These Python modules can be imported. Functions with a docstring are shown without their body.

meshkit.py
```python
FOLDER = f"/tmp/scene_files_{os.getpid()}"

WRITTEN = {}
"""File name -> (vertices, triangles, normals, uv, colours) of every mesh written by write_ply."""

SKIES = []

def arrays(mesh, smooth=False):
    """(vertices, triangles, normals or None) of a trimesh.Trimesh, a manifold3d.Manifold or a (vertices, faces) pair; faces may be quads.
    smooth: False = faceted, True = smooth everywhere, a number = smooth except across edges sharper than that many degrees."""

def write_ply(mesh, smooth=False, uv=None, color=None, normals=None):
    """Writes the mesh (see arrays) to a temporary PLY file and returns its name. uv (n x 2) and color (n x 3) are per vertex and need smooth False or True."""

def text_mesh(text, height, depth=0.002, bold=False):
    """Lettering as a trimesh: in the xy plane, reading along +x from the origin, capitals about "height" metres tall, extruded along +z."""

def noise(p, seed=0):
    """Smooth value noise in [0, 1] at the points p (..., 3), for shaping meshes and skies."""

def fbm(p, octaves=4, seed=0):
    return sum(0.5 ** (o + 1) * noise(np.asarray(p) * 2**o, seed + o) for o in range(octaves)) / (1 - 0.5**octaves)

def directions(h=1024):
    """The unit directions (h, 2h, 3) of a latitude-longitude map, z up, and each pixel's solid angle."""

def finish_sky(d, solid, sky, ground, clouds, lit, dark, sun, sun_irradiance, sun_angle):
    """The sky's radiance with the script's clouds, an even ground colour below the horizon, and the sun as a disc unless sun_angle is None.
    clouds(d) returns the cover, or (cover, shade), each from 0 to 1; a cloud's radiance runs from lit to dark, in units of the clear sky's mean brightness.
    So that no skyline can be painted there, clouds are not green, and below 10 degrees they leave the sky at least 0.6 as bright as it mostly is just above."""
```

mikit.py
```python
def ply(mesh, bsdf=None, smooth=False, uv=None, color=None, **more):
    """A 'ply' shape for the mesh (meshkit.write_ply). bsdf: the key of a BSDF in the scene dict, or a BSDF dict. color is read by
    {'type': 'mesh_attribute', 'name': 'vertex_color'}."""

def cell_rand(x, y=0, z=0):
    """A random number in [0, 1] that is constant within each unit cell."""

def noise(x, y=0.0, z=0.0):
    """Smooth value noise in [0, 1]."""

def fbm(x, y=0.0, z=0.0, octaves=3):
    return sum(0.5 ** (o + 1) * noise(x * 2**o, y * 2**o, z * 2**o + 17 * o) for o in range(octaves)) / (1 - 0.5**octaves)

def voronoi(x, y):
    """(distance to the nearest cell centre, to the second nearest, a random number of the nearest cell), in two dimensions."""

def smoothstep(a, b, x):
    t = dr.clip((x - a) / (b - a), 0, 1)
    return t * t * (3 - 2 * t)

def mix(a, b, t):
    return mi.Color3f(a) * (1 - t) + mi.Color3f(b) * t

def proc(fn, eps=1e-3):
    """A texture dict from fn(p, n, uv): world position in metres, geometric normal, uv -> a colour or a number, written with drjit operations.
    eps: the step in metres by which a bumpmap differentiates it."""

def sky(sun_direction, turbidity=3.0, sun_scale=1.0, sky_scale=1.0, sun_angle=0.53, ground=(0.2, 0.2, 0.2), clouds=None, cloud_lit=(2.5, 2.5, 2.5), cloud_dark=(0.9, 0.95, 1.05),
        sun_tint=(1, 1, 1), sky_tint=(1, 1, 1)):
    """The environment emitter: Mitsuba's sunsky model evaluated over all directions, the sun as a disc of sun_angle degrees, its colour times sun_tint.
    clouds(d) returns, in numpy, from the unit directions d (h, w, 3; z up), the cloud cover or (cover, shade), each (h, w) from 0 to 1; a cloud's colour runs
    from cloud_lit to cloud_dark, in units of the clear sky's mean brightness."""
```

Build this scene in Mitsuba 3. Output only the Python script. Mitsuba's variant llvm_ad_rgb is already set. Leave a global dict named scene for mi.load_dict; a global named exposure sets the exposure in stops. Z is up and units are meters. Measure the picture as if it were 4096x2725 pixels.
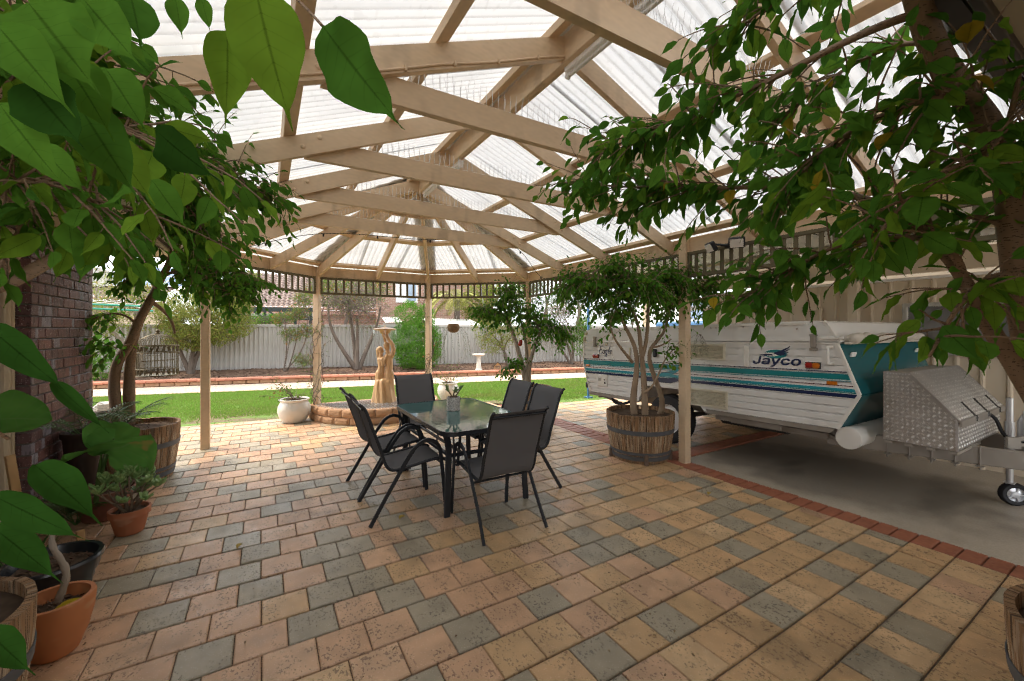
import math, random, numpy as np, trimesh, manifold3d, drjit as dr, mitsuba as mi, mikit, meshkit
from mikit import proc, noise, fbm, voronoi, cell_rand, smoothstep, mix

T = mi.ScalarTransform4f
scene, labels, _n = {'type': 'scene'}, {}, {}
# ---------------------------------------------------------------- camera, sky, exposure
EYE, YAW = (0.0, 0.0, 1.56), math.radians(30.685)
FOV = 2 * math.degrees(math.atan(2048 / 1662.25))
scene['camera'] = {'type': 'perspective', 'fov': FOV, 'fov_axis': 'x', 'near_clip': 0.02, 'far_clip': 400.0,
                   'principal_point_offset_y': 43.8 / 2725,
                   'to_world': T().look_at(origin=EYE, target=(math.sin(YAW), math.cos(YAW), 1.56), up=(0, 0, 1))}
exposure = 4.42
scene['sky'] = mikit.sky((-0.45, 0.35, 0.8), turbidity=3, sun_scale=0.16, sky_scale=1.0, sun_angle=16, ground=(.2, .19, .16),
                         clouds=lambda d: (np.ones(d.shape[:2]), 0.35 + 0.3 * meshkit.fbm(d * 3.0, 4)), cloud_lit=(1.75, 1.78, 1.82), cloud_dark=(1.2, 1.25, 1.32))

# ---------------------------------------------------------------- helpers
rng = np.random.default_rng(7)
def numbered(name):
    k = _n.get(name, 0); _n[name] = k + 1
    return name if k == 0 else f'{name}_{k:03d}'
def tag(key, label=None, cat=None, group=None, kind=None):
    d = labels.setdefault(key, {})
    for a, b in (('label', label), ('category', cat), ('group', group), ('kind', kind)):
        if b: d[a] = b
    return key
def thing(name, label, cat, group=None):
    return tag(numbered(name), label, cat, group)
def ply(mesh, bsdf, **k): return mikit.ply(mesh, 'm_' + bsdf, **k)
def obj(name, mesh, bsdf, parent=None, label=None, cat=None, group=None, kind=None, smooth=False, uv=None, **more):
    key = numbered(f'{parent}__{name}' if parent else name)
    if isinstance(mesh, dict): scene[key] = {**mesh, **more}
    else:
        if isinstance(mesh, MB): mesh = mesh.mesh()
        if isinstance(mesh, tuple) and len(mesh) == 3: mesh, uv = mesh[:2], mesh[2]
        scene[key] = ply(mesh, bsdf, smooth=smooth, uv=uv, **more)
    if label or cat or group or kind: tag(key, label, cat, group, kind)
    return key
def vec(*a): return np.array(a, float)
def unit(a): a = np.asarray(a, float); return a / (np.linalg.norm(a) + 1e-12)
def rotz(a): c, s = math.cos(a), math.sin(a); return np.array([[c, -s, 0], [s, c, 0], [0, 0, 1.]])
def rotx(a): c, s = math.cos(a), math.sin(a); return np.array([[1, 0, 0], [0, c, -s], [0, s, c]])
def roty(a): c, s = math.cos(a), math.sin(a); return np.array([[c, 0, s], [0, 1, 0], [-s, 0, c]])
def frame(axis, up=(0, 0, 1)):
    z = unit(axis); x = np.cross(up, z)
    if np.linalg.norm(x) < 1e-6: x = np.cross((0, 1, 0), z)
    x = unit(x); return np.stack([x, np.cross(z, x), z], 1)
def gz(y): return .011 * max(0., y - 2.55)          # the yard rises gently away from the house
class MB:
    """collects pieces and gives them as one (vertices, triangles) mesh"""
    def __init__(self): self.v, self.f, self.k = [], [], 0
    def add(self, v, f):
        v, f = np.asarray(v, float), np.asarray(f, int)
        if f.shape[1] == 4: f = np.vstack([f[:, [0, 1, 2]], f[:, [0, 2, 3]]])
        self.v.append(v); self.f.append(f + self.k); self.k += len(v); return self
    def mesh(self): return np.vstack(self.v), np.vstack(self.f)
    def prism(self, poly, a, b, R=None, o=(0, 0, 0), scale1=1.0):
        """extrudes a convex 2-D outline (x, y) from z=a to z=b"""
        p = np.asarray(poly, float); n = len(p)
        v = np.vstack([np.c_[p, np.full(n, a)], np.c_[p * scale1, np.full(n, b)]])
        i = np.arange(n); j = (i + 1) % n
        f = np.vstack([np.c_[i, j, j + n], np.c_[i, j + n, i + n], np.c_[np.zeros(n - 2, int), i[2:], i[1:-1]], np.c_[np.full(n - 2, n), i[1:-1] + n, i[2:] + n]])
        if R is not None: v = v @ np.asarray(R).T
        return self.add(v + np.asarray(o), f)
    def poly(self, outline, a, b, R=None, o=(0, 0, 0)):
        """extrudes any simple outline"""
        from shapely.geometry import Polygon
        if getattr(outline, 'geom_type', '') in ('MultiPolygon', 'GeometryCollection'):
            for g in outline.geoms: self.poly(g, a, b, R, o)
            return self
        if getattr(outline, 'geom_type', 'Polygon') != 'Polygon' or (hasattr(outline, 'is_empty') and outline.is_empty): return self
        m = trimesh.creation.extrude_polygon(Polygon(outline) if not hasattr(outline, 'geom_type') else outline, b - a, engine='earcut')
        v = np.array(m.vertices) + [0, 0, a]
        if R is not None: v = v @ np.asarray(R).T
        return self.add(v + np.asarray(o), m.faces)
    def box(self, c, s, R=None, ch=0.0):
        x, y, z = np.asarray(s, float) / 2
        ch = min(ch, .45 * 2 * min(x, y, z))
        if ch <= 0:
            return self.prism([(-x, -y), (x, -y), (x, y), (-x, y)], -z, z, R, c)
        v = []
        for sx in (-1, 1):
            for sy in (-1, 1):
                for sz in (-1, 1):
                    v += [(sx * x, sy * (y - ch), sz * (z - ch)), (sx * (x - ch), sy * y, sz * (z - ch)), (sx * (x - ch), sy * (y - ch), sz * z)]
        if not hasattr(MB, '_hf'):
            h = trimesh.convex.convex_hull(np.array(v)); 
        h = trimesh.convex.convex_hull(np.array(v))
        v = np.array(h.vertices)
        if R is not None: v = v @ np.asarray(R).T
        return self.add(v + np.asarray(c), h.faces)
    def bar(self, p, q, w, h, ch=.004, up=(0, 0, 1)):
        """a timber from p to q (axis at its middle), w wide, h deep along up"""
        p, q = np.asarray(p, float), np.asarray(q, float); R = frame(q - p, up)
        x, y = w / 2, h / 2; c = min(ch, .45 * min(x, y))
        o = [(-x + c, -y), (x - c, -y), (x, -y + c), (x, y - c), (x - c, y), (-x + c, y), (-x, y - c), (-x, -y + c)] if c > 0 else [(-x, -y), (x, -y), (x, y), (-x, y)]
        return self.prism(o, 0, np.linalg.norm(q - p), R, p)
    def tube(self, pts, r, sides=8, cap=True):
        p = np.asarray(pts, float); r = np.broadcast_to(np.asarray(r, float), (len(p),))
        t = np.gradient(p, axis=0); t /= np.linalg.norm(t, axis=1, keepdims=True) + 1e-12
        a = np.cross(t[0], (0, 0, 1.) if abs(t[0][2]) < .9 else (1., 0, 0)); a = unit(a); A = []
        for i in range(len(p)):
            a = unit(a - t[i] * (a @ t[i])); A.append(a)
        A = np.array(A); B = np.cross(t, A); g = np.arange(sides) * 2 * np.pi / sides
        v = (p[:, None] + r[:, None, None] * (np.cos(g)[None, :, None] * A[:, None] + np.sin(g)[None, :, None] * B[:, None])).reshape(-1, 3)
        i, j = np.meshgrid(np.arange(len(p) - 1), np.arange(sides), indexing='ij'); j2 = (j + 1) % sides
        f = np.stack([i * sides + j, i * sides + j2, (i + 1) * sides + j2, (i + 1) * sides + j], -1).reshape(-1, 4)
        f = np.vstack([f[:, [0, 1, 2]], f[:, [0, 2, 3]]])
        if cap:
            n = len(v); v = np.vstack([v, p[0] - t[0] * r[0] * .3, p[-1] + t[-1] * r[-1] * .3]); k = np.arange(sides); k2 = (k + 1) % sides; e = (len(p) - 1) * sides
            f = np.vstack([f, np.c_[np.full(sides, n), k2, k], np.c_[np.full(sides, n + 1), e + k, e + k2]])
        return self.add(v, f)
    def lathe(self, prof, segs=32, o=(0, 0, 0), R=None, wob=0, sy=1.0):
        """turns (radius, z) points about z, outward faces when the outline runs bottom outside to top"""
        p = np.asarray(prof, float); g = np.arange(segs) * 2 * np.pi / segs
        v = np.stack([p[:, :1] * np.cos(g), p[:, :1] * np.sin(g) * sy, np.repeat(p[:, 1:], segs, 1)], -1).reshape(-1, 3)
        i, j = np.meshgrid(np.arange(len(p) - 1), np.arange(segs), indexing='ij'); j2 = (j + 1) % segs
        f = np.stack([i * segs + j, i * segs + j2, (i + 1) * segs + j2, (i + 1) * segs + j], -1).reshape(-1, 4)
        if R is not None: v = v @ np.asarray(R).T
        return self.add(v + np.asarray(o), f)
    def grid(self, P):
        """a sheet through a (n, m, 3) array of points"""
        P = np.asarray(P, float); n, m = P.shape[:2]
        i, j = np.meshgrid(np.arange(n - 1), np.arange(m - 1), indexing='ij')
        return self.add(P.reshape(-1, 3), np.stack([i * m + j, (i + 1) * m + j, (i + 1) * m + j + 1, i * m + j + 1], -1).reshape(-1, 4))
def curve(pts, n=24, stiff=False):
    """a smooth line through the points"""
    from scipy.interpolate import CubicSpline, PchipInterpolator
    p = np.asarray(pts, float); d = np.r_[0, np.cumsum(np.linalg.norm(np.diff(p[:, :3], axis=0), axis=1))]
    return (CubicSpline if len(p) > 2 and not stiff else PchipInterpolator)(d, p)(np.linspace(0, d[-1], n))
def blob(bones, res=.02, smooth_n=8, lam=.5):
    """one continuous body: hulls of the spheres at the two ends of each bone, joined, refined and smoothed"""
    ms = []
    for (p, r), (q, s) in bones:
        a = manifold3d.Manifold.sphere(r, 20).translate(tuple(p)); b = manifold3d.Manifold.sphere(s, 20).translate(tuple(q))
        ms.append(manifold3d.Manifold.batch_hull([a, b]))
    m = manifold3d.Manifold.batch_boolean(ms, manifold3d.OpType.Add).refine_to_length(res).to_mesh()
    t = trimesh.Trimesh(m.vert_properties[:, :3], m.tri_verts)
    trimesh.smoothing.filter_taubin(t, lamb=lam, nu=lam + .03, iterations=smooth_n)
    return t
def hash01(a, k=0.0): return dr.abs(dr.sin(a * 12.9898 + k * 78.233) * 43758.5453) - dr.floor(dr.abs(dr.sin(a * 12.9898 + k * 78.233) * 43758.5453))

# ---------------------------------------------------------------- materials
def two(d): return {'type': 'twosided', 'bsdf': d}
def rgb(*c): return {'type': 'rgb', 'value': list(c if len(c) == 3 else c * 3)}
def mat(name, color, rough=.6, metal=0., bump=None, bscale=1., spec=.4, **more):
    c = rgb(*color) if isinstance(color, (tuple, list)) else proc(color)
    r = rough if not callable(rough) else proc(rough)
    d = {'type': 'principled', 'base_color': c, 'roughness': r, 'metallic': metal, 'specular': spec, **more}
    if bump: d = {'type': 'bumpmap', 'arbitrary': proc(bump, eps=.0008), 'scale': bscale, 'bsdf': d}
    scene['m_' + name] = two(d); return name
def tint(base, f): return mi.Color3f(*base) * f
def timber(p, n, uv):
    g = fbm(p.x * 30 + p.z * 9, p.y * 30, p.z * 60, 2); w = fbm(p.x * 2.3, p.y * 2.3, p.z * 5, 3)
    stain = smoothstep(.56, .74, fbm(p.x * 7 + 3, p.y * 7, p.z * 1.6, 3))
    return mix((.67, .515, .345), (.59, .445, .29), w) * (.93 + .14 * g) * (1 - .20 * stain)
mat('timber_paint', timber, .45, bump=lambda p, n, uv: fbm(p.x * 90, p.y * 25, p.z * 90, 2) * .0008)
mat('olive_paint', lambda p, n, uv: mix((.125, .11, .06), (.095, .082, .045), fbm(p.x * 6, p.y * 6, p.z * 6, 3)), .5)
mat('cream_paint', lambda p, n, uv: mix((.52, .42, .29), (.46, .37, .25), fbm(p.x * 4, p.y * 4, p.z * 9, 3)), .4)
mat('eave_paint', (.50, .44, .33), .6)
mat('dark_trim', (.035, .026, .02), .4)
mat('gutter_steel', lambda p, n, uv: mix((.45, .44, .40), (.38, .36, .32), fbm(p.x * 3, p.y * 3, p.z * 3, 2)), .35)
mat('zinc', (.62, .63, .65), .35, metal=.85)
mat('white_steel', (.78, .78, .76), .35)
mat('black_metal', lambda p, n, uv: mi.Color3f(.017, .020, .025) * (.8 + .5 * fbm(p.x * 12, p.y * 12, p.z * 12, 2)), .38)
mat('black_rubber', lambda p, n, uv: mi.Color3f(.018, .018, .02) * (.6 + .9 * fbm(p.x * 9, p.y * 9, p.z * 9, 3)), .7)
mat('cable_black', (.012, .012, .013), .5)
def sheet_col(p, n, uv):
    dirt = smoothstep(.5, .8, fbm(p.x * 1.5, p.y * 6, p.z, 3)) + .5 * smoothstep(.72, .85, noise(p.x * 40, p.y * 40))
    ph = uv.x - dr.floor(uv.x) - .5; val = smoothstep(.30, .46, dr.abs(ph)) * (.35 + .65 * fbm(uv.x * .9, uv.y * 1.5, 0, 3)); val = dr.maximum(val, .7 * smoothstep(.06, .0, dr.abs(ph + .22)))  # corrugation shading painted in: darker valleys and a dark line on one flank
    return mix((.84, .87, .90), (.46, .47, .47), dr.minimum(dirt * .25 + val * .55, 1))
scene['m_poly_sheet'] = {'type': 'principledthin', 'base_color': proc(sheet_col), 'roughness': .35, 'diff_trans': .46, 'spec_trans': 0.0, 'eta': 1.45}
def paver_col(p, n, uv):
    i = dr.floor(uv.x); h, h2 = hash01(i, 1.0), hash01(i, 2.0)
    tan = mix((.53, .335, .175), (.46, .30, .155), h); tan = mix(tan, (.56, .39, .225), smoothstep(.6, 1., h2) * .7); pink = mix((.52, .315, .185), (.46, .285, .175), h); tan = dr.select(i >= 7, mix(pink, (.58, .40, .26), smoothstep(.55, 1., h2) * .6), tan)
    grey = mix((.265, .222, .152), (.325, .28, .205), h)
    col = dr.select(i >= 100, grey, tan)
    cloud = fbm(p.x * 9 + i * 3.1, p.y * 9, 0, 3); pit = smoothstep(.60, .74, fbm(p.x * 120, p.y * 85 + i, 1, 2)) * smoothstep(.35, .65, fbm(p.x * 11, p.y * 11 + i, 4, 2)); sp = smoothstep(.80, .88, noise(p.x * 240, p.y * 240))
    big = fbm(p.x * .9, p.y * .9, 3, 3); stain = smoothstep(.66, .78, fbm(p.x * 2.3 + 9, p.y * 2.3, 0, 3))
    u, v = uv.x - i, uv.y; e = dr.minimum(dr.minimum(u, 1 - u), dr.minimum(v, 1 - v)); edge = 1 - smoothstep(0., .07, e + .03 * noise(p.x * 60, p.y * 60))
    return col * (.80 + .42 * cloud) * (1 - .48 * pit) * (1 - .2 * edge) * (.88 + .24 * big) * (1 - .22 * stain) + .06 * sp
def paver_bump(p, n, uv): return .0016 * fbm(p.x * 60, p.y * 60, 2, 3) - .0022 * smoothstep(.66, .78, fbm(p.x * 150, p.y * 110 + dr.floor(uv.x), 1, 2))
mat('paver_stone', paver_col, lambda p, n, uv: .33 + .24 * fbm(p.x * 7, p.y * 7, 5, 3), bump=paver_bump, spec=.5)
mat('red_brick_paver', lambda p, n, uv: mix((.36, .135, .075), (.27, .10, .06), fbm(p.x * 11, p.y * 11, p.z * 11, 3)) * (.85 + .3 * noise(p.x * 70, p.y * 70, p.z * 70)), .55, bump=lambda p, n, uv: .001 * fbm(p.x * 80, p.y * 80, p.z * 80, 2))
mat('joint_sand', lambda p, n, uv: mix((.085, .062, .04), (.16, .12, .085), fbm(p.x * 25, p.y * 25, 0, 3)), .9, bump=lambda p, n, uv: .003 * fbm(p.x * 150, p.y * 150, 0, 2))
def concrete(p, n, uv):
    a = fbm(p.x * 1.1, p.y * 1.6, 0, 4); s = smoothstep(.56, .75, fbm(p.x * .8 + 4, p.y * 1.6, 2, 4)); f = noise(p.x * 130, p.y * 130)
    oil = smoothstep(.35, 0., dr.sqrt(dr.square((p.x - 5.3) * .9) + dr.square((p.y - 2.2) * .55)) - .45 * fbm(p.x * 3, p.y * 3, 0, 3) - .35)
    return mix((.44, .385, .31), (.33, .285, .23), a) * (1 - .4 * s) * (1 - .45 * oil) * (.92 + .16 * f)
mat('concrete', concrete, lambda p, n, uv: .35 + .35 * fbm(p.x * 2, p.y * 2, 3, 3), bump=lambda p, n, uv: .0015 * fbm(p.x * 50, p.y * 50, 0, 3))
def brick_col(p, n, uv):
    i = dr.floor(uv.x); h, h2 = hash01(i, 3.0), hash01(i, 5.0)
    c = mix((.155, .070, .062), (.095, .050, .054), h); drag = smoothstep(.55, .75, fbm(p.y * 60, p.x * 60, p.z * 14 + i, 2))
    band = smoothstep(.62, .66, noise((p.x + p.y) * 17 + i * 7.3, 0, i)) * smoothstep(.45, .8, h2)
    c = mix(c, (.24, .24, .29), band * .75)
    pale = smoothstep(.86, .90, noise(p.x * 160 + p.y * 160, p.z * 160, i))
    return c * (1 - .5 * drag) * (.85 + .4 * fbm(p.y * 8, p.z * 8, p.x * 8, 2)) + .18 * pale
mat('house_brick', brick_col, .5, bump=lambda p, n, uv: -.0018 * smoothstep(.5, .75, fbm(p.y * 60, p.x * 60, p.z * 14 + dr.floor(uv.x), 2)))
mat('mortar', lambda p, n, uv: mix((.13, .115, .105), (.085, .078, .07), fbm(p.x * 20, p.y * 20, p.z * 20, 3)), .9)
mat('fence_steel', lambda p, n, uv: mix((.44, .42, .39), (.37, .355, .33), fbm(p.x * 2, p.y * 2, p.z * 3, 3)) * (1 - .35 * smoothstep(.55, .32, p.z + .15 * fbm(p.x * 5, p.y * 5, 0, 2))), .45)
mat('shed_steel', lambda p, n, uv: mix((.64, .54, .41), (.57, .48, .36), fbm(p.x * 2, p.y * 2, p.z * .8, 3)), .42)
mat('ceiling_steel', (.76, .76, .72), .4)
mat('lichen_fascia', lambda p, n, uv: mix((.50, .45, .28), (.30, .27, .18), fbm(p.x * 6, p.y * 6, p.z * 20, 3)), .6)
mat('soil', lambda p, n, uv: mix((.045, .03, .02), (.11, .075, .05), fbm(p.x * 30, p.y * 30, p.z * 30, 3)), .95, bump=lambda p, n, uv: .012 * fbm(p.x * 60, p.y * 60, 0, 3))
mat('mulch', lambda p, n, uv: mix((.055, .034, .024), (.17, .105, .07), fbm(p.x * 35, p.y * 35, p.z * 60, 3)), .95)
mat('lawn_soil', lambda p, n, uv: mix((.10, .17, .035), (.13, .10, .06), smoothstep(.5, .7, fbm(p.x * 1.2, p.y * 2.5, 0, 3))), .95)
mat('bare_earth', lambda p, n, uv: mix((.13, .10, .07), (.20, .16, .11), fbm(p.x * 7, p.y * 7, 0, 3)), .95)
def grass_col(p, n, uv):
    i = hash01(dr.floor(uv.x), 1.0); w = fbm(p.x * 1.7, p.y * 1.7, 0, 3)
    c = mix((.15, .27, .045), (.24, .38, .075), i); c = mix(c, (.24, .29, .08), smoothstep(.55, .8, w) * .5)
    return mix(c, (.27, .24, .11), smoothstep(.9, .95, i))
scene['m_grass_blade'] = {'type': 'principledthin', 'base_color': proc(grass_col), 'roughness': .5, 'diff_trans': .7, 'eta': 1.35}
def leaf_col(p, n, uv):
    i = dr.floor(uv.x); a = dr.abs(uv.x - i - .5) * 2; t = uv.y; h, h2 = hash01(i, 1.0), hash01(i, 4.0)
    c = mix((.058, .165, .024), (.105, .25, .030), h); c = mix(c, (.17, .31, .03), smoothstep(.72, .98, h2))
    c = dr.select(i >= 50, mi.Color3f(.030, .090, .014), c); c = dr.select(i == 63, mi.Color3f(.42, .31, .03), c)  # dark green numbers: shade on the near leaves put into their colour
    rib = 1 - smoothstep(.0, .07, a); q = t * 9 - a * 1.6; vein = smoothstep(.42, .5, dr.abs(q - dr.floor(q) - .5)) * .30 * (1 - a)
    c = c * (.86 + .28 * fbm(p.x * 30, p.y * 30, p.z * 30, 2)); return mix(c, c * .45, dr.minimum(rib * .75 + vein, 1))
scene['m_leaf'] = {'type': 'principledthin', 'base_color': proc(leaf_col), 'roughness': .30, 'diff_trans': .85, 'eta': 1.5}
def foliage(name, a, b, c, rough=.45, trans=.7):
    """leaves of a garden plant: colours a to b, some c; the leaf's number is the whole part of u"""
    def fn(p, n, uv):
        i = dr.floor(uv.x); h = hash01(i, 2.0); k = mix(a, b, h); k = mix(k, mi.Color3f(*c), smoothstep(.8, .9, hash01(i, 6.0)))
        return k * (.85 + .3 * noise(p.x * 9, p.y * 9, p.z * 9))
    scene['m_' + name] = {'type': 'principledthin', 'base_color': proc(fn), 'roughness': rough, 'diff_trans': trans, 'eta': 1.4}
    return name
def bark(p, n, uv):
    lent = smoothstep(.70, .78, noise(p.x * 120, p.y * 120, p.z * 300)); w = fbm(p.x * 12, p.y * 12, p.z * 5, 3)
    return mix((.24, .155, .09), (.155, .10, .062), w) * (1 - .55 * lent)
mat('ficus_bark', bark, .65, bump=lambda p, n, uv: .002 * fbm(p.x * 60, p.y * 60, p.z * 25, 3))
mat('pale_bark', lambda p, n, uv: mix((.36, .31, .25), (.22, .175, .135), fbm(p.x * 14, p.y * 14, p.z * 6, 3)), .7, bump=lambda p, n, uv: .002 * fbm(p.x * 60, p.y * 60, p.z * 25, 3))
mat('grey_bark', lambda p, n, uv: mix((.17, .135, .11), (.085, .065, .052), fbm(p.x * 14, p.y * 14, p.z * 5, 3)), .85)
mat('green_stem', (.06, .12, .025), .45)
def barrel_col(p, n, uv):
    i = dr.floor(uv.x); h = hash01(i, 1.0); g = fbm(i * 5 + uv.x * 22, uv.y * 2.2, i, 3); w = fbm(uv.x * 7, uv.y * 3 + i, 0, 3)
    c = mix((.27, .155, .075), (.19, .105, .05), h); c = mix(c, (.38, .29, .20), smoothstep(.5, .72, w) * .55)
    drip = smoothstep(.45, .62, fbm(uv.x * 9, uv.y * .7, 7, 3)); c = mix(c, (.47, .37, .26), drip * smoothstep(.9, .35, dr.abs(uv.y - 1.15)) * .7)
    return c * (.62 + .7 * g) * (1 - .62 * smoothstep(.56, .70, fbm(uv.x * 16, uv.y * 1.4, 3, 2)))
mat('barrel_wood', barrel_col, .7)
mat('barrel_rim_wood', lambda p, n, uv: mix((.16, .11, .075), (.085, .06, .045), fbm(p.x * 30, p.y * 30, p.z * 30, 3)), .75)
mat('hoop_steel', lambda p, n, uv: mix((.13, .145, .16), (.085, .09, .10), fbm(p.x * 9, p.y * 9, p.z * 9, 3)), .5, metal=.35)
def clay_fn(a, b, s):
    def fn(p, n, uv): return mix(mix(a, b, fbm(p.x * 7, p.y * 7, p.z * 10, 3)), s, smoothstep(.58, .75, fbm(p.x * 9, p.y * 9, p.z * 13 + 5, 3)) * .6)
    return fn
mat('terracotta', clay_fn((.40, .145, .065), (.33, .115, .055), (.42, .24, .15)), .65, bump=lambda p, n, uv: .0006 * fbm(p.x * 50, p.y * 50, p.z * 120, 2))
mat('orange_clay', clay_fn((.50, .19, .075), (.44, .165, .065), (.50, .27, .14)), .55)
mat('old_clay', clay_fn((.20, .075, .045), (.15, .06, .04), (.24, .13, .09)), .7)
mat('white_glaze', lambda p, n, uv: mix((.66, .65, .60), (.56, .55, .50), fbm(p.x * 5, p.y * 5, p.z * 5, 3)), .12, spec=.6)
mat('black_glaze', lambda p, n, uv: mi.Color3f(.012, .014, .018) * (.7 + .8 * fbm(p.x * 8, p.y * 8, p.z * 8, 2)), .22, spec=.7)
mat('statue_stone', lambda p, n, uv: mix((.56, .36, .185), (.48, .29, .135), fbm(p.x * 5, p.y * 5, p.z * 3, 4)), .32, spec=.5)
mat('block_stone', lambda p, n, uv: mix((.45, .28, .165), (.34, .20, .115), fbm(p.x * 14, p.y * 14, p.z * 14, 3)) * (.8 + .3 * hash01(dr.floor(uv.x), 1.0)), .85, bump=lambda p, n, uv: .008 * fbm(p.x * 40, p.y * 40, p.z * 40, 3))
mat('cap_brick', lambda p, n, uv: mix((.50, .225, .145), (.40, .165, .105), fbm(p.x * 9, p.y * 9, p.z * 9, 2)) * (.8 + .3 * hash01(dr.floor(uv.x), 2.0)), .7)
mat('path_stone', lambda p, n, uv: mix((.50, .36, .27), (.44, .33, .26), hash01(dr.floor(uv.x), 1.0)) * (.88 + .24 * noise(p.x * 30, p.y * 30)), .75)
mat('bird_white', lambda p, n, uv: mix((.66, .64, .58), (.50, .48, .42), fbm(p.x * 12, p.y * 12, p.z * 12, 3)), .6)
mat('raw_pine', lambda p, n, uv: mix((.46, .28, .13), (.36, .21, .09), fbm(p.x * 40, p.y * 40, p.z * 6, 2)), .6)
mat('antique_iron', lambda p, n, uv: mix((.20, .165, .095), (.10, .085, .05), fbm(p.x * 25, p.y * 25, p.z * 25, 2)), .5, metal=.3)
mat('coir', lambda p, n, uv: mix((.24, .15, .085), (.13, .085, .05), fbm(p.x * 60, p.y * 60, p.z * 60, 3)), .95)
mat('yellow_leaf_dry', (.40, .28, .06), .6)

mat('dark_glass', (.012, .013, .014), .03, spec=.8)
mat('reflect_grey_glass', (.16, .155, .15), .08, spec=.7)  # grey base colour stands in for what the shed pane reflects
mat('brown_paint', (.13, .085, .06), .5)
mat('roof_tile', lambda p, n, uv: mix((.20, .145, .12), (.14, .10, .085), fbm(p.x * 3, p.y * 3, p.z * 3, 3)) * (.85 + .3 * hash01(dr.floor(uv.x), 1.0)), .75)
mat('van_white', lambda p, n, uv: mix((.70, .70, .68), (.60, .59, .55), smoothstep(.55, .9, fbm(p.y * 1.5, p.z * 6, 0, 3)) * .6) * (1 - .06 * smoothstep(.66, .8, fbm(p.y * 9, p.z * 2, 3, 3))), .28, bump=lambda p, n, uv: .0006 * fbm(p.y * 60, p.z * 60, p.x * 60, 2), spec=.5)
mat('van_trim', (.72, .71, .66), .3)
mat('van_ivory', (.62, .58, .45), .4)
mat('van_teal', lambda p, n, uv: mix((.010, .115, .125), (.008, .085, .10), fbm(p.x * 3, p.z * 3, 0, 2)), .28, spec=.6)
mat('decal_teal', (.012, .20, .215), .25)
mat('decal_cyan', (.02, .26, .33), .25)
mat('decal_navy', (.012, .022, .075), .25)
mat('decal_maroon', (.09, .02, .03), .3)
mat('lamp_red', (.30, .018, .010), .1, spec=.7)
mat('lamp_amber', (.55, .16, .012), .1, spec=.7)
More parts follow.
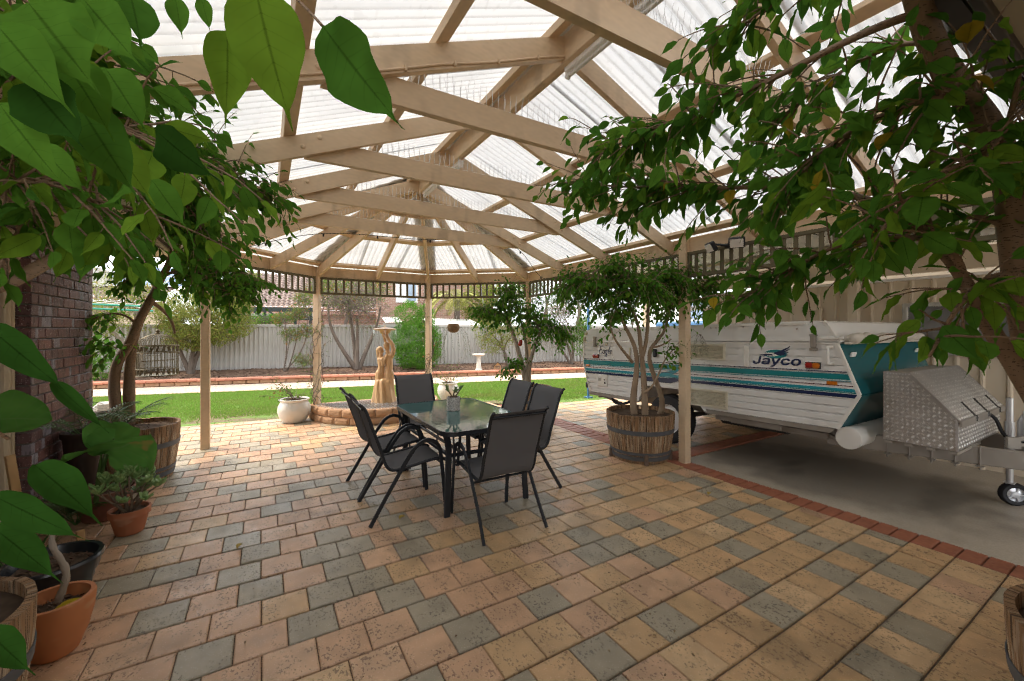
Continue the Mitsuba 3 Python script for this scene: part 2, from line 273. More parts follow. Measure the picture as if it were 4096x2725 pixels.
mat('galv_frame', lambda p, n, uv: mix((.34, .31, .27), (.24, .215, .185), fbm(p.x * 6, p.y * 6, p.z * 6, 3)), .5, metal=.25)
mat('tread_alloy', lambda p, n, uv: mix((.50, .48, .45), (.38, .36, .34), fbm(p.x * 6, p.y * 6, p.z * 6, 3)), lambda p, n, uv: .30 + .2 * fbm(p.x * 10, p.y * 10, p.z * 10, 2), metal=.8)
mat('canvas_white', lambda p, n, uv: mix((.62, .59, .52), (.50, .46, .39), fbm(p.x * 5, p.y * 9, p.z * 9, 3)), .6)
mat('pvc_white', (.70, .69, .65), .35)
mat('dark_steel', (.05, .048, .045), .5)
mat('wheel_white', (.66, .66, .65), .3)
mat('table_glass', lambda p, n, uv: mix((.04, .11, .105), (.03, .085, .085), fbm(p.x * 3, p.y * 3, 0, 2)), .045, spec=.85, bump=lambda p, n, uv: .00022 * fbm(p.x * 28, p.y * 28, 0, 2))
def sling_fn(p, n, uv):
    a = dr.sin(p.x * 1400) * dr.sin(p.y * 1400) * .1; return mi.Color3f(.060, .058, .055) * (1 + a)
scene['m_sling_mesh'] = {'type': 'principledthin', 'base_color': rgb(.19, .19, .20), 'roughness': .42, 'diff_trans': .7, 'spec_trans': 0.0, 'eta': 1.45}
mat('pond_water', (.018, .024, .02), .06, spec=.8)
scene['m_clear_water'] = {'type': 'dielectric', 'int_ior': 1.33}
mat('dark_urn', (.035, .02, .014), .4)
def medallion(p, n, uv):
    a = dr.atan2(p.y - 3.965, p.x - 1.655) * .069 / .046; z = (p.z - .735) / .046; u, v = a - dr.floor(a) - .5, z - dr.floor(z) - .5; r = dr.sqrt(u * u + v * v); t = dr.atan2(v, u)
    f = dr.sin(r * 30) * .5 + .5; g = dr.cos(t * 8) * .5 + .5; s = smoothstep(.45, .55, f * .6 + g * .4); return mix((.62, .60, .56), (.19, .18, .17), s)
mat('medallion_print', medallion, .4)
foliage('leaf_small', (.075, .13, .03), (.12, .19, .05), (.22, .13, .05))
foliage('pale_green', (.14, .18, .09), (.20, .24, .12), (.24, .22, .14))
foliage('yellow_leaf', (.55, .40, .03), (.5, .36, .03), (.5, .36, .03))
mat('jade_stem', lambda p, n, uv: mix((.20, .15, .10), (.12, .085, .055), fbm(p.x * 40, p.y * 40, p.z * 40, 3)), .7)
mat('jade_leaf', lambda p, n, uv: mix((.15, .27, .09), (.23, .34, .12), hash01(dr.floor(uv.x), 1.0)), .28, spec=.6)
mat('palm_green', lambda p, n, uv: mix((.035, .10, .02), (.08, .15, .035), fbm(p.x * 9, p.y * 9, p.z * 9, 2)), .4)
def big_leaf_col(p, n, uv):
    a = dr.abs(uv.x - dr.floor(uv.x) - .5) * 2; t = uv.y; q = t * 7 - a * 2.6; vein = smoothstep(.38, .5, dr.abs(q - dr.floor(q) - .5)); rib = 1 - smoothstep(0, .05, a)
    c = mix((.075, .22, .04), (.125, .29, .06), fbm(p.x * 14, p.y * 14, p.z * 14, 3)); brown = smoothstep(.72, .8, fbm(p.x * 7 + 3, p.y * 7, p.z * 7, 3))
    return mix(mix(c, mi.Color3f(.14, .26, .08), dr.maximum(rib * .8, vein * .35)), mi.Color3f(.30, .22, .07), brown * .7)
scene['m_big_leaf'] = {'type': 'principledthin', 'base_color': proc(big_leaf_col), 'roughness': .38, 'diff_trans': .6, 'eta': 1.45}
foliage('olive_leaf', (.16, .20, .045), (.24, .27, .06), (.30, .24, .10))
foliage('lime_leaf', (.17, .24, .04), (.24, .29, .05), (.36, .28, .10))
foliage('mixed_leaf', (.09, .15, .035), (.17, .22, .06), (.30, .14, .05))
foliage('bush_leaf', (.06, .17, .02), (.11, .25, .03), (.16, .30, .05))
foliage('dark_leaf', (.05, .09, .035), (.085, .12, .055), (.13, .13, .07))
mat('yellow_frond', lambda p, n, uv: mix((.30, .28, .06), (.20, .24, .05), fbm(p.x * 3, p.y * 3, p.z * 3, 2)), .5)
mat('pink_gutter', (.50, .30, .245), .45)
mat('dark_green_wood', (.022, .030, .027), .5)
def far_brick(p, n, uv):
    s = p.x * .92 + p.y * .38; row = dr.floor(p.z / .086); c = s / .24 + .5 * (row - 2 * dr.floor(row / 2)); col = dr.floor(c); j = smoothstep(.03, .06, dr.minimum(c - col, 1 - c + col)) * smoothstep(.07, .12, dr.minimum(p.z / .086 - row, 1 - p.z / .086 + row))
    return mix((.40, .33, .27), mix((.36, .20, .15), (.27, .15, .115), hash01(row * 7.1 + col, 1.0)), j)
mat('far_brick', far_brick, .8)
mat('sky_glass', (.25, .33, .42), .05, spec=.8)
mat('solar_cell', (.02, .07, .20), .12, spec=.7)
mat('line_green', (.03, .24, .17), .4)
mat('blue_paint', (.06, .15, .30), .4)
mat('bounce_cream', (.68, .62, .52), .8)  # pale so that the unseen rear wall bounces light
mat('tread_bar', (.72, .70, .67), .30, metal=.85)
mat('tan_bark', lambda p, n, uv: mix((.33, .245, .165), (.22, .155, .10), fbm(p.x * 14, p.y * 14, p.z * 6, 3)), .7, bump=lambda p, n, uv: .002 * fbm(p.x * 60, p.y * 60, p.z * 25, 3))
mat('litter', lambda p, n, uv: mix((.10, .06, .03), (.26, .18, .09), noise(p.x * 9, p.y * 9)), .8)
# ---------------------------------------------------------------- ground, paving, lawn, path, bed
from shapely.geometry import Polygon, box as sbox
from shapely import prepare
def ground_mesh():
    xs = np.r_[np.linspace(-150, -12, 8), np.linspace(-10, 20, 31), np.linspace(24, 150, 8)]; ys = np.r_[np.linspace(-150, -6, 8), np.linspace(-4, 18, 45), np.linspace(22, 150, 8)]
    X, Y = np.meshgrid(xs, ys, indexing='ij'); Z = .011 * np.clip(Y - 2.55, 0, 12) - .075
    return MB().grid(np.stack([X, Y, Z], -1)).mesh()
obj('ground', ground_mesh(), 'bare_earth', kind='structure')
L, W, Y00 = .232, .2366, .6582
PATIO = Polygon([(-1.5, -.5), (4.045, -.5), (4.045, 3.5), (3.97, 3.5), (3.97, 7.55), (3.72, 7.80), (3.1, 8.15), (.2, 7.98), (-1.1, 8.08), (-2.8, 8.55), (-4.6, 8.9), (-4.6, 5.78), (-1.5, 5.78)])
YARD = Polygon([(4.31, 3.5), (9.5, 3.5), (9.5, 6.62), (6.2, 6.72), (5.15, 6.87), (4.31, 7.25)])
def paver_mesh(w, h, i, t=.05, c=.004):
    """a paving stone with eased edges; its number is the whole part of u"""
    x, y = w / 2, h / 2; q = [(-1, -1), (1, -1), (1, 1), (-1, 1)]
    v = [(a * (x - c), b * (y - c), 0) for a, b in q] + [(a * x, b * y, -c) for a, b in q] + [(a * x, b * y, -t) for a, b in q]
    f = [(0, 1, 2), (0, 2, 3)]
    for r in (0, 4):
        for k in range(4):
            k2 = (k + 1) % 4; f += [(r + k, r + 4 + k, r + 4 + k2), (r + k, r + 4 + k2, r + k2)]
    uv = [(i + .02 + .96 * (a + 1) / 2, (b + 1) / 2) for a, b in q] * 3
    return np.array(v), np.array(f), np.array(uv)
def sink(region, bsdf, name):
    """the sand the stones lie in, flush under their edges"""
    m = MB(); p = trimesh.creation.extrude_polygon(region, .02, engine='earcut'); p = p.subdivide_to_size(.8)
    v = np.array(p.vertices); v[:, 2] += [gz(y) - .0245 for y in v[:, 1]]
    return obj(name, (v, p.faces), bsdf, kind='structure')
patio = sink(PATIO.union(YARD).union(sbox(3.9, 3.3, 4.35, 7.2)).buffer(.03), 'joint_sand', 'patio')
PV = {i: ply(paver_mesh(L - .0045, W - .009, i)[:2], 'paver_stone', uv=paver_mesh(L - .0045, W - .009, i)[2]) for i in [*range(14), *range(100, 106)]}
r_ = np.random.default_rng(11); cand = []; was = False
fx, fy = math.sin(YAW), math.cos(YAW)
def inview(x, y, z=0, m=1.25):
    d = x * fx + y * fy
    return d > .35 and abs((x * fy - y * fx) / d) < m
for reg, ok in ((PATIO, 0), (YARD, 1)):
    for j in range(-13, 36):
        yc = Y00 + (j + .5) * W; ph = -.0105 * j + .5 * (j % 2)
        for k in range(-22, 44):
            xc = (k + .5 + ph) * L; cell = sbox(xc - L / 2 + .002, yc - W / 2 + .0045, xc + L / 2 - .002, yc + W / 2 - .0045)
            if not reg.intersects(cell): continue
            grey = r_.random() < (.42 if xc < 1.6 else .26) * (.35 if was else 1.); was = grey; i = int(r_.integers(100, 106)) if grey else int(r_.integers(0, 7)) + 7 * int(r_.random() < np.clip(1.05 - .35 * xc, .12, .9)); zj = r_.normal(0, .0013); tl = r_.normal(0, .0035, 2)  # pinker stones likelier to the left: warm tint of the light painted in
            part = None
            if not reg.contains(cell):
                part = cell.intersection(reg)
                if part.geom_type != 'Polygon' or part.area < .004: continue
            d = xc * fx + yc * fy; cand.append((-(1 / d ** 2 if inview(xc, yc) and yc > -.2 else .001), xc, yc, i, zj, tl, part))
cand.sort(key=lambda c: c[0]); far = MB(); faruv = []
n_part = 0
for _, xc, yc, i, zj, tl, part in cand:
    z = gz(yc) + .006 + zj; R = rotx(tl[0]) @ roty(tl[1])
    if part is None and n_part < 300:
        M = np.eye(4); M[:3, :3] = R; M[:3, 3] = (xc, yc, z); n_part += 1
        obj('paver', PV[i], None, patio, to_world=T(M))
    elif part is None:
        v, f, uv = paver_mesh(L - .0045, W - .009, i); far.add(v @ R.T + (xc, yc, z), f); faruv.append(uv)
    else:
        p = trimesh.creation.extrude_polygon(part, .05, engine='earcut'); v = np.array(p.vertices)
        far.add(v + (0, 0, z - .05), p.faces); faruv.append(np.c_[i + .1 + .8 * np.clip((v[:, 0] - xc) / L + .5, 0, 1), np.clip((v[:, 1] - yc) / W + .5, 0, 1)])
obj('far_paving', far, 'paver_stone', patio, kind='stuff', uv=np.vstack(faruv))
# red clay brick borders
slab = tag(numbered('brick_border'), None, None, kind='structure'); RB = MB().box((0, 0, 0), (.224, .110, .06), ch=.006).mesh(); RBs = ply(RB, 'red_brick_paver', smooth=False)
def lay(x, y, rot, dz=0.):
    M = np.eye(4); M[:3, :3] = rotz(rot) @ rotx(r_.normal(0, .004)); M[:3, 3] = (x, y, gz(y) - .024 + dz + r_.normal(0, .0012)); obj('brick', RBs, None, slab, to_world=T(M))
obj('bedding', MB().box((4.165, .5, -.028), (.245, 6.0, .03)).box((4.145, 5.25, .0), (.34, 3.5, .03), rotx(.011)).box((6.9, 3.375, -.019), (5.2, .235, .03)), 'joint_sand', slab)
for k in range(48): lay(4.166 + r_.normal(0, .0015), 3.44 - k * .1182, 0)
for k in range(38): lay(4.37 + k * .1182, 3.378, math.pi / 2)
for k in range(32):
    lay(4.09 + .0 * (k % 2), 3.56 + k * .1182, 0)
    if k % 2: lay(4.262, 3.56 + k * .1182, math.pi / 2, -.001)
# driveway slab
obj('driveway', MB().box((8.1, -5.7, -.06), (7.63, 17.92, .12), ch=.004), 'concrete', kind='structure')
# lawn
E_, N_, O_ = np.array((.9776, -.2105)), np.array((.2105, .9776)), np.array((-3.3, 12.28))
def along(s, n): return O_ + E_ * s + N_ * n
LAWN = Polygon([(-1.1, 8.08), (.2, 7.98), (3.1, 8.15), (3.72, 7.80), (3.97, 7.55), (4.31, 7.25), (5.15, 6.87), (6.2, 6.72), (9.5, 6.62), (12, 6.6), tuple(along(14.5, 0)), tuple(along(-6, 0)), (-9, 9.9), (-4.6, 8.9), (-2.8, 8.55)])
def flat(region, z0, dz=.01):
    p = trimesh.creation.extrude_polygon(region, dz, engine='earcut').subdivide_to_size(1.0); v = np.array(p.vertices); v[:, 2] += [gz(y) + z0 for y in v[:, 1]]
    return v, p.faces
obj('lawn', flat(LAWN, -.012), 'lawn_soil', kind='structure')
def grass():
    r = np.random.default_rng(3); x0, y0, x1, y1 = LAWN.bounds; n = 420000
    P = np.c_[r.uniform(-4.2, 9.5, n), r.uniform(y0, y1, n)]
    import shapely
    P = P[shapely.contains_xy(LAWN, P[:, 0], P[:, 1])]
    de = shapely.distance(shapely.points(P), PATIO.union(YARD)); worn = meshkit.fbm(np.c_[P * 1.6, P[:, 0] * 0], 3, 5)
    keep = r.random(len(P)) < np.clip((de - .05 - .9 * (worn - .3) * (P[:, 0] < 2.2) - .12) / .35, .05, 1); P = P[keep]; n = len(P)
    h = r.uniform(.022, .05, n); a = r.uniform(0, 2 * np.pi, n); w = r.uniform(.003, .006, n); ln = r.uniform(.0, .03, (n, 2)) - .015
    z = .011 * np.clip(P[:, 1] - 2.55, 0, None) - .004; d = np.c_[np.cos(a) * w, np.sin(a) * w]
    v = np.empty((n, 3, 3)); v[:, 0] = np.c_[P - d, z]; v[:, 1] = np.c_[P + d, z]; v[:, 2] = np.c_[P + ln, z + h]
    f = np.arange(n * 3).reshape(n, 3); uv = np.repeat(np.c_[r.integers(0, 60, n) + .5, np.zeros(n)], 3, 0)
    return v.reshape(-1, 3), f, uv
obj('grass', grass(), 'grass_blade', kind='stuff', label='short green lawn grass beyond the paved terrace', cat='grass')
# garden path, low block edging and the mulched bed in front of the fence
ang = math.atan2(E_[1], E_[0]); Rp = rotz(ang)
PATH = Polygon([tuple(along(-6, 0)), tuple(along(14.5, 0)), tuple(along(14.5, 1.26)), tuple(along(-6, 1.26))])
path = obj('garden_path', flat(PATH, -.006), 'joint_sand', kind='structure')
pm = MB(); pu = []
for j in range(10):
    for k in range(-26, 64):
        s_, n_ = (k + .5 * (j % 2)) * .232, .063 + j * .126; c_ = along(s_, n_); i = int(r_.integers(0, 9)); v, f, uv = paver_mesh(.224, .118, i, .03)
        pm.add(v @ Rp.T + (*c_, gz(c_[1]) + .016 + r_.normal(0, .001)), f); pu.append(uv)
obj('path_paving', pm, 'path_stone', path, kind='stuff', uv=np.vstack(pu))
edge = thing('garden_edging', 'low edging wall of rough blocks with terracotta caps along the garden bed', 'garden wall')
CAPS = [ply(MB().box((0, 0, 0), (.205, .235, .062), ch=.012).mesh(), 'cap_brick', uv=np.full((len(MB().box((0, 0, 0), (.205, .235, .062), ch=.012).mesh()[0]), 2), i + .5)) for i in range(7)]
def rough_block(w, d, h, i, seed):
    m = trimesh.Trimesh(*MB().box((0, 0, 0), (w, d, h), ch=.012).mesh(), process=False).subdivide().subdivide()
    v = np.array(m.vertices); q = meshkit.fbm(v * 16 + seed * 9.7, 3) - .5; v[:, 1] -= (v[:, 1] < 0) * q * .035; v[:, 0] += .01 * (meshkit.noise(v * 11 + seed) - .5)
    return (v, np.array(m.faces)), np.full((len(v), 2), i + .5)
BL = [ply(*(lambda t: (t[0], 'block_stone'))(rough_block(.30, .16, .10, i, i)), uv=rough_block(.30, .16, .10, i, i)[1], smooth=True) for i in range(6)]
def put(shape, name, parent, xyz, R):
    M = np.eye(4); M[:3, :3] = R; M[:3, 3] = xyz; return obj(name, shape, None, parent, to_world=T(M))
for k in range(-14, 62):
    c_ = along(k * .2085, 1.35); z = gz(c_[1]); put(CAPS[int(r_.integers(0, 7))], 'cap', edge, (*c_, z + .150 + r_.normal(0, .0025)), rotz(ang + r_.normal(0, .012)))
for k in range(-10, 42):
    c_ = along(k * .312, 1.36); z = gz(c_[1]); put(BL[int(r_.integers(0, 6))], 'block', edge, (*c_, z + .066), rotz(ang + r_.normal(0, .02)))
def bed_mesh():
    s = np.linspace(-7, 15.5, 260); n = np.linspace(1.38, 3.2, 40); S, N2 = np.meshgrid(s, n, indexing='ij'); P = O_ + S[..., None] * E_ + N2[..., None] * N_
    z = .011 * (P[..., 1] - 2.55) + .12 + .09 * (N2 - 1.4) / 1.8 + .05 * meshkit.fbm(np.stack([S * 2, N2 * 2, S * 0], -1), 3) + .02 * meshkit.noise(np.stack([S * 14, N2 * 14, S * 0], -1))
    return MB().grid(np.concatenate([P, z[..., None]], -1)).mesh()
obj('garden_bed', bed_mesh(), 'mulch', kind='structure', smooth=True)
def bedz(x, y):
    n = (np.array((x, y)) - O_) @ N_; return gz(y) + .145 + .09 * (n - 1.4) / 1.8
def chips(n=9000, seed=5):
    r = np.random.default_rng(seed); m = MB(); s = r.uniform(-4, 13, n); q = r.uniform(1.47, 3.0, n); P = O_ + s[:, None] * E_ + q[:, None] * N_
    z = .011 * (P[:, 1] - 2.55) + .125 + .09 * (q - 1.4) / 1.8 + .05 * meshkit.fbm(np.c_[s * 2, q * 2, s * 0], 3) + .02 * meshkit.noise(np.c_[s * 14, q * 14, s * 0]) + r.uniform(-.002, .012, n)
    a = r.uniform(0, 6.28, n); l = r.uniform(.012, .045, n); w = r.uniform(.005, .012, n); t = r.normal(0, .35, n)
    u = np.c_[np.cos(a) * np.cos(t), np.sin(a) * np.cos(t), np.sin(t)] * l[:, None]; b = np.c_[-np.sin(a), np.cos(a), r.normal(0, .4, n)] * w[:, None]; c = np.c_[P, z]
    v = np.stack([c - u - b, c + u - b, c + u + b, c - u + b], 1).reshape(-1, 3); i = np.arange(n)[:, None] * 4
    return v, np.vstack([i + [0, 1, 2], i + [0, 2, 3]])
obj('mulch', chips(), 'mulch', kind='stuff', label='brown bark mulch covering the bed by the fence', cat='mulch')
# ---------------------------------------------------------------- pergola with its octagonal end
XL, XR, XC, ZB, ZR, YC = -.66, 4.24, 1.79, 2.455, 3.42, 5.47     # beams, ridge, underside of beam, underside of ridge, hip point
SL = (ZR - ZB) / (XR - XC)
P1, P2, P3, P4, P5 = (-.655, 6.52), (.755, 7.76), (2.735, 7.79), (4.235, 6.54), (4.208, 3.143)
C_ = (XC, YC)
perg = thing('pergola', 'large tan timber pergola with translucent corrugated roof over the terrace', 'pergola')
def post(x, y, top=ZB + .15, rot=0, w=.096):
    k = obj('post', MB().box((x, y, (gz(y) + top) / 2), (w, w, top - gz(y)), rotz(rot), ch=.004), 'timber_paint', perg); m = MB()
    for dz in (-.035, .055):
        for dx in (-.022, .022):
            R = rotz(rot) @ roty(-math.pi / 2); m.lathe([(.010, 0), (.010, .004), (.005, .008), (0, .008)], 10, np.array((x, y, top - .09 + dz)) + rotz(rot) @ np.array((-w / 2, dx, 0)), R)
    obj('bolt', m, 'timber_paint', k); return k
post(*P1, ZB, 0); post(*P2, ZB + .13, -2.2); post(*P3, ZB + .13, -.85); post(*P4, ZB + .13, -.4); post(*P5, ZB + .19); post(4.208, .47, ZB + .19)
BH = .17
def beam(a, b, out=.0, name='beam'):
    a, b = np.array((*a, ZB + BH / 2)), np.array((*b, ZB + BH / 2)); return obj(name, MB().bar(a, b, .045, BH), 'timber_paint', perg)
ctr = np.array(C_)
def off(p, k): p = np.array(p); return tuple(p + unit(p - ctr) * k)
beam((4.25, 0.42), (4.25, 6.56)); beam((-.66, 0.42), (-.66, 6.54)); beam(off(P1, .02), off(P2, .02)); beam(off(P2, .03), off(P3, .03)); beam(off(P3, .02), off(P4, .02))
obj('ridge_beam', MB().bar((XC, 0.42, ZR + .075), (XC, YC, ZR + .075), .045, .19), 'timber_paint', perg)
YR = [5.43, 4.385, 3.34, 2.29, 1.265, .46]
RD, RW = .155, .045
def rafter(p, q, name='rafter', w=RW):
    """from the ridge end p to the foot q (points on the underside), cut upright at both ends"""
    p, q = np.array(p, float), np.array(q, float); h = np.hypot(*(q - p)[:2]); d = (q - p)[:2] / h; z0, z1 = p[2], q[2]
    R = np.array([[d[0], 0, -d[1]], [d[1], 0, d[0]], [0, 1, 0]], float)      # outline (run, height) across w
    return obj(name, MB().prism([(0, z0), (h, z1), (h, z1 + RD), (0, z0 + RD)], -w / 2, w / 2, R, (p[0], p[1], 0)), 'timber_paint', perg)
for i, y in enumerate(YR):
    a = rafter((XC - .0225, y, ZR), (XL + .0225, y, ZB)); b = rafter((XC + .0225, y, ZR), (XR - .014, y, ZB))
    for key, sx in ((a, -1), (b, 1)):
        m = MB()
        for t, dz in ((1.45, .09), (1.56, .045)):
            m.lathe([(.017, 0), (.016, .005), (.009, .010), (0, .011)], 12, (XC + sx * t, y - RW / 2, ZR - SL * t + RD / 2 + dz - .06), rotx(math.pi / 2))
        obj('bolt', m, 'timber_paint', key)
    # collar tie on the far side of each pair, with bird spikes along its top
    zt = ZR - SL * 1.56 + RD; zb = zt - .15; tb = (ZR - zb) / SL + .30
    R = np.array([[1, 0, 0], [0, 0, -1], [0, 1, 0]], float)
    if y > 5.5: continue
    tie = obj('collar_tie', MB().prism([(-tb + .3, zb), (tb - .3, zb), (1.53, zt), (-1.53, zt)], -RW / 2, RW / 2, R, (XC, y + RW + .001, 0)), 'timber_paint', perg)
    if y < .8: continue
    m = MB(); r = np.random.default_rng(i)
    for k in range(58):
        x = XC - 1.25 + 2.5 * k / 57; 
        for sgn in (-1, 1):
            tip = (x + r.normal(0, .006) + sgn * .012, y + RW + sgn * .030 + r.normal(0, .004), zt + .112 + r.normal(0, .004)); m.tube([(x, y + RW, zt + .004), tip], .0013, 4, False)
    sp = obj('bird_spikes', m, 'zinc', tie, kind='stuff'); m = MB()
    for k in range(29): m.box((XC - 1.23 + 2.46 * k / 28, y + RW, zt + .004), (.045, .022, .008))
    obj('spike_base', m, 'white_steel', tie)
HZ = ZR
hipf = lambda P, k: (C_[0] + (P[0] - C_[0]) * k, C_[1] + (P[1] - C_[1]) * k)
for P in (P1, P2, P3, P4):
    e = hipf(P, .985); rafter((*hipf(P, .02), ZR), (*e, ZB + .0), 'hip_rafter')
mid = lambda a, b, t=.5: (a[0] + (b[0] - a[0]) * t, a[1] + (b[1] - a[1]) * t)
for A, B in ((P1, P2), (P2, P3), (P3, P4)):
    q = mid(A, B); rafter((*hipf(q, .22), ZR + (ZB - ZR) * .22), (*hipf(q, .985), ZB), 'jack_rafter')
    for k in (.23,):                                            # ring of blocking round the hip point
        a, b = hipf(A, k), hipf(B, k); z = ZR + (ZB - ZR) * k + RD / 2
        obj('blocking', MB().bar((*a, z), (*b, z), .04, .15), 'timber_paint', perg)
obj('king_post', MB().box((*hipf(P3, .06), ZR + .02), (.07, .07, .32), ch=.004), 'timber_paint', perg)
# battens on top of the rafters
BT = .045
def batten(a, b, w=.085, up=(0, 0, 1)): return obj('batten', MB().bar(a, b, w, BT, .003, up), 'timber_paint', perg)
for x in (2.71, 3.44, 4.155): s = abs(x - XC); batten((x, 0.42, ZR - SL * s + RD + BT / 2 + .003), (x, (YC + (P4[1] - YC) * s / (XR - XC)) - .05, ZR - SL * s + RD + BT / 2 + .003), up=(SL, 0, 1))
for x in (.87, .14, -.575): s = abs(x - XC); batten((x, 0.42, ZR - SL * s + RD + BT / 2 + .003), (x, (YC + (P1[1] - YC) * s / (XC - XL)) - .05, ZR - SL * s + RD + BT / 2 + .003), up=(-SL, 0, 1))
for sx in (-1, 1): x = XC + sx * .13; batten((x, 0.42, ZR - SL * .13 + RD + BT / 2 + .003), (x, YC, ZR - SL * .13 + RD + BT / 2 + .003), up=(sx * SL, 0, 1))
for A, B in ((P1, P2), (P2, P3), (P3, P4)):
    nrm = unit(np.cross((B[0] - A[0], B[1] - A[1], 0), (C_[0] - A[0], C_[1] - A[1], ZR - ZB))); nrm = nrm * np.sign(nrm[2])
    for k in (.965, .60):
        a, b = hipf(A, k), hipf(B, k); z = ZR + (ZB - ZR) * k + RD + BT / 2 + .003; batten((*a, z), (*b, z), up=nrm)
# corrugated translucent sheets
PITCH, AMP = .0762, .0105
def facet(poly3, eave_a, eave_b, sheet=.762, over=.0):
    """sheets running up the slope over a convex 3-D outline whose eave goes from a to b"""
    A, B = np.array(eave_a, float), np.array(eave_b, float); ex = unit(B - A); P = np.array(poly3, float); nz = unit(np.cross(P[1] - P[0], P[2] - P[0])); nz = nz * np.sign(nz[2]); ey = np.cross(nz, ex)
    if ey[2] < 0: ey = -ey
    q = np.c_[(P - A) @ ex, (P - A) @ ey]; poly = Polygon(q); s0, s1 = q[:, 0].min(), q[:, 0].max(); ns = max(1, int(round((s1 - s0) / sheet)))
    from shapely.geometry import LineString
    for i in range(ns):
        a, b = s0 + (s1 - s0) * i / ns, s0 + (s1 - s0) * (i + 1) / ns + .05 * (i < ns - 1); ss = np.arange(a, b + .001, PITCH / 10); rows = []; us = []
        for s in ss:
            g = poly.intersection(LineString([(s, -5), (s, 15)])); lo, hi = (g.bounds[1], g.bounds[3]) if not g.is_empty and g.geom_type == 'LineString' else (0, .001)
            lo -= .06; h = AMP * math.cos(2 * math.pi * s / PITCH) + (.004 * (i % 2))
            us.append(s); rows.append([A + ex * s + ey * t + nz * h for t in (lo, (lo + hi) / 2, hi)])
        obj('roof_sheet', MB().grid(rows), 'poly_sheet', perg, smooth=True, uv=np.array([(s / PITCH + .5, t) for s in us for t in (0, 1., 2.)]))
ZT = RD + BT + .016
zx = lambda x: ZR - SL * abs(x - XC) + ZT
eR, eL = 4.31, -.74
hipY = lambda x, P: YC + (P[1] - YC) * abs(x - XC) / abs(P[0] - XC)
facet([(eR, 0.42, zx(eR)), (eR, hipY(eR, P4), zx(eR)), (XC + .03, YC, zx(XC)), (XC + .03, 0.42, zx(XC))], (eR, 0.42, zx(eR)), (eR, 6, zx(eR)))
facet([(eL, 0.42, zx(eL)), (eL, hipY(eL, P1), zx(eL)), (XC - .03, YC, zx(XC)), (XC - .03, 0.42, zx(XC))], (eL, 0.42, zx(eL)), (eL, 6, zx(eL)))
for A, B in ((P1, P2), (P2, P3), (P3, P4)):
    a, b = hipf(A, 1.03), hipf(B, 1.03); z = ZR + (ZB - ZR) * 1.03 + ZT; facet([(*a, z), (*b, z), (*C_, ZR + ZT)], (*a, z), (*b, z))
m = MB()                                                         # ridge and hip capping
for sx in (-1, 1): m.bar((XC + sx * .06, 0.42, zx(XC + .06) + .018), (XC + sx * .06, YC, zx(XC + .06) + .018), .13, .002, 0, (sx * SL, 0, 1))
obj('ridge_cap', m, 'ceiling_steel', perg)
for P in (P1, P2, P3, P4):
    d = unit((P[0] - XC, P[1] - YC, ZB - ZR)); a = np.array((*C_, ZR + ZT + .012)); b = a + np.array((P[0] - XC, P[1] - YC, ZB - ZR)) * 1.02; sd = unit(np.cross(d, (0, 0, 1))); m = MB()
    for s_ in (-1, 1): m.bar(a + sd * s_ * .07, b + sd * s_ * .07, .15, .002, 0, np.cross(sd, d) + sd * s_ * .22)
    obj('hip_cap', m, 'gutter_steel', perg)
# slatted fretwork panels under the beams
def fret(a, b, n, inset=.05):
    a, b = np.array((*a, 0.)), np.array((*b, 0.)); u = unit(b - a); a, b = a + u * inset, b - u * inset; z1, z0 = ZB - .003, ZB - .295
    pan = numbered(perg + '__slat_panel'); R = np.stack([u, np.cross((0, 0, 1), u), (0, 0, 1)], 1); lab = 'olive_paint'
    for z, h in ((z1 - .0175, .035), (z0 + .019, .038)): obj('rail', MB().box((a + b) / 2 + (0, 0, z), (np.linalg.norm(b - a), .042, h), R, ch=.003), lab, pan)
    for e in (a + u * .018, b - u * .018): obj('stile', MB().box(e + (0, 0, (z0 + z1) / 2 + .001), (.036, .040, z1 - z0 - .076), R, ch=.003), lab, pan)
    sl = ply(MB().box((0, 0, 0), (.036, .019, z1 - z0 - .070), R, ch=.002).mesh(), lab)
    for k in range(n):
        p = a + (b - a) * (k + 1) / (n + 1); obj('slat', sl, None, pan, to_world=T().translate([float(p[0]), float(p[1]), (z0 + z1) / 2]))
fret(P1, P2, 14); fret(P2, P3, 14); fret(P3, P4, 14); fret(P4, P5, 27); fret(P5, (4.208, .47), 24)
# conduit clipped to the underside of a rafter and of the ridge
y = YR[3] - RW / 2 - .006
pts = [(x, y, ZR - SL * abs(x - XC) + .022 + .004 * math.sin(x * 9)) for x in np.linspace(XL + .3, XC - .03, 30)]
obj('conduit', MB().tube(pts, .006, 6).tube([(XC + .03, q, ZR + .0) for q in np.linspace(2.3, 4.36, 12)], .006, 6), 'timber_paint', perg)
m = MB()
for k in range(2, 29, 4): m.box(np.array(pts[k]), (.012, .016, .03))
obj('conduit_clip', m, 'timber_paint', perg, kind='stuff')
# fluorescent battens under the ridge
for k, (ya, yb) in enumerate(((4.18, 5.40), (1.10, 2.33))):
    t = thing('batten_light', ('white fluorescent batten light under the ridge at the far hip end', 'white fluorescent batten light under the ridge nearest the camera')[k], 'batten light', 'batten lights along the ridge')
    x = XC + .045; obj('housing', MB().box((x, (ya + yb) / 2, ZR - .03), (.055, yb - ya, .045), ch=.006), 'white_steel', t)
    obj('tube', MB().tube([(x, ya + .03, ZR - .078), (x, yb - .03, ZR - .078)], .014, 12), 'white_glaze', t, smooth=40)
    for e in (ya + .01, yb - .01): obj('end_cap', MB().box((x, e, ZR - .068), (.04, .025, .05), ch=.006), 'white_steel', t)
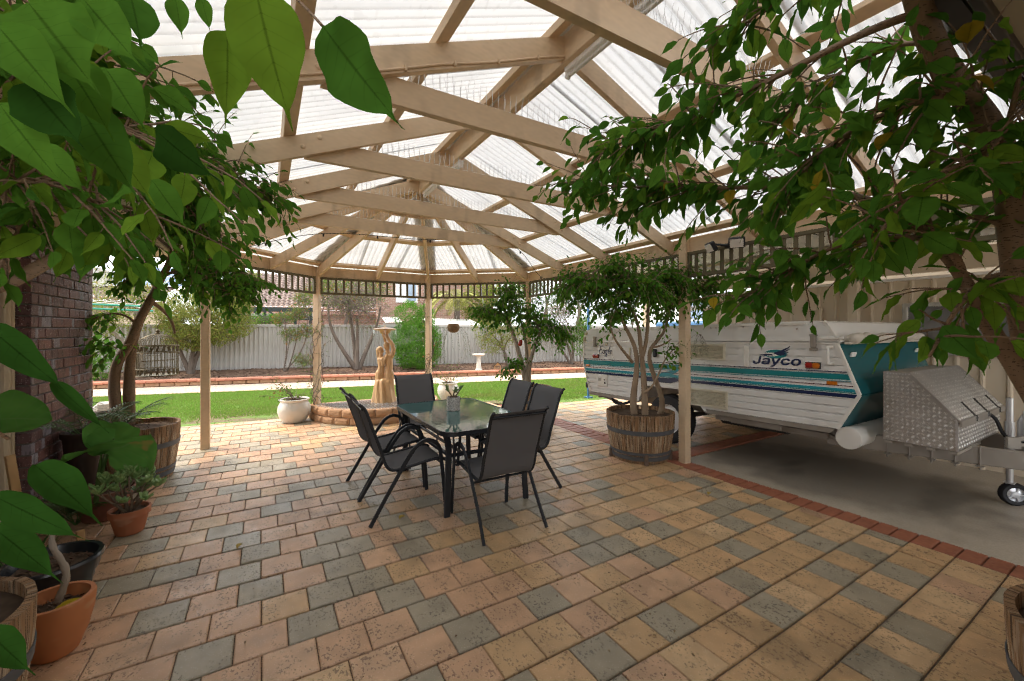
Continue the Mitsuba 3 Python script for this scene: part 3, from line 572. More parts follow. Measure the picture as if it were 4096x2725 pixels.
# festoon cable strung across the octagon
fl = thing('festoon_cable', 'black festoon cable without bulbs strung across the far end of the pergola', 'cable')
pts = curve([(-0.577, 6.04, 2.476), (-0.256, 6.664, 2.654), (0.534, 6.311, 2.864), (0.986, 6.159, 2.899), (2.099, 5.731, 2.857), (3.472, 5.614, 2.815), (4.137, 5.917, 2.454), (4.208, 5.178, 2.463), (4.351, 4.046, 2.507), (4.349, 2.885, 2.512), (4.339, 2.309, 2.538), (4.52, 1.853, 2.432)], 120)
obj('wire', MB().tube(pts, .0045, 6), 'cable_black', fl)
for k in range(4, 118, 9): obj('socket', MB().lathe([(0, -.035), (.010, -.035), (.013, -.01), (.009, .008), (0, .008)], 10, pts[k] - (0, 0, .006)), 'cable_black', fl, smooth=40)
fld = thing('flood_light', 'twin black flood light with sensor on the pergola beam', 'flood light')
c = np.array((4.13, 2.583, 2.437)); obj('mount', MB().box(c + (.05, 0, .0), (.08, .07, .05), ch=.01).tube([c, c + (-.02, .12, .03)], .012, 8).tube([c, c + (-.02, -.1, .03)], .012, 8), 'black_metal', fld)
for s_ in (-1, 1):
    o = c + (-.05, s_ * -.14, .0); R = rotz(.5 * s_) @ roty(-.5); obj('lamp_head', MB().box(o, (.05, .15, .11), R, ch=.012), 'black_metal', fld); obj('lens', MB().box(o + R @ (-.027, 0, 0), (.004, .12, .085), R), 'white_steel', fld)
# ---------------------------------------------------------------- brick house on the left, its window and eave
house = thing('brick_house', 'dark brown brick house corner with cream window frame on the left of the terrace', 'house')
wall = numbered(house + '__wall'); HX, HY0, HY1, CH, BLEN = -1.5, 4.478, 5.77, .0865, .235
wm = MB(); wm.box((HX - .075, (HY0 + HY1) / 2, 1.25), (.13, HY1 - HY0 - .02, 2.5)).box((HX - .075, 1.0, .07), (.13, 6.9, .17)).box((-5.5, HY1 - .07, 1.25), (8, .12, 2.5)).box((HX - .085, .5, 2.40), (.13, 7.9, .2)).box((HX - .075, 1.55, 1.25), (.13, 2.0, 2.5)).box((HX - .25, HY0 + .07, 1.25), (.36, .12, 2.5))
obj('mortar', wm, 'mortar', wall); rr = np.random.default_rng(21)
def brick_ply(l, i): return ply(MB().box((0, 0, 0), (.115, l, CH - .0105), ch=.003).mesh(), 'house_brick', uv=np.full((len(MB().box((0, 0, 0), (.115, l, CH - .0105), ch=.003).mesh()[0]), 2), i + .5))
BF = [brick_ply(BLEN - .0105, i) for i in range(24)]; BHf = [brick_ply(BLEN / 2 - .0105, i + 30) for i in range(12)]
for k in range(28):
    z = CH * (k + .5) + .018; y = HY0; first = k % 2 == 0
    while y < HY1 - .02:
        full = not (first and y == HY0) and y + BLEN <= HY1 + .03; l = BLEN if full else BLEN / 2
        sh = BF[int(rr.integers(24))] if full else BHf[int(rr.integers(12))]
        obj('brick', sh, None, wall, to_world=T().translate([HX - .0555 + float(rr.normal(0, .0012)), y + l / 2, z])); y += l
    ret = BHf[int(rr.integers(12))] if k % 2 else BF[int(rr.integers(24))]; l = BLEN / 2 if k % 2 else BLEN
    obj('brick', ret, None, wall, to_world=T().translate([HX - .115 - l / 2, HY0 + .0575 + .002, z]).rotate([0, 0, 1], 90))
for k in range(2):                                             # course under the window
    for j in range(16):
        obj('brick', BF[int(rr.integers(24))], None, wall, to_world=T().translate([HX - .0555, HY0 - .12 - j * BLEN - .1175 * (k % 2), CH * (k + .5) + .018]))
win = numbered(house + '__window'); WX = HX - .10; y1 = HY0 - .004; y0 = y1 - 1.9
m = MB()
for yy, w in ((y1 - .055, .11), (y0 + .055, .11)): m.box((WX - .03, yy, 1.24), (.10, w, 2.12), ch=.012)
m.box((WX - .03, (y0 + y1) / 2, 2.255), (.098, 1.9, .09), ch=.01).box((WX - .02, (y0 + y1) / 2, .20), (.14, 1.9, .06), ch=.01)
m.box((WX + .016, y1 - .030, 1.24), (.03, .035, 2.1), ch=.008).box((WX + .016, y1 - .085, 1.24), (.026, .03, 2.1), ch=.008)
obj('frame', m, 'cream_paint', win); m = MB()
for z in (1.78, 1.28, .76): m.box((WX - .05, (y0 + y1) / 2, z), (.03, 1.7, .03), ch=.004)
for yy in (y1 - .7, y1 - 1.25): m.box((WX - .05, yy, 1.24), (.028, .03, 2.0), ch=.004)
obj('glazing_bar', m, 'cream_paint', win, kind='stuff'); obj('pane', MB().box((WX - .055, (y0 + y1) / 2, 1.24), (.006, 1.72, 2.06)), 'dark_glass', win)
ev = numbered(house + '__eave')
obj('soffit', MB().box((HX + .30, 1.6, 2.405), (.66, 9.2, .012)), 'eave_paint', ev); obj('fascia', MB().box((-.885, 1.6, 2.47), (.025, 9.2, .16), ch=.003).box((-1.5, 6.19, 2.47), (1.24, .025, .158), ch=.003), 'cream_paint', ev)
obj('gutter', MB().prism([(0, 0), (.09, 0), (.105, .03), (.11, .10), (.10, .105), (0, .105)], -3.0, 6.26, np.array([[1, 0, 0], [0, 0, 1], [0, 1, 0]], float).T @ np.eye(3), (-.870, 0, 2.43)), 'gutter_steel', ev)
obj('roof', MB().box((-3.6, 1.4, 3.65), (6.0, 9.4, .06), roty(.42)), 'roof_tile', house)
# ---------------------------------------------------------------- shed and carport on the right
SXW = 6.9
shed = thing('shed', 'long cream ribbed steel shed wall behind the white camper trailer', 'shed')
def ribbed(y0, y1, z0, z1, x):
    ys = []
    y = y0
    while y < y1:
        for dy, dx in ((0, 0), (.150, 0), (.165, -.022), (.185, -.022), (.2, 0)):
            ys.append((min(y + dy, y1), dx))
        y += .2
    return MB().grid([[(x + dx, yy, z) for yy, dx in ys] for z in (z0, z1)])
for k in range(11): obj('wall_sheet', ribbed(-4 + k * .79, -4 + k * .79 + .785 if k < 10 else 4.7, .0, 2.2, SXW), 'shed_steel', shed)
obj('top_trim', MB().box((SXW - .03, .35, 2.19), (.05, 8.7, .035), ch=.008), 'white_steel', shed); obj('corner_trim', MB().box((SXW + .02, 4.72, 1.08), (.1, .06, 2.2), ch=.004), 'shed_steel', shed)
obj('end_wall', MB().box((SXW + 2.0, 4.70, 1.1), (3.9, .03, 2.2)), 'shed_steel', shed); obj('roof', MB().box((SXW + 1.9, .3, 2.45), (4.2, 9.2, .04), roty(.06)), 'ceiling_steel', shed)
w_ = numbered(shed + '__window')
obj('frame', MB().box((SXW - .045, 1.35, 1.285), (.06, 1.25, .05), ch=.006).box((SXW - .045, 1.35, 1.86), (.06, 1.25, .05), ch=.006).box((SXW - .045, 1.95, 1.57), (.058, .05, .55), ch=.006).box((SXW - .045, .75, 1.57), (.058, .05, .55), ch=.006).box((SXW - .045, 1.35, 1.57), (.05, .035, .52), ch=.006), 'gutter_steel', w_)
obj('pane', MB().box((SXW - .038, 1.35, 1.57), (.008, 1.2, .56)), 'reflect_grey_glass', w_)
obj('hatch_frame', MB().box((SXW - .04, 3.45, 1.86), (.035, 1.15, .03)).box((SXW - .04, 4.03, 1.62), (.035, .03, .48)).box((SXW - .04, 2.87, 1.62), (.035, .03, .48)), 'shed_steel', shed)
obj('downpipe', MB().tube(curve([(SXW - .05, 4.62, 2.12), (SXW - .07, 4.64, 2.0), (SXW - .06, 4.78, 1.96), (SXW - .04, 5.0, 1.95)], 14), .045, 12), 'white_steel', shed, smooth=50)
cp = thing('carport', 'flat steel roofed carport over the parked camper trailer', 'carport')
def ceil(x0, x1, y0, y1, z):
    xs = []
    x = x0
    while x < x1:
        for dx, dz in ((0, 0), (.075, 0), (.083, .016), (.097, .016), (.105, 0)): xs.append((min(x + dx, x1), dz))
        x += .105
    return MB().grid([[(xx, yy, z + dz) for xx, dz in xs] for yy in (y0, y1)])
for k in range(9): obj('roof_sheet', ceil(4.32, 6.95, -3.2 + k * 1.03, -3.2 + k * 1.03 + 1.028, 2.615), 'ceiling_steel', cp)
obj('skylight_strip', MB().box((6.12, 1.4, 2.585), (.10, 9.2, .03), ch=.004), 'lichen_fascia', cp)
obj('end_beam', MB().box((5.65, 6.07, 2.53), (2.7, .05, .18), ch=.004), 'brown_paint', cp); obj('side_beam', MB().box((SXW - .12, 1.4, 2.36), (.09, 9.2, .24), ch=.005), 'shed_steel', cp); obj('inner_gutter', MB().box((6.45, 1.4, 2.55), (.18, 9.2, .07), ch=.012), 'white_steel', cp)
for k, yy in enumerate((5.98, 2.45, -1.2)): obj('column', MB().box((SXW - .12, yy, 1.2), (.10, .11, 2.08), ch=.005), 'shed_steel', cp)
obj('conduit', MB().tube([(SXW - .19, 2.4, 2.20), (SXW - .35, 2.2, 2.21), (5.6, 2.42, 2.42)], .014, 8), 'gutter_steel', cp)
# ---------------------------------------------------------------- boundary fence
fence = thing('steel_fence', 'pale grey corrugated steel boundary fence behind the garden bed', 'fence')
FN = 3.08
for k in range(-6, 12):
    s0, s1 = k * 1.52 + .2, k * 1.52 + 1.715; ss = np.arange(s0, s1 + .001, .125 / 10); R2 = []
    for s in ss:
        h = .021 * math.cos(2 * math.pi * s / .125); h = math.copysign(abs(h / .021) ** .7, h) * .021; p = along(s, FN + h); R2.append([(p[0], p[1], z) for z in (.12, .9, 1.66)])
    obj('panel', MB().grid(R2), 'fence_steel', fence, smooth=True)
    a, b = along(s0 - .002, FN), along(s1 + .002, FN); obj('cap_rail', MB().bar((*a, 1.675), (*b, 1.675), .055, .075, .006), 'fence_steel', fence); obj('post', MB().box((*along(s0 - .01, FN + .045), .85), (.05, .05, 1.6), Rp), 'fence_steel', fence)
# ---------------------------------------------------------------- camper trailer under the carport
van = thing('camper_trailer', 'white folded camper trailer with teal stripes parked under the carport', 'camper trailer')
VM = np.array([[0, 1, 0, 4.65], [-1, 0, 0, 5.45], [.0235, 0, 1, 0], [0, 0, 0, 1.]])       # local: s to the front, w across, z up; nose slightly raised
def vobj(name, m, bsdf, parent=van, smooth=False, **k):
    v, f = m.mesh() if isinstance(m, MB) else (np.array(m.vertices), np.array(m.faces)) if hasattr(m, 'vertices') else m
    v = np.asarray(v) @ VM[:3, :3].T + VM[:3, 3]
    return obj(name, (v, np.asarray(f)[:, ::-1]), bsdf, parent, smooth=smooth, **k)
SZ = np.array([[1, 0, 0], [0, 0, 1], [0, 1, 0]], float)                                      # outline (s, z) extruded across w
def side(m, outline, w0, w1): return m.poly(outline, w0, w1, SZ)
LOW = Polygon([(.16, .523), (0, 1.0), (0, 1.351), (3.635, 1.342), (3.81, .87), (3.64, .534)])
ARCH = Polygon([(1.22, .3), (1.22, .55), (1.36, .735), (2.05, .735), (2.26, .50), (2.26, .3)])
TOP = Polygon([(0, 1.36), (.03, 1.46), (.10, 1.555), (.2, 1.575), (3.46, 1.572), (3.54, 1.55), (3.665, 1.352)])
core = LOW.difference(ARCH).buffer(-.004); vobj('body', side(MB(), core, .026, 2.055), 'van_white'); vobj('roof', side(side(MB(), TOP.buffer(-.006), .0, 2.065), TOP.buffer(-.05).buffer(.02), -.004, 2.07), 'van_white')
def strip(poly, z0, z1, z0f=None, z1f=None):
    z0f, z1f = z0 if z0f is None else z0f, z1 if z1f is None else z1f
    return poly.intersection(Polygon([(-.2, z0), (3.95, z0f), (3.95, z1f), (-.2, z1)]))
cut = [.523, .60, .675, .75, .825, .90, .98, 1.06, 1.135, 1.21, 1.285, 1.349]
for a, b in zip(cut[:-1], cut[1:]):
    g = strip(LOW.difference(ARCH).buffer(-.002), a + .0055, b - .0055)
    for q in getattr(g, 'geoms', [g]): vobj('side_plank', side(side(MB(), q, .004, .027), q.buffer(-.006), 0, .005), 'van_white')
for a, b in ((1.362, 1.42), (1.426, 1.487)):
    q = strip(TOP.buffer(-.012), a, b); vobj('side_plank', side(MB(), q.buffer(-.003), -.012, .004), 'van_white')
m = MB(); side(m, Polygon([(.02, 1.343), (3.65, 1.336), (3.67, 1.352), (0, 1.362)]), -.014, .02); vobj('belt_rail', m, 'van_trim')
m = MB(); side(m, Polygon([(.6, 1.533), (3.38, 1.533), (3.38, 1.556), (.6, 1.556)]), -.022, .006); vobj('roof_rail', m, 'van_trim')

def edge_bar(a, b, w=.022):
    a, b = np.array(a), np.array(b); d = (b - a) / np.linalg.norm(b - a); n = np.array((-d[1], d[0])) * w / 2; return Polygon([a + n, b + n, b - n, a - n])
for a, b in (((3.635, 1.342), (3.81, .87)), ((3.81, .87), (3.64, .534)), ((0, 1.0), (0, 1.351)), ((.16, .523), (0, 1.0)), ((3.53, 1.56), (3.665, 1.352)), ((.08, 1.54), (0, 1.36))): vobj('edge_trim', side(MB(), edge_bar(a, b), -.008, .03), 'van_trim')
vobj('skirt_rail', side(MB(), Polygon([(.14, .478), (1.20, .48), (1.20, .524), (.15, .523)]), -.004, .03), 'galv_frame'); vobj('skirt_rail', side(MB(), Polygon([(2.27, .482), (3.58, .486), (3.62, .533), (2.27, .528)]), -.004, .03), 'galv_frame')
vobj('arch_trim', side(MB(), ARCH.buffer(.03).difference(ARCH).intersection(sbox(1.1, .5, 2.4, .9)), -.006, .02), 'van_white')
# front: two teal faces meeting at a forward crease
for (a, b), nm in ((((3.635, 1.335), (3.812, .872)), 'front_panel'), (((3.812, .868), (3.645, .54)), 'front_panel')): vobj(nm, side(MB(), edge_bar(a, b, .016), .03, 2.04), 'van_teal')
for w in (.18, 1.86): vobj('front_marker_lamp', MB().box((3.70, w, 1.235), (.02, .10, .05), roty(.36), ch=.008), 'white_steel')
# stripes and marks, thin films on the side
def film(poly, w=-.004): return side(MB(), poly, w - .002, .001)
SIDE = LOW.difference(ARCH).buffer(-.016)
for z0, z1, f0, f1, c in ((.972, 1.049, 1.006, 1.056, 'decal_teal'), (1.066, 1.073, 1.072, 1.080, 'decal_navy'), (.955, .961, .990, .996, 'decal_cyan'), (.932, .938, .945, .951, 'decal_maroon'), (.880, .912, .894, .922, 'decal_cyan'), (.868, .876, .882, .890, 'decal_teal'), (.832, .862, .840, .874, 'decal_navy')):
    vobj('stripe', film(strip(SIDE, z0, z1, f0, f1)), c)
sw = Polygon([(1.35, .80), (1.75, .80), (1.95, .86), (2.06, .96), (2.1, 1.05), (2.02, 1.05), (1.96, .97), (1.85, .90), (1.7, .86), (1.35, .85)]); vobj('swirl', film(sw, -.003), 'decal_navy'); vobj('swirl', film(Polygon([(1.6, .88), (1.8, .92), (1.93, 1.0), (1.98, 1.055), (1.9, 1.055), (1.82, .98), (1.6, .93)]), -.0035), 'decal_cyan')
t = meshkit.text_mesh('Jayco', .085, .003, bold=True); v = np.array(t.vertices); x1 = v[:, 0].max(); v[:, 0] = v[:, 0] / x1 * .49 + v[:, 1] * .22
vobj('maker_name', (np.c_[v[:, 0] + 2.835, -.004 + v[:, 2], v[:, 1] + 1.118], t.faces[:, ::-1]), 'decal_navy')
th = np.linspace(0, 2 * np.pi, 40, endpoint=False); ell = Polygon(np.c_[3.085 + .112 * np.cos(th), 1.228 + .046 * np.sin(th)]); vobj('emblem', film(ell, -.003), 'decal_teal')
def feather(a, b, c, w):
    q = curve([(*a, 0), (*b, 0), (*c, 0)], 12)[:, :2]; d = np.gradient(q, axis=0); n = np.c_[-d[:, 1], d[:, 0]] / np.linalg.norm(d, axis=1, keepdims=True); h = w * np.sin(np.linspace(.12, 1, 12) * np.pi)[:, None] ** .7; return Polygon(np.vstack([q + n * h, (q - n * h)[::-1]])).buffer(0)
body_ = feather((2.97, 1.232), (3.06, 1.222), (3.15, 1.235), .020); vobj('emblem_bird', film(body_, -.0045), 'van_trim')
for k in range(4): vobj('emblem_wing', film(feather((3.07 + .012 * k, 1.235 - .004 * k), (3.14 + .01 * k, 1.258 - .012 * k), (3.235 - .008 * k, 1.315 - .031 * k), .0075), -.006), 'decal_navy')
for k in range(3): vobj('emblem_wing', film(feather((3.06, 1.225 - .006 * k), (2.98, 1.222 - .008 * k), (2.925 + .02 * k, 1.222 - .014 * k), .005), -.006), 'decal_navy')
# the model name in a written hand
def pen(strokes, s0, z0, sc, w=.0052):
    m = MB()
    for st in strokes:
        q = curve([(a, b, 0) for a, b in st], 18)[:, :2] * sc; q[:, 0] += q[:, 1] * .2; tt = np.linspace(0, 1, 18); d = np.gradient(q, axis=0); n = np.c_[-d[:, 1], d[:, 0]] / (np.linalg.norm(d, axis=1, keepdims=True) + 1e-9); h = (w * (.55 + .6 * np.abs(d[:, 1]) / (np.linalg.norm(d, axis=1) + 1e-9)))[:, None]
        P = np.stack([q + n * h, q - n * h], 1); m.grid(np.stack([P[..., 0] + s0, np.full(P.shape[:2], -.003), P[..., 1] + z0], -1))
    return m
E_st = [[(.5, .95), (.2, 1.0), (.05, .8), (.3, .55), (.45, .52)], [(.3, .53), (0, .35), (.05, .05), (.35, 0), (.6, .18)], [(.05, .98), (.3, 1.03), (.68, 1.0)]]
a_st = lambda o: [[(o + .35, .45), (o + .12, .48), (o, .2), (o + .12, 0), (o + .33, .3)], [(o + .37, .5), (o + .34, .1), (o + .48, .03)]]
g_st = [[(1.5, .45), (1.28, .48), (1.16, .2), (1.28, .02), (1.48, .3)], [(1.53, .5), (1.48, -.1), (1.38, -.42), (1.18, -.40), (1.2, -.25), (1.5, -.1)]]
l_st = [[(1.86, 1.0), (1.78, .6), (1.78, .08), (1.92, .04)]]; e_st = [[(2.02, .22), (2.22, .32), (2.2, .48), (2.06, .45), (2.0, .15), (2.1, 0), (2.3, .1)]]
vobj('model_name', pen(E_st + a_st(.66) + g_st + l_st + e_st, .385, 1.165, .118), 'decal_navy')
# fittings on the side
def vent(s0, s1, z0, z1):
    k = vobj('vent', side(MB(), Polygon([(s0, z0), (s1, z0), (s1, z1), (s0, z1)], [[(s0 + .02, z0 + .02), (s1 - .02, z0 + .02), (s1 - .02, z1 - .02), (s0 + .02, z1 - .02)]]), -.018, .004), 'van_ivory'); n = int((z1 - z0 - .04) / .0155)
    vobj('vent_back', MB().box(((s0 + s1) / 2, -.001, (z0 + z1) / 2), (s1 - s0 - .03, .004, z1 - z0 - .03)), 'dark_steel', k)
    m = MB()
    for i in range(n): m.box(((s0 + s1) / 2, -.009, z0 + .02 + (i + .5) * (z1 - z0 - .04) / n), (s1 - s0 - .045, .014, .0075), rotx(.5))
    vobj('louvre', m, 'van_ivory', k, kind='stuff')
vent(2.02, 2.53, 1.135, 1.33); vent(2.02, 2.56, .56, .775)
def lamp(s, z, w, h, c1, c2):
    k = vobj('side_lamp', MB().box((s - w / 4 + .001, -.02, z), (w / 2 - .002, .036, h), ch=.012), c1); vobj('lens', MB().box((s + w / 4 - .001, -.02, z), (w / 2 - .002, .036, h), ch=.012), c2, k); vobj('lamp_base', MB().box((s, -.003, z), (w + .012, .010, h + .012), ch=.004), 'dark_steel', k)
lamp(3.44, 1.125, .125, .055, 'lamp_red', 'lamp_amber'); lamp(.315, 1.118, .13, .058, 'lamp_red', 'lamp_red')
for s, z in ((3.60, .965), (.115, .962)): vobj('reflector', MB().box((s, -.008, z), (.085, .012, .034), ch=.004), 'lamp_amber')
for s in (3.45, .30): vobj('latch', MB().box((s, -.024, 1.36), (.05, .03, .12), ch=.008).box((s, -.02, 1.425), (.06, .035, .02), ch=.004).box((s, -.02, 1.285), (.062, .035, .03), ch=.004), 'galv_frame')
vobj('grab_handle', MB().tube([(3.585, -.002, 1.31), (3.585, -.05, 1.31), (3.588, -.05, 1.15), (3.588, -.002, 1.15)], .010, 8).box((3.585, -.006, 1.312), (.05, .014, .022), ch=.004).box((3.588, -.006, 1.148), (.05, .014, .022), ch=.004), 'van_trim')
vobj('joint_cover', MB().box((2.785, -.012, 1.195), (.055, .022, .235), ch=.006), 'van_trim')
hk = vobj('water_hatch', MB().box((.47, -.008, .735), (.22, .02, .19), ch=.02), 'van_trim'); vobj('lock', MB().box((.52, -.02, .75), (.02, .012, .02), ch=.004).box((.53, -.02, .70), (.028, .014, .03), ch=.004), 'dark_steel', hk); vobj('notice', MB().box((.42, -.019, .75), (.06, .002, .05)), 'gutter_steel', hk)
vobj('side_strap', MB().box((1.05, -.014, 1.16), (.022, .022, .21), ch=.004), 'van_ivory'); vobj('porch_lamp', MB().box((1.52, -.025, 1.20), (.06, .045, .11), ch=.014), 'black_metal')
for z in (1.49, 1.40): vobj('rear_catch', MB().box((.08 - .04 * (z < 1.45), -.014, z), (.06, .03, .035 if z > 1.45 else .08), ch=.006), 'lichen_fascia')
vobj('small_lamp', MB().box((.55, -.010, 1.315), (.07, .018, .03), ch=.006), 'van_ivory')
for s in (1.9, 2.35, 2.42, 2.75, 3.3): vobj('stud', MB().lathe([(.009, 0), (.008, .006), (0, .008)], 10, (s, -.012, 1.525 if s < 3.2 else 1.49), rotx(math.pi / 2)), 'galv_frame')
# folded bed cover at the front
cv = [(3.70 + .02 * math.sin(w * 9), w, 1.395 + .006 * math.sin(w * 23 + 1)) for w in np.linspace(.10, 2.02, 40)]; mm = MB().tube(cv, [.040 + .006 * math.sin(i * .9) + .004 * math.sin(i * 2.3) for i in range(40)], 14); v, f = mm.mesh(); v[:, 0] += .018 * (meshkit.fbm(v * 14, 3) - .5); v[:, 2] += .018 * (meshkit.fbm(v * 11 + 5, 3) - .5)
vobj('bed_cover', (v, f), 'canvas_white', smooth=True); vobj('cover_rail', MB().box((3.70, 1.03, 1.345), (.05, 1.96, .022), ch=.005), 'canvas_white'); vobj('cover_arm', MB().box((3.60, -.02, 1.395), (.20, .016, .028), ch=.004), 'van_trim')
# running gear
def wheel(w, sgn):
    o = (1.70, w, .315); k = numbered(van + '__wheel'); r = [(0, 0)]
    R = rotx(math.pi / 2 * sgn); prof = [(.20, -.09), (.295, -.095), (.315, -.075), (.32, -.03), (.32, .03), (.315, .075), (.295, .095), (.20, .09)]
    vobj('tyre', MB().lathe(prof, 48, o, R), 'black_rubber', k, smooth=50); vobj('rim', MB().lathe([(.205, .085), (.20, .055), (.16, .035), (.155, .05), (.07, .065), (.06, .095), (.03, .10), (0, .10)], 48, o, R).lathe([(.16, .03), (0.0, .028)], 24, o, R), 'wheel_white', k, smooth=40)
    m = MB()
    for a in np.arange(12) * np.pi / 6: m.box(np.array(o) + R @ np.array((.125 * math.cos(a), .125 * math.sin(a), .047)), (.026, .040, .012), R @ rotz(a), ch=.004)
    vobj('rim_slots', m, 'dark_steel', k, kind='stuff')
    m = MB()
    for i in range(64):
        for q in (-.045, 0, .045): a = i / 64 * 2 * np.pi + q * .8; m.box(np.array(o) + R @ np.array((.322 * math.cos(a), .322 * math.sin(a), q)), (.012, .018, .038), R @ rotz(a))
    vobj('tread', m, 'black_rubber', k, kind='stuff')
wheel(.10, 1); wheel(1.95, -1)
vobj('axle', MB().tube([(1.70, .1, .315), (1.70, 1.95, .315)], .035, 10), 'dark_steel')
for w in (.42, 1.62): vobj('chassis_rail', MB().box((1.85, w, .465), (3.5, .05, .11), ch=.004), 'galv_frame')
vobj('cross_member', MB().box((.3, 1.03, .47), (.05, 1.9, .07)).box((2.6, 1.03, .46), (.05, 1.9, .07)).box((3.45, 1.03, .47), (.05, 1.5, .09)), 'galv_frame', kind='stuff')
vobj('step_plate', MB().box((3.0, .30, .415), (1.0, .30, .06), ch=.004).box((2.75, .05, .445), (.75, .012, .05)), 'galv_frame'); vobj('under_tank', MB().box((2.55, 1.0, .36), (.85, 1.0, .16), ch=.03), 'dark_steel')
for s, w in ((.42, .18), (3.42, .2)): vobj('corner_steady', MB().bar((s - .25, w, .47), (s + .18, w, .40), .05, .03).box((s + .2, w, .385), (.10, .10, .025), ch=.005), 'galv_frame')
vobj('bumper', MB().box((-.05, .55, .70), (.07, .8, .11), ch=.01).box((-.09, .30, .60), (.10, .28, .10), ch=.01), 'black_metal'); vobj('hose', MB().tube(curve([(.55, .12, .47), (.62, .10, .40), (.75, .10, .385), (.9, .14, .43), (1.0, .2, .47)], 16), .02, 8), 'black_rubber', smooth=50)
vobj('awning_tube', MB().tube([(3.71, .09, .455), (3.71, 1.9, .455)], .098, 28), 'pvc_white', smooth=50); vobj('tube_cap', MB().lathe([(.104, -.03), (.104, .028), (.098, .034), (0, .036)], 32, (3.71, .075, .455), rotx(math.pi / 2)), 'pvc_white', smooth=40)
# tread-plate tool box on the drawbar
bx = numbered(van + '__tool_box'); BX0, BX1 = 4.85, 6.19; OUT = [(1.535, .56), (1.535, 1.18), (1.335, 1.182), (1.06, .845), (1.06, .56)]
YZ = np.array([[0, 0, 1], [1, 0, 0], [0, 1, 0]], float)
obj('case', MB().poly(Polygon(OUT).buffer(-.002), BX0, BX1, YZ), 'tread_alloy', bx); obj('lid', MB().bar((BX0 + .67, 1.352, 1.186), (BX0 + .67, 1.040, .806), BX1 - BX0 + .03, .014, .002, (0, .77, .63)), 'tread_alloy', bx)
obj('lid_lip', MB().box(((BX0 + BX1) / 2, 1.036, .795), (BX1 - BX0 + .03, .012, .05)), 'tread_alloy', bx)
def treads(o, u, v, lu, lv, inside=None, pitch=.034):
    m = MB(); o, u, v = map(np.asarray, (o, u, v)); n = np.cross(u, v)
    for i in range(int(lu / pitch)):
        for j in range(int(lv / pitch)):
            c, d = (i + .5) * pitch, (j + .5) * pitch
            if inside is not None and not inside(c, d): continue
            sg = 1 if (i + j) % 2 else -1; a = np.array((1, sg)) / 2 ** .5; b = np.array((-sg, 1)) / 2 ** .5
            for q in (-1.1, 0, 1.1):
                P = [a * t * .0125 + b * (q * .0076 + w * .0027) for t, w in ((-1, 0), (0, -1), (1, 0), (0, 1))]; P3 = [o + u * (c + p[0]) + v * (d + p[1]) for p in P] + [o + u * (c + b[0] * q * .0076) + v * (d + b[1] * q * .0076) + n * .0026]
                m.add(P3, [(0, 1, 4), (1, 2, 4), (2, 3, 4), (3, 0, 4)])
    return m
pz = Polygon([(a - .02 * 0, b) for a, b in OUT]).buffer(-.03)
from shapely.geometry import Point
obj('tread', treads((BX0 - .0005, 1.52, .575), (0, -1, 0), (0, 0, 1), .46, .60, lambda c, d: pz.contains(Point(1.52 - c, .575 + d))), 'tread_bar', bx, kind='stuff')
obj('tread', treads((BX0 + .01, 1.0595, .575), (1, 0, 0), (0, 0, 1), 1.33, .22), 'tread_bar', bx, kind='stuff')
un = unit((0, .312, .38)); obj('tread', treads(np.array((BX0 + .0, 1.046, .812)) + .0076 * np.array((0, -.77, .63)), (1, 0, 0), tuple(un), 1.35, .48), 'tread_bar', bx, kind='stuff')
m = MB()
for a, b in zip(OUT, OUT[1:] + OUT[:1]):
    for k in range(1, 9): q = np.array(a) + (np.array(b) - np.array(a)) * k / 9; cen = np.array((1.3, .83)); q = q + (cen - q) * .045; m.lathe([(.006, 0), (.004, .003), (0, .004)], 8, (BX0, q[0], q[1]), roty(-math.pi / 2))
obj('rivet', m, 'zinc', bx, kind='stuff')
m = MB(); obj('edge_angle', m.box((BX0 - .001, 1.0635, .70), (.006, .012, .27)).box((BX0 + .004, 1.058, .70), (.014, .006, .27)), 'zinc', bx)
for x in (5.25, 5.62, 6.0): obj('lid_latch', MB().bar((x, 1.125, .925), (x, 1.045, .822), .022, .016, .003, (0, -.77, .63)).box((x, 1.035, .80), (.03, .022, .05), ch=.004), 'dark_steel', bx)
for yy in (1.5, 1.36, 1.22, 1.085): obj('foot', MB().box((BX0 + .33, yy, .545), (.66, .055, .026), ch=.003), 'galv_frame', bx)
for sx in (0, 1):
    a = np.array((4.93 if not sx else 6.43, 2.0, .475)); b = np.array((5.62 if not sx else 5.74, .02, .485)); obj('drawbar', MB().bar(a, b, .055, .15, .006), 'galv_frame', van)
    if not sx:
        for t in (.22, .29, .36, .43, .50): q = a + (b - a) * t; obj('u_bolt', MB().tube([q + (-.035, 0, .085), q + (-.035, 0, -.10)], .006, 6).box(q + (-.03, 0, -.085), (.05, .05, .008)).tube([q + (-.035, 0, -.085), q + (-.035, 0, -.115)], .009, 6), 'galv_frame', van)
jx, jy = 5.72, .90; k = numbered(van + '__jockey_wheel')
obj('stem', MB().tube([(jx - .02, jy + .02, .95), (jx - .02, jy + .02, .19)], .024, 14).tube([(jx - .02, jy + .02, .74), (jx - .02, jy + .02, .42)], .032, 14), 'zinc', k, smooth=50)
Rw = rotz(math.radians(-52)) @ rotx(math.pi / 2)
obj('tyre', MB().lathe([(.060, -.028), (.088, -.032), (.10, -.018), (.10, .018), (.088, .032), (.060, .028)], 36, (jx, jy, .10), Rw), 'black_rubber', k, smooth=50); obj('rim', MB().lathe([(.062, .03), (.055, .012), (.03, .012), (.026, .03), (0, .032)], 30, (jx, jy, .10), Rw).lathe([(.062, -.03), (.055, -.012), (0, -.03)], 30, (jx, jy, .10), Rw @ rotx(math.pi)), 'zinc', k, smooth=40)
m = MB()
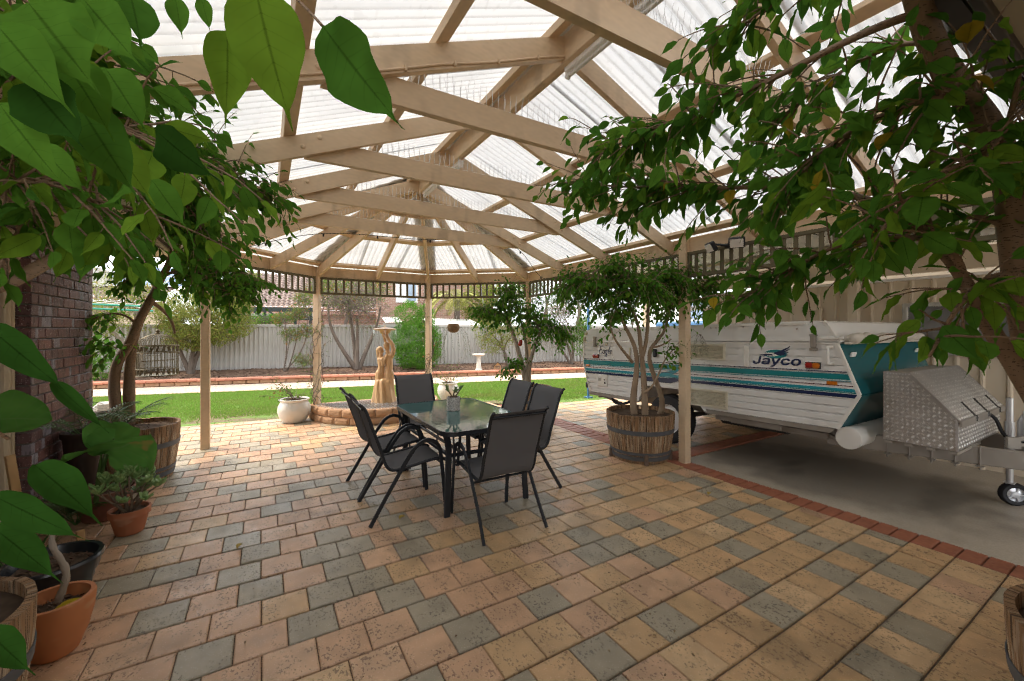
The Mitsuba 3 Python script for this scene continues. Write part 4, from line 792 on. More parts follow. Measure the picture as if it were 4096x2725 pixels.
for a in np.arange(5) * 2 * np.pi / 5: m.box(np.array((jx, jy, .10)) + Rw @ np.array((.042 * math.cos(a), .042 * math.sin(a), .022)), (.034, .014, .012), Rw @ rotz(a), ch=.003)
obj('rim_spoke', m, 'zinc', k, kind='stuff')
obj('fork', MB().bar((jx - .02, jy + .02, .20), (jx - .0, jy - .0, .10), .006, .06, .002, Rw[:, 0]).box((jx - .02, jy + .02, .20), (.07, .07, .012), ch=.003), 'zinc', k)
obj('brake_lever', MB().bar((5.42, .88, .62), (5.83, .45, .78), .014, .034, .003).box((5.44, .86, .60), (.03, .09, .10), rotz(.7), ch=.005).bar((5.42, .90, .60), (5.6, .62, .56), .012, .03, .003), 'galv_frame', van)
obj('coupling', MB().box((5.66, .2, .60), (.10, .5, .09), ch=.012).box((5.67, .05, .58), (.14, .22, .07), ch=.012), 'galv_frame', van)
obj('brake_hose', MB().tube(curve([(5.66, 1.07, .80), (5.70, 1.0, .74), (5.68, .95, .62), (5.62, .8, .58), (5.6, .62, .575)], 20), .014, 8), 'cable_black', van, smooth=50)
obj('gas_bottle_valve', MB().lathe([(.055, .55), (.055, .72), (.03, .78), (.02, .79), (.02, .82), (0, .82)], 20, (5.92, .86, 0)), 'zinc', van, smooth=40)
# ---------------------------------------------------------------- table and six chairs
def place(x, y, z=0., rot=0.):
    M = np.eye(4); M[:3, :3] = rotz(rot); M[:3, 3] = (x, y, z); return M
def at(m, M):
    v, f = m.mesh() if isinstance(m, MB) else (np.array(m.vertices), np.array(m.faces)) if hasattr(m, 'vertices') else m[:2]
    return np.asarray(v) @ M[:3, :3].T + M[:3, 3], f
table = thing('patio_table', 'dark metal outdoor table with rippled glass top between the six chairs', 'table')
TX0, TX1, TY0, TY1, TZ = 1.215, 2.135, 3.09, 4.60, .72
tz = gz(3.8)
top = sbox(TX0 + .13, TY0 + .13, TX1 - .13, TY1 - .13).buffer(.13, 12)
obj('glass_top', MB().poly(top.buffer(-.012), TZ + tz - .006, TZ + tz, o=(0, 0, 0)), 'table_glass', table)
rim = MB().poly(top.difference(top.buffer(-.032)), TZ + tz - .034, TZ + tz - .0065).poly(top.buffer(.002).difference(top.buffer(-.011)), TZ + tz - .0065, TZ + tz + .003)
obj('rim', rim, 'black_metal', table)
for x, sx in ((1.302, 1), (2.045, -1)):
    for y, sy in ((3.235, 1), (4.455, -1)):
        q = curve([(x - .015 * sx, y - .015 * sy, gz(y)), (x, y, .30), (x + .01 * sx, y + .01 * sy, .55), (x - .03 * sx, y - .03 * sy, TZ + tz - .03)], 12, True); m = MB()
        for a, b in zip(q[:-1], q[1:]): m.bar(a, b + (b - a) * .12, .028, .052, .006, (1, 0, 0))
        obj('leg', m, 'black_metal', table)
m = MB(); zz = .50
for a, b in (((1.33, 3.27), (2.02, 3.27)), ((1.33, 4.42), (2.02, 4.42)), ((1.33, 3.27), (1.33, 4.42)), ((2.02, 3.27), (2.02, 4.42))): m.bar((*a, zz), (*b, zz), .02, .032, .004)
for sx in (-1, 1): m.bar((1.675 + sx * .22, 3.27, zz), (1.675 + sx * .22, 4.42, zz), .018, .028, .004)
obj('lower_frame', m, 'black_metal', table)
CH = {}
def chair_parts():
    P = {}; w = .262
    for s in (-1, 1):
        q = curve([(s * (w + .012), -.345, .0), (s * w, -.17, .29), (s * w, -.035, .505), (s * w, .03, .585), (s * w, .11, .622), (s * w, .185, .598), (s * w, .225, .53), (s * w, .24, .42), (s * (w + .006), .275, .0)], 40, True); m = MB()
        for a, b in zip(q[:-1], q[1:]): m.bar(a, b + (b - a) * .2, .017, .031, .005, np.cross((s, 0, 0), b - a))
        P.setdefault('arm_and_legs', []).append((m.mesh(), 'black_metal', 40))
    prof = [(.285, .425), (.26, .440), (.20, .445), (.05, .425), (-.10, .405), (-.175, .408), (-.215, .45), (-.245, .54), (-.30, .70), (-.355, .86), (-.385, .925), (-.42, .955)]
    pr = curve([(0, a, b) for a, b in prof], 60)
    for s in (-1, 1): P.setdefault('side_rail', []).append((MB().tube(pr + (s * .232, 0, 0), .0125, 8).mesh(), 'black_metal', True))
    m = MB()
    m.tube([(-.232, pr[-2][1] + .006, pr[-2][2] - .03), (.232, pr[-2][1] + .006, pr[-2][2] - .03)], .010, 8); P['top_rail'] = [(m.mesh(), 'black_metal', True)]
    P['rear_stretcher'] = [(MB().tube([(-.26, -.115, .375), (.26, -.115, .375)], .010, 8).mesh(), 'black_metal', True)]; P['front_stretcher'] = [(MB().tube([(-.26, .235, .415), (.26, .235, .415)], .010, 8).mesh(), 'black_metal', True)]
    xs = np.linspace(-.225, .225, 13); n = np.gradient(pr, axis=0); nn = np.c_[np.zeros(60), -n[:, 2], n[:, 1]]; nn /= np.linalg.norm(nn, axis=1, keepdims=True)
    G = []
    for side_ in (0, 1):
        G.append(np.stack([pr + (x, 0, 0) - nn * (.012 * (1 - (x / .225) ** 2) * np.sin(np.linspace(0, np.pi, 60)) ** .5)[:, None] + nn * (.002 * side_ + .004) for x in xs], 1))
    m = MB().grid(G[0]).grid(G[1][::-1]); P['sling'] = [(m.mesh(), 'sling_mesh', True)]
    return P
CP = {k: [ply(m, b, smooth=s) for m, b, s in v] for k, v in chair_parts().items()}
CHAIRS = [(1.62, 3.005, 0.0, 'black sling chair nearest the camera with its back to the lens'), (1.055, 3.61, -math.pi / 2 - .03, 'near one of two black sling chairs along the left side of the table'), (1.06, 4.20, -math.pi / 2 + .02, 'far one of two black sling chairs along the left side of the table'),
          (1.63, 4.795, math.pi + .02, 'black sling chair at the far end of the table below the statue'), (2.13, 4.06, math.pi / 2 - .03, 'far one of two grey sling chairs on the right side of the table'), (2.13, 3.51, math.pi / 2 + .02, 'near one of two grey sling chairs on the right side of the table')]
for x, y, r, lab in CHAIRS:
    t = thing('sling_chair', lab, 'chair', 'sling chairs around the patio table')
    for k, v in CP.items():
        for p in v: obj(k, p, None, t, to_world=T(place(x, y, gz(y) + .006, r)))
# ---------------------------------------------------------------- pots, barrels
def soil(parent, o, r, seed=0):
    g = np.linspace(0, 1, 12); a = np.arange(28) * 2 * np.pi / 28; P = np.array([[(o[0] + r * q * math.cos(b), o[1] + r * q * math.sin(b), o[2] + .02 * (1 - q) + .018 * (meshkit.noise(np.array((q * 9 * math.cos(b), q * 9 * math.sin(b), seed))) - .5)) for b in np.r_[a, a[:1]]] for q in g])
    obj('soil', MB().grid(P), 'soil', parent, smooth=True); rr = np.random.default_rng(seed); m = MB()
    for k in range(90):
        q = r * .93 * math.sqrt(rr.random()); b = rr.uniform(0, 6.28); c = rr.uniform(0, 6.28); l = rr.uniform(.008, .03); m.box((o[0] + q * math.cos(b), o[1] + q * math.sin(b), o[2] + .02 * (1 - q / r) + .008), (l, l * .35, .004), rotz(c) @ roty(rr.normal(0, .4)))
    obj('bark_chips', m, 'mulch', parent, kind='stuff')
def barrel(label, x, y, r, h, seed, n=26, rb=.82, group='oak half barrel planters'):
    t = thing('barrel_planter', label, 'barrel planter', group); z0 = gz(y) + .008; rr = np.random.default_rng(seed); zs = np.linspace(0, h, 7); R = lambda z: r * (rb + (1 - rb) * math.sin(min(1, z / h) * math.pi / 2))
    ws = rr.uniform(.7, 1.3, n); e = np.r_[0, np.cumsum(ws)] / ws.sum() * 2 * np.pi
    for k in range(n):
        a = np.linspace(e[k] + .006, e[k + 1] - .006, 4); top = h - (.0 if rr.random() < .8 else rr.uniform(.003, .012)); zz = np.linspace(0, top, 7); dr_ = rr.normal(0, .0012)
        out = np.array([[(x + (R(z) + dr_) * math.cos(b), y + (R(z) + dr_) * math.sin(b), z0 + z) for b in a] for z in zz]); inn = np.array([[(x + (R(z) - .028) * math.cos(b), y + (R(z) - .028) * math.sin(b), z0 + z) for b in a] for z in zz])
        m = MB().grid(out).grid(inn[::-1]).grid(np.stack([inn[-1], out[-1]]).transpose(0, 1, 2)[::-1]).grid(np.stack([out[:, 0], inn[:, 0]])).grid(np.stack([inn[:, -1], out[:, -1]]))
        v, f = m.mesh(); uv = np.c_[k + .05 + .9 * ((np.arctan2(v[:, 1] - y, v[:, 0] - x) - e[k]) % (2 * np.pi)) / (e[k + 1] - e[k] + 1e-6) % .999, (v[:, 2] - z0) / h * 2.2]; uv[:, 0] = np.clip(uv[:, 0], k + .02, k + .98)
        obj('stave', (v, f), 'barrel_wood', t, uv=uv)
    for a, b in ((.06, .15), (.17, .235), (.60, .69)):
        obj('hoop', MB().lathe([(R(a * h) + .001, z0 + a * h), (R(a * h) + .005, z0 + a * h), (R(b * h) + .005, z0 + b * h), (R(b * h) + .001, z0 + b * h)], 56, (x, y, 0)), 'hoop_steel', t, smooth=30)
    soil(t, (x, y, z0 + h - .05), r - .03, seed); return t
br = barrel('weathered oak half barrel planter beside the right pergola post', 3.93, 3.565, .40, .555, 1)
for a in (-2.2, -.9, 2.6, .6): obj('chock', MB().box((3.93 + .345 * math.cos(a), 3.565 + .345 * math.sin(a), .07), (.05, .045, .13), rotz(a), ch=.01), 'barrel_rim_wood', br)
barrel('large oak half barrel planter at the end of the brick wall', -1.135, 5.59, .362, .555, 2); barrel('oak half barrel planter behind the grey chairs at the lawn edge', 3.76, 5.76, .36, .58, 3)
barrel('oak half barrel planter cut by the lower left corner', -1.10, 2.18, .37, .56, 4); barrel('oak half barrel planter cut by the lower right corner', 2.41, .0, .40, .56, 5)
def pot(name, label, cat, o, prof, bsdf, sr=None, sz=None, segs=44, sy=1., seed=0, group=None):
    t = thing(name, label, cat, group); obj('vessel', MB().lathe(prof, segs, o, sy=sy), bsdf, t, smooth=40)
    if sr: soil(t, (o[0], o[1], o[2] + sz), sr, seed)
    return t
def gl(x, y): return (x, y, gz(y) + .007)
CLAY = lambda r, h, w=.012: [(0, 0), (r * .62, 0), (r * .68, .01), (r * .90, h * .72), (r * .92, h * .72), (r * .995, h * .74), (r, h * .98), (r - .003, h), (r - w, h), (r - w - .004, h * .75), (r * .6, .03), (0, .03)]
pot('terracotta_pot', 'small terracotta pot holding the jade plant on the left paving', 'plant pot', gl(-.885, 4.19), CLAY(.125, .185), 'terracotta', .108, .155, seed=3)
pot('terracotta_pot', 'wide weathered terracotta pot behind the small jade pot', 'plant pot', gl(-1.13, 4.62), CLAY(.20, .235, .016), 'old_clay', .175, .19, seed=4)
BOWL = lambda r, h: [(0, 0), (r * .5, 0), (r * .58, .012), (r * .80, h * .35), (r * .95, h * .7), (r, h * .95), (r - .004, h), (r - .022, h), (r - .028, h * .85), (r * .5, .03), (0, .03)]
pot('clay_bowl', 'bright orange clay bowl pot in the lower left corner', 'plant pot', gl(-.865, 2.83), BOWL(.142, .265), 'orange_clay', .115, .205, seed=5)
pot('black_bowl', 'glossy black glazed bowl planter behind the orange clay bowl', 'plant pot', gl(-1.02, 3.30), [(0, 0), (.12, 0), (.135, .015), (.165, .12), (.175, .17), (.185, .175), (.20, .235), (.208, .24), (.212, .255), (.205, .268), (.185, .266), (.175, .24), (.1, .05), (0, .05)], 'black_glaze', .175, .215, seed=6)
pot('dark_urn', 'tall dark brown urn standing against the brick wall', 'plant pot', gl(-1.33, 4.93), [(0, 0), (.09, 0), (.10, .02), (.115, .35), (.135, .60), (.15, .62), (.15, .66), (.135, .66), (.125, .60), (.0, .55)], 'dark_urn', .125, .61, seed=7)
WP = [(0, 0), (.14, 0), (.155, .012), (.205, .09), (.228, .17), (.222, .25), (.192, .31), (.190, .325), (.208, .345), (.212, .358), (.200, .364), (.178, .352), (.176, .32), (.1, .28), (0, .28)]
pot('white_pot', 'round white glazed pot beside the left end of the pond', 'plant pot', gl(.405, 7.63), [(a * 1.08, b * 1.03) for a, b in WP], 'white_glaze', .185, .335, seed=8, group='round white glazed pots'); pot('white_pot', 'round white glazed pot behind the far end of the table', 'plant pot', gl(3.36, 8.34), WP, 'white_glaze', .17, .325, seed=9, group='round white glazed pots')
tp = pot('patterned_pot', 'small grey and white patterned pot on the glass table', 'plant pot', (1.655, 3.965, TZ + tz + .001), [(0, 0), (.064, 0), (.068, .006), (.069, .132), (.067, .138), (.060, .138), (.058, .12), (0, .115)], 'medallion_print', .056, .118, seed=10)
# ---------------------------------------------------------------- pond, statue
pond = thing('pond', 'half round raised pond of sandy split blocks at the terrace edge', 'pond'); px, py, pr_ = 1.75, 7.80, 1.10; pz0 = gz(7.2)
def arc_block(a0, a1, r0, r1, z0, z1, seed):
    n, k = 9, 7; a = np.linspace(a0, a1, n); z = np.linspace(z0, z1, k); o = []
    for zz in z:
        row = []
        for b in a:
            e = min((b - a0) * r1, (a1 - b) * r1, zz - z0, z1 - zz); bul = .022 * min(1, e / .03) * (.55 + .9 * (meshkit.fbm(np.array((b * 14 + seed * 5, zz * 16, seed)), 3))) ; row.append((px + (r1 - .02 + bul) * math.cos(b), py + (r1 - .02 + bul) * math.sin(b), zz))
        o.append(row)
    o = np.array(o); inn = np.array([[(px + r0 * math.cos(b), py + r0 * math.sin(b), zz) for b in a] for zz in z])
    return MB().grid(o).grid(inn[::-1]).grid(np.stack([o[-1], inn[-1]])).grid(np.stack([o[:, 0], inn[:, 0]])[::-1].transpose(0, 1, 2)).grid(np.stack([o[:, -1], inn[:, -1]]))
for c in range(2):
    nb = 13; st = math.pi / nb
    for k in range(nb + (c == 1)):
        a0 = math.pi + (k - (.5 if c else 0)) * st; a1 = a0 + st; a0, a1 = max(a0, math.pi), min(a1, 2 * math.pi)
        m = arc_block(a0 + .004, a1 - .004, pr_ - .17, pr_ + .01, pz0 + c * .122 + .002, pz0 + c * .122 + .118, k + c * 20); obj('block', m, 'block_stone', pond, uv=np.full((sum(len(q) for q in m.v), 2), k + c * 20 + .5))
for k in range(8): obj('back_block', MB().box((px - .98 + k * .28, py + .06, pz0 + .115), (.272, .12, .235), ch=.01), 'block_stone', pond)
def half_disc(r, z, n=40): a = np.linspace(math.pi, 2 * math.pi, n); return MB().add(np.vstack([[(px, py, z)], np.c_[px + r * np.cos(a), py + r * np.sin(a), np.full(n, z)]]), [(0, i, i + 1) for i in range(1, n)])
obj('basin', half_disc(pr_ - .16, pz0 + .05), 'dark_steel', pond); obj('water', half_disc(pr_ - .168, pz0 + .165), 'pond_water', pond)
m = MB(); zg = pz0 + .248
for k in range(-22, 23):
    t = k * .05; h_ = math.sqrt(max(0, (pr_ - .05) ** 2 - t * t)); 
    if h_ > .05:
        m.tube([(px + t, py, zg), (px + t, py - h_, zg + .001), (px + t * 1.03, py - h_ - .03, zg - .05 * (k % 3 > 0))], .0022, 4, False)
for k in range(1, 22):
    t = k * .05; h_ = math.sqrt(max(0, (pr_ - .05) ** 2 - t * t)); m.tube([(px - h_, py - t, zg + .002), (px + h_, py - t, zg + .002)], .0022, 4, False)
obj('wire_mesh', m, 'zinc', pond, kind='stuff')
statue = thing('statue', 'sandstone coloured fountain statue of an embracing couple holding up a dish', 'statue')
SX, SY = 1.79, 7.42; rv = np.array((math.cos(YAW), -math.sin(YAW), 0)); fv = np.array((math.sin(YAW), math.cos(YAW), 0))
def sp(a, b, d=0.): return np.array((SX, SY, .225)) + rv * (a - 305) * .00213 + fv * d + (0, 0, (750 - b) * .00213)
B_ = lambda a, b, d, r, a2, b2, d2, r2: ((sp(a, b, d), r), (sp(a2, b2, d2), r2))
bones = [B_(262, 742, -.05, .11, 275, 560, -.02, .085), B_(262, 742, .06, .11, 275, 560, .02, .085), B_(350, 742, -.05, .11, 345, 560, -.02, .085), B_(350, 742, .06, .11, 345, 560, .02, .085), B_(305, 735, -.09, .10, 308, 560, -.04, .09), B_(268, 560, 0, .075, 276, 485, 0, .074), B_(350, 560, 0, .08, 348, 485, 0, .072), B_(262, 505, .0, .062, 270, 480, 0, .07), B_(360, 490, 0, .06, 350, 470, 0, .065),
    B_(278, 480, 0, .066, 282, 430, 0, .052), B_(282, 430, 0, .052, 283, 375, 0, .056), B_(270, 372, 0, .046, 300, 368, -.02, .046), B_(283, 370, 0, .045, 279, 325, 0, .034), B_(272, 284, 0, .052, 281, 302, .0, .046), B_(257, 292, .01, .042, 259, 350, .02, .034), B_(259, 350, .02, .034, 268, 425, .015, .03),
    B_(297, 368, -.045, .034, 306, 415, -.06, .028), B_(306, 415, -.06, .028, 318, 375, -.05, .024), B_(318, 375, -.05, .024, 336, 335, -.05, .022),
    B_(345, 480, 0, .064, 346, 400, .01, .064), B_(346, 400, .01, .064, 344, 350, .01, .062), B_(322, 350, .01, .046, 366, 338, .0, .048), B_(338, 340, .01, .04, 332, 290, .01, .033), B_(325, 248, .005, .054, 329, 272, .005, .046),
    B_(368, 338, 0, .046, 384, 292, 0, .038), B_(384, 292, 0, .038, 374, 245, 0, .035), B_(374, 245, 0, .035, 344, 205, 0, .030), B_(344, 205, 0, .030, 326, 172, 0, .030), B_(330, 330, .04, .03, 318, 240, .05, .026), B_(318, 240, .05, .026, 308, 205, .02, .024), B_(308, 205, .02, .024, 306, 175, 0, .024), B_(330, 175, 0, .034, 302, 170, 0, .034)]
sm = blob(bones, .016, 9); v = np.array(sm.vertices); zl = v[:, 2] - .225; q = (v - (SX, SY, 0)); ang_ = np.arctan2(q @ fv, q @ rv); fold = .014 * np.clip((.62 - zl) / .5, 0, 1) * np.sin(ang_ * 9 + zl * 7); d2 = q[:, :2] / (np.linalg.norm(q[:, :2], axis=1, keepdims=True) + 1e-6)
v[:, :2] += d2 * fold[:, None] * (np.linalg.norm(q[:, :2], axis=1, keepdims=True) > .05); seam = np.exp(-((zl - .294) / .004) ** 2) * .006; v[:, :2] -= d2 * seam[:, None]; v[:, 2] = np.maximum(v[:, 2], .19); obj('couple', (v, sm.faces), 'statue_stone', statue, smooth=True)
dc = sp(312, 122); obj('dish', MB().lathe([(0, -.085), (.05, -.085), (.085, -.055), (.10, -.03), (.105, -.02), (.15, -.018), (.188, -.006), (.192, .004), (.185, .012), (.12, .026), (.03, .036), (0, .037)], 48, dc), 'statue_stone', statue, smooth=40)
m = MB().lathe([(.028, .034), (.014, .05), (.008, .075), (.003, .09), (0, .092)], 12, dc); rr = np.random.default_rng(8)
for k in range(46):
    a = rr.uniform(0, 6.28); l = rr.uniform(.05, .22); b = np.array((math.cos(a), math.sin(a), 0)); m.tube([dc + b * .19 + (0, 0, .0), dc + b * (.194 + .004 * rr.random()) - (0, 0, l * .5), dc + b * .197 - (0, 0, l)], [.0028, .002, .0009], 5)
obj('falling_water', m, 'clear_water', statue, kind='stuff', smooth=True)
# ---------------------------------------------------------------- small things in the garden
cage = thing('bird_cage', 'antique metal bird cage hanging from the left tree', 'bird cage'); cx, cy, cb = -1.06, 6.16, 1.035; rC = .185
cm = MB().tube(curve([(cx, cy, 1.68), (cx + .02, cy, 1.64), (cx, cy, 1.60), (cx, cy, 1.565)], 12), .004, 6).lathe([(0, 1.50), (.03, 1.505), (.026, 1.52), (.016, 1.53), (.022, 1.545), (.012, 1.56), (0, 1.568)], 16, (cx, cy, 0)); obj('finial', cm, 'antique_iron', cage, smooth=40)
m = MB()
for k in range(40):
    a = k / 40 * 2 * np.pi; d = np.array((math.cos(a), math.sin(a))); m.tube([(cx + d[0] * rC, cy + d[1] * rC, z) for z in (cb + .02, cb + .32)] + [(cx + d[0] * rC * math.cos(t), cy + d[1] * rC * math.cos(t), cb + .32 + .155 * math.sin(t)) for t in (.35, .7, 1.05, 1.4)], .0024, 4, False)
obj('bars', m, 'antique_iron', cage, kind='stuff')
for z, h in ((cb + .005, .075), (cb + .265, .075)):
    m = MB()
    for zz in (z, z + h): m.tube([(cx + (rC + .004) * math.cos(a), cy + (rC + .004) * math.sin(a), zz) for a in np.linspace(0, 2 * np.pi, 49)], .006, 6, False)
    for k in range(22):
        a = k / 22 * 2 * np.pi; t = np.linspace(-2.4, 2.4, 9); m.tube([(cx + (rC + .004) * math.cos(a + .022 * x * abs(x) ** .3), cy + (rC + .004) * math.sin(a + .022 * x * abs(x) ** .3), z + h / 2 + h * .38 * math.sin(x * 1.9) * (1 if k % 2 else -1)) for x in t], .0042, 5)
    obj('scroll_band', m, 'antique_iron', cage)
obj('tray', MB().lathe([(0, cb), (rC, cb), (rC + .003, cb + .012), (0, cb + .012)], 40, (cx, cy, 0)), 'antique_iron', cage); obj('perch', MB().tube([(cx - .13, cy - .1, cb + .17), (cx + .13, cy + .1, cb + .17)], .006, 6), 'antique_iron', cage)
obj('cage_door', MB().tube([(cx + .06, cy - .178, cb + .10), (cx + .06, cy - .178, cb + .24), (cx - .06, cy - .178, cb + .24), (cx - .06, cy - .178, cb + .10), (cx + .06, cy - .178, cb + .10)], .005, 5), 'antique_iron', cage)
bb = thing('bird_bath', 'white pedestal bird bath on the bark bed by the fence', 'bird bath'); o = (5.87, 11.98, bedz(5.87, 11.98) - .01)
obj('pedestal', MB().lathe([(0, 0), (.115, 0), (.115, .03), (.095, .05), (.08, .10), (.068, .25), (.06, .40), (.075, .44), (.085, .45), (0, .46)], 28, o), 'bird_white', bb, smooth=35); obj('bowl', MB().lathe([(.06, .45), (.15, .475), (.20, .50), (.212, .52), (.205, .53), (.185, .525), (.10, .495), (0, .49)], 32, o), 'bird_white', bb, smooth=35)
ih = thing('insect_hotel', 'small wooden insect house standing on the bed next to the bird bath', 'insect house'); o = np.array((6.42, 11.72, bedz(6.42, 11.72) - .01)); Ri = rotz(-.45)
for q, s in (((-.09, 0, .09), (.014, .1, .18)), ((.09, 0, .09), (.014, .1, .18)), ((0, 0, .007), (.166, .1, .014)), ((0, 0, .085), (.166, .098, .012)), ((0, 0, .17), (.166, .098, .012))): obj('board', MB().box(o + Ri @ np.array(q), s, Ri, ch=.002), 'raw_pine', ih)
for sx in (-1, 1): obj('roof_board', MB().box(o + Ri @ np.array((sx * .055, -.005, .225)), (.15, .13, .012), Ri @ roty(sx * .75), ch=.002), 'dark_trim', ih)
m = MB(); rr = np.random.default_rng(4)
for k in range(40): q = (rr.uniform(-.075, .075), 0, rr.choice([.05, .128])); m.tube([o + Ri @ (np.array(q) + (0, -.045, rr.uniform(-.025, .025))), o + Ri @ (np.array(q) + (0, .04, 0))], .008, 6)
obj('hollow_stems', m, 'coir', ih, kind='stuff'); obj('gable', MB().prism([(-.085, 0), (.085, 0), (0, .09)], -.03, .03, Ri @ rotx(math.pi / 2), o + (0, 0, .178)), 'raw_pine', ih)
hp = thing('hanging_pot', 'hanging coconut shell pot with trailing succulent under the far beam', 'hanging pot'); hc = np.array((3.12, 7.47, 1.60))
obj('shell', MB().lathe([(0, -.105), (.06, -.095), (.10, -.06), (.118, -.01), (.112, .045), (.09, .075), (.078, .07), (.09, .03), (0, .0)], 28, hc), 'coir', hp, smooth=40)
for a in (0, 2.1, 4.2): obj('cord', MB().tube([hc + (.10 * math.cos(a), .10 * math.sin(a), .05), hc + (0, 0, .42), hc + (0, 0, .86)], .003, 4), 'bird_white', hp)
hb = thing('hanging_basket', 'hanging coir basket with fern under the far beam', 'hanging basket'); bc = np.array((3.55, 7.11, 1.86))
obj('liner', MB().lathe([(0, -.10), (.08, -.085), (.13, -.03), (.14, .03), (.12, .04), (.0, .02)], 24, bc), 'coir', hb, smooth=40)
for a in (0.4, 2.5, 4.6): obj('chain', MB().tube([bc + (.12 * math.cos(a), .12 * math.sin(a), .03), bc + (0, 0, .36), bc + (0, 0, .62)], .003, 4), 'zinc', hb)
reel = thing('hose_reel', 'pale grey hose reel at the end of the brick wall', 'hose reel'); o = np.array((-1.46, 6.02, .55)); obj('case', MB().box(o, (.24, .36, .46), rotz(.2), ch=.06), 'gutter_steel', reel); obj('drum', MB().lathe([(0, -.06), (.17, -.06), (.18, 0), (.17, .06), (0, .06)], 30, o + (.14, -.02, -.02), roty(math.pi / 2)), 'dark_steel', reel, smooth=40); obj('bracket', MB().box((-1.58, 6.02, .32), (.05, .3, .64)), 'gutter_steel', reel)
for k, (a, b, hh) in enumerate((((-1.36, 4.02, .02), (-1.47, 4.10, .72), .05), ((-1.02, 3.72, .02), (-1.03, 3.74, .26), .04))): tag(obj('timber_stake', MB().bar(a, b, hh, .022, .003), 'raw_pine'), ('pale pine board leaning on the brick wall beside the window', 'short pine stake standing between the left pots')[k], 'stake')
for k, (x, y, r, c) in enumerate(((.93, 3.36, .5, 'yellow_leaf_dry'), (-.17, 3.48, 1.2, 'yellow_leaf_dry'), (1.93, .62, 2.2, 'green_stem'), (3.55, 2.40, .3, 'yellow_leaf_dry'))):
    a = np.linspace(0, 1, 7); P = np.array([[(l * .06, w * .018 * math.sin(math.pi * l) ** .7, .012 + .012 * abs(w) + .01 * math.sin(l * 3)) for w in (-1, 0, 1)] for l in a]); tag(obj('fallen_leaf', at(MB().grid(P), place(x, y, gz(y), r)), c), ('fallen yellow leaf beside the left chair leg', 'pale fallen leaf on the paving by the black bowl', 'curled green fallen leaf near the lower right barrel', 'dry fallen leaf on the open paving right of the table')[k], 'leaf')
# ---------------------------------------------------------------- leaves and growth
def leaf_mesh(i, ns=8, nc=3, width=.46, fold=.10, curl=.16, wave=.0, tip=.12, shape=.82, seed=0):
    """a leaf one unit long from its stalk at the origin along +y, its face along +z; its number is the whole part of u"""
    t = np.linspace(0, 1, ns); w = np.where(t < 1 - tip, np.sin(np.pi * np.clip(t / (1 - tip), 0, 1) ** shape) ** .85, 0); w = w * width / 2; e = np.clip((t - (1 - tip * 1.8)) / (tip * 1.8), 0, 1); w = np.maximum(w, .016 * (1 - e) + .004) * (1 if True else 1); w[0] = .008
    a = np.linspace(-1, 1, nc); P = np.empty((ns, nc, 3)); uv = np.empty((ns, nc, 2))
    for k in range(nc):
        P[:, k, 0] = a[k] * w; P[:, k, 1] = t; P[:, k, 2] = fold * abs(a[k]) * w * 4 * .5 - curl * t ** 2 + wave * abs(a[k]) * np.sin(t * 17 + seed + a[k])
        uv[:, k, 0] = i + .03 + .94 * (a[k] + 1) / 2; uv[:, k, 1] = t
    v, f = MB().grid(P).mesh(); return v, f, uv.reshape(-1, 2)
def bake(temps, M, ids, which=None):
    """many leaves as one mesh: templates by number, 4 x 4 matrices"""
    vs, fs, us, k = [], [], [], 0; which = ids % len(temps) if which is None else which
    for j, (v, f, uv) in enumerate(temps):
        m = M[which == j]; 
        if not len(m): continue
        p = np.einsum('nij,vj->nvi', m[:, :3, :3], v) + m[:, None, :3, 3]; u = np.tile(uv, (len(m), 1, 1)); u[..., 0] += (ids[which == j] - 0)[:, None] - np.floor(uv[0, 0])
        vs.append(p.reshape(-1, 3)); us.append(u.reshape(-1, 2)); fs.append((f[None] + (np.arange(len(m)) * len(v))[:, None, None]).reshape(-1, 3) + k); k += len(m) * len(v)
    return np.vstack(vs), np.vstack(fs), np.vstack(us)
def aim(pos, ydir, zdir, size, wide=1.):
    y = ydir / (np.linalg.norm(ydir, axis=-1, keepdims=True) + 1e-9); x = np.cross(y, zdir); x /= np.linalg.norm(x, axis=-1, keepdims=True) + 1e-9; z = np.cross(x, y); n = len(pos); M = np.zeros((n, 4, 4)); size = np.broadcast_to(size, (n,))
    M[:, :3, 0] = x * (size * wide)[:, None]; M[:, :3, 1] = y * size[:, None]; M[:, :3, 2] = z * size[:, None]; M[:, :3, 3] = pos; M[:, 3, 3] = 1; return M
def shoots(r, branches, n, length, droop, u0=.15, out=.8, up=.1, steps=9):
    """side shoots bending down along the branches"""
    ln = np.array([np.linalg.norm(np.diff(b, axis=0), axis=1).sum() for b in branches]); res = []
    for b in r.choice(len(branches), n, p=ln / ln.sum()):
        P = branches[b]; u = u0 + (1 - u0) * r.random() ** .8; j = min(int(u * (len(P) - 1)), len(P) - 2); p = P[j] + (P[j + 1] - P[j]) * (u * (len(P) - 1) - j); t = unit(P[j + 1] - P[j])
        d = unit(t * r.uniform(.3, 1.) + unit(r.normal(0, 1, 3)) * out + (0, 0, up)); l = length * r.uniform(.55, 1.25); st = l / steps; q = [p]
        for k in range(steps): d = unit(d + np.array((0, 0, -droop * st)) + r.normal(0, .06, 3)); q.append(q[-1] + d * st)
        res.append(np.array(q))
    return res
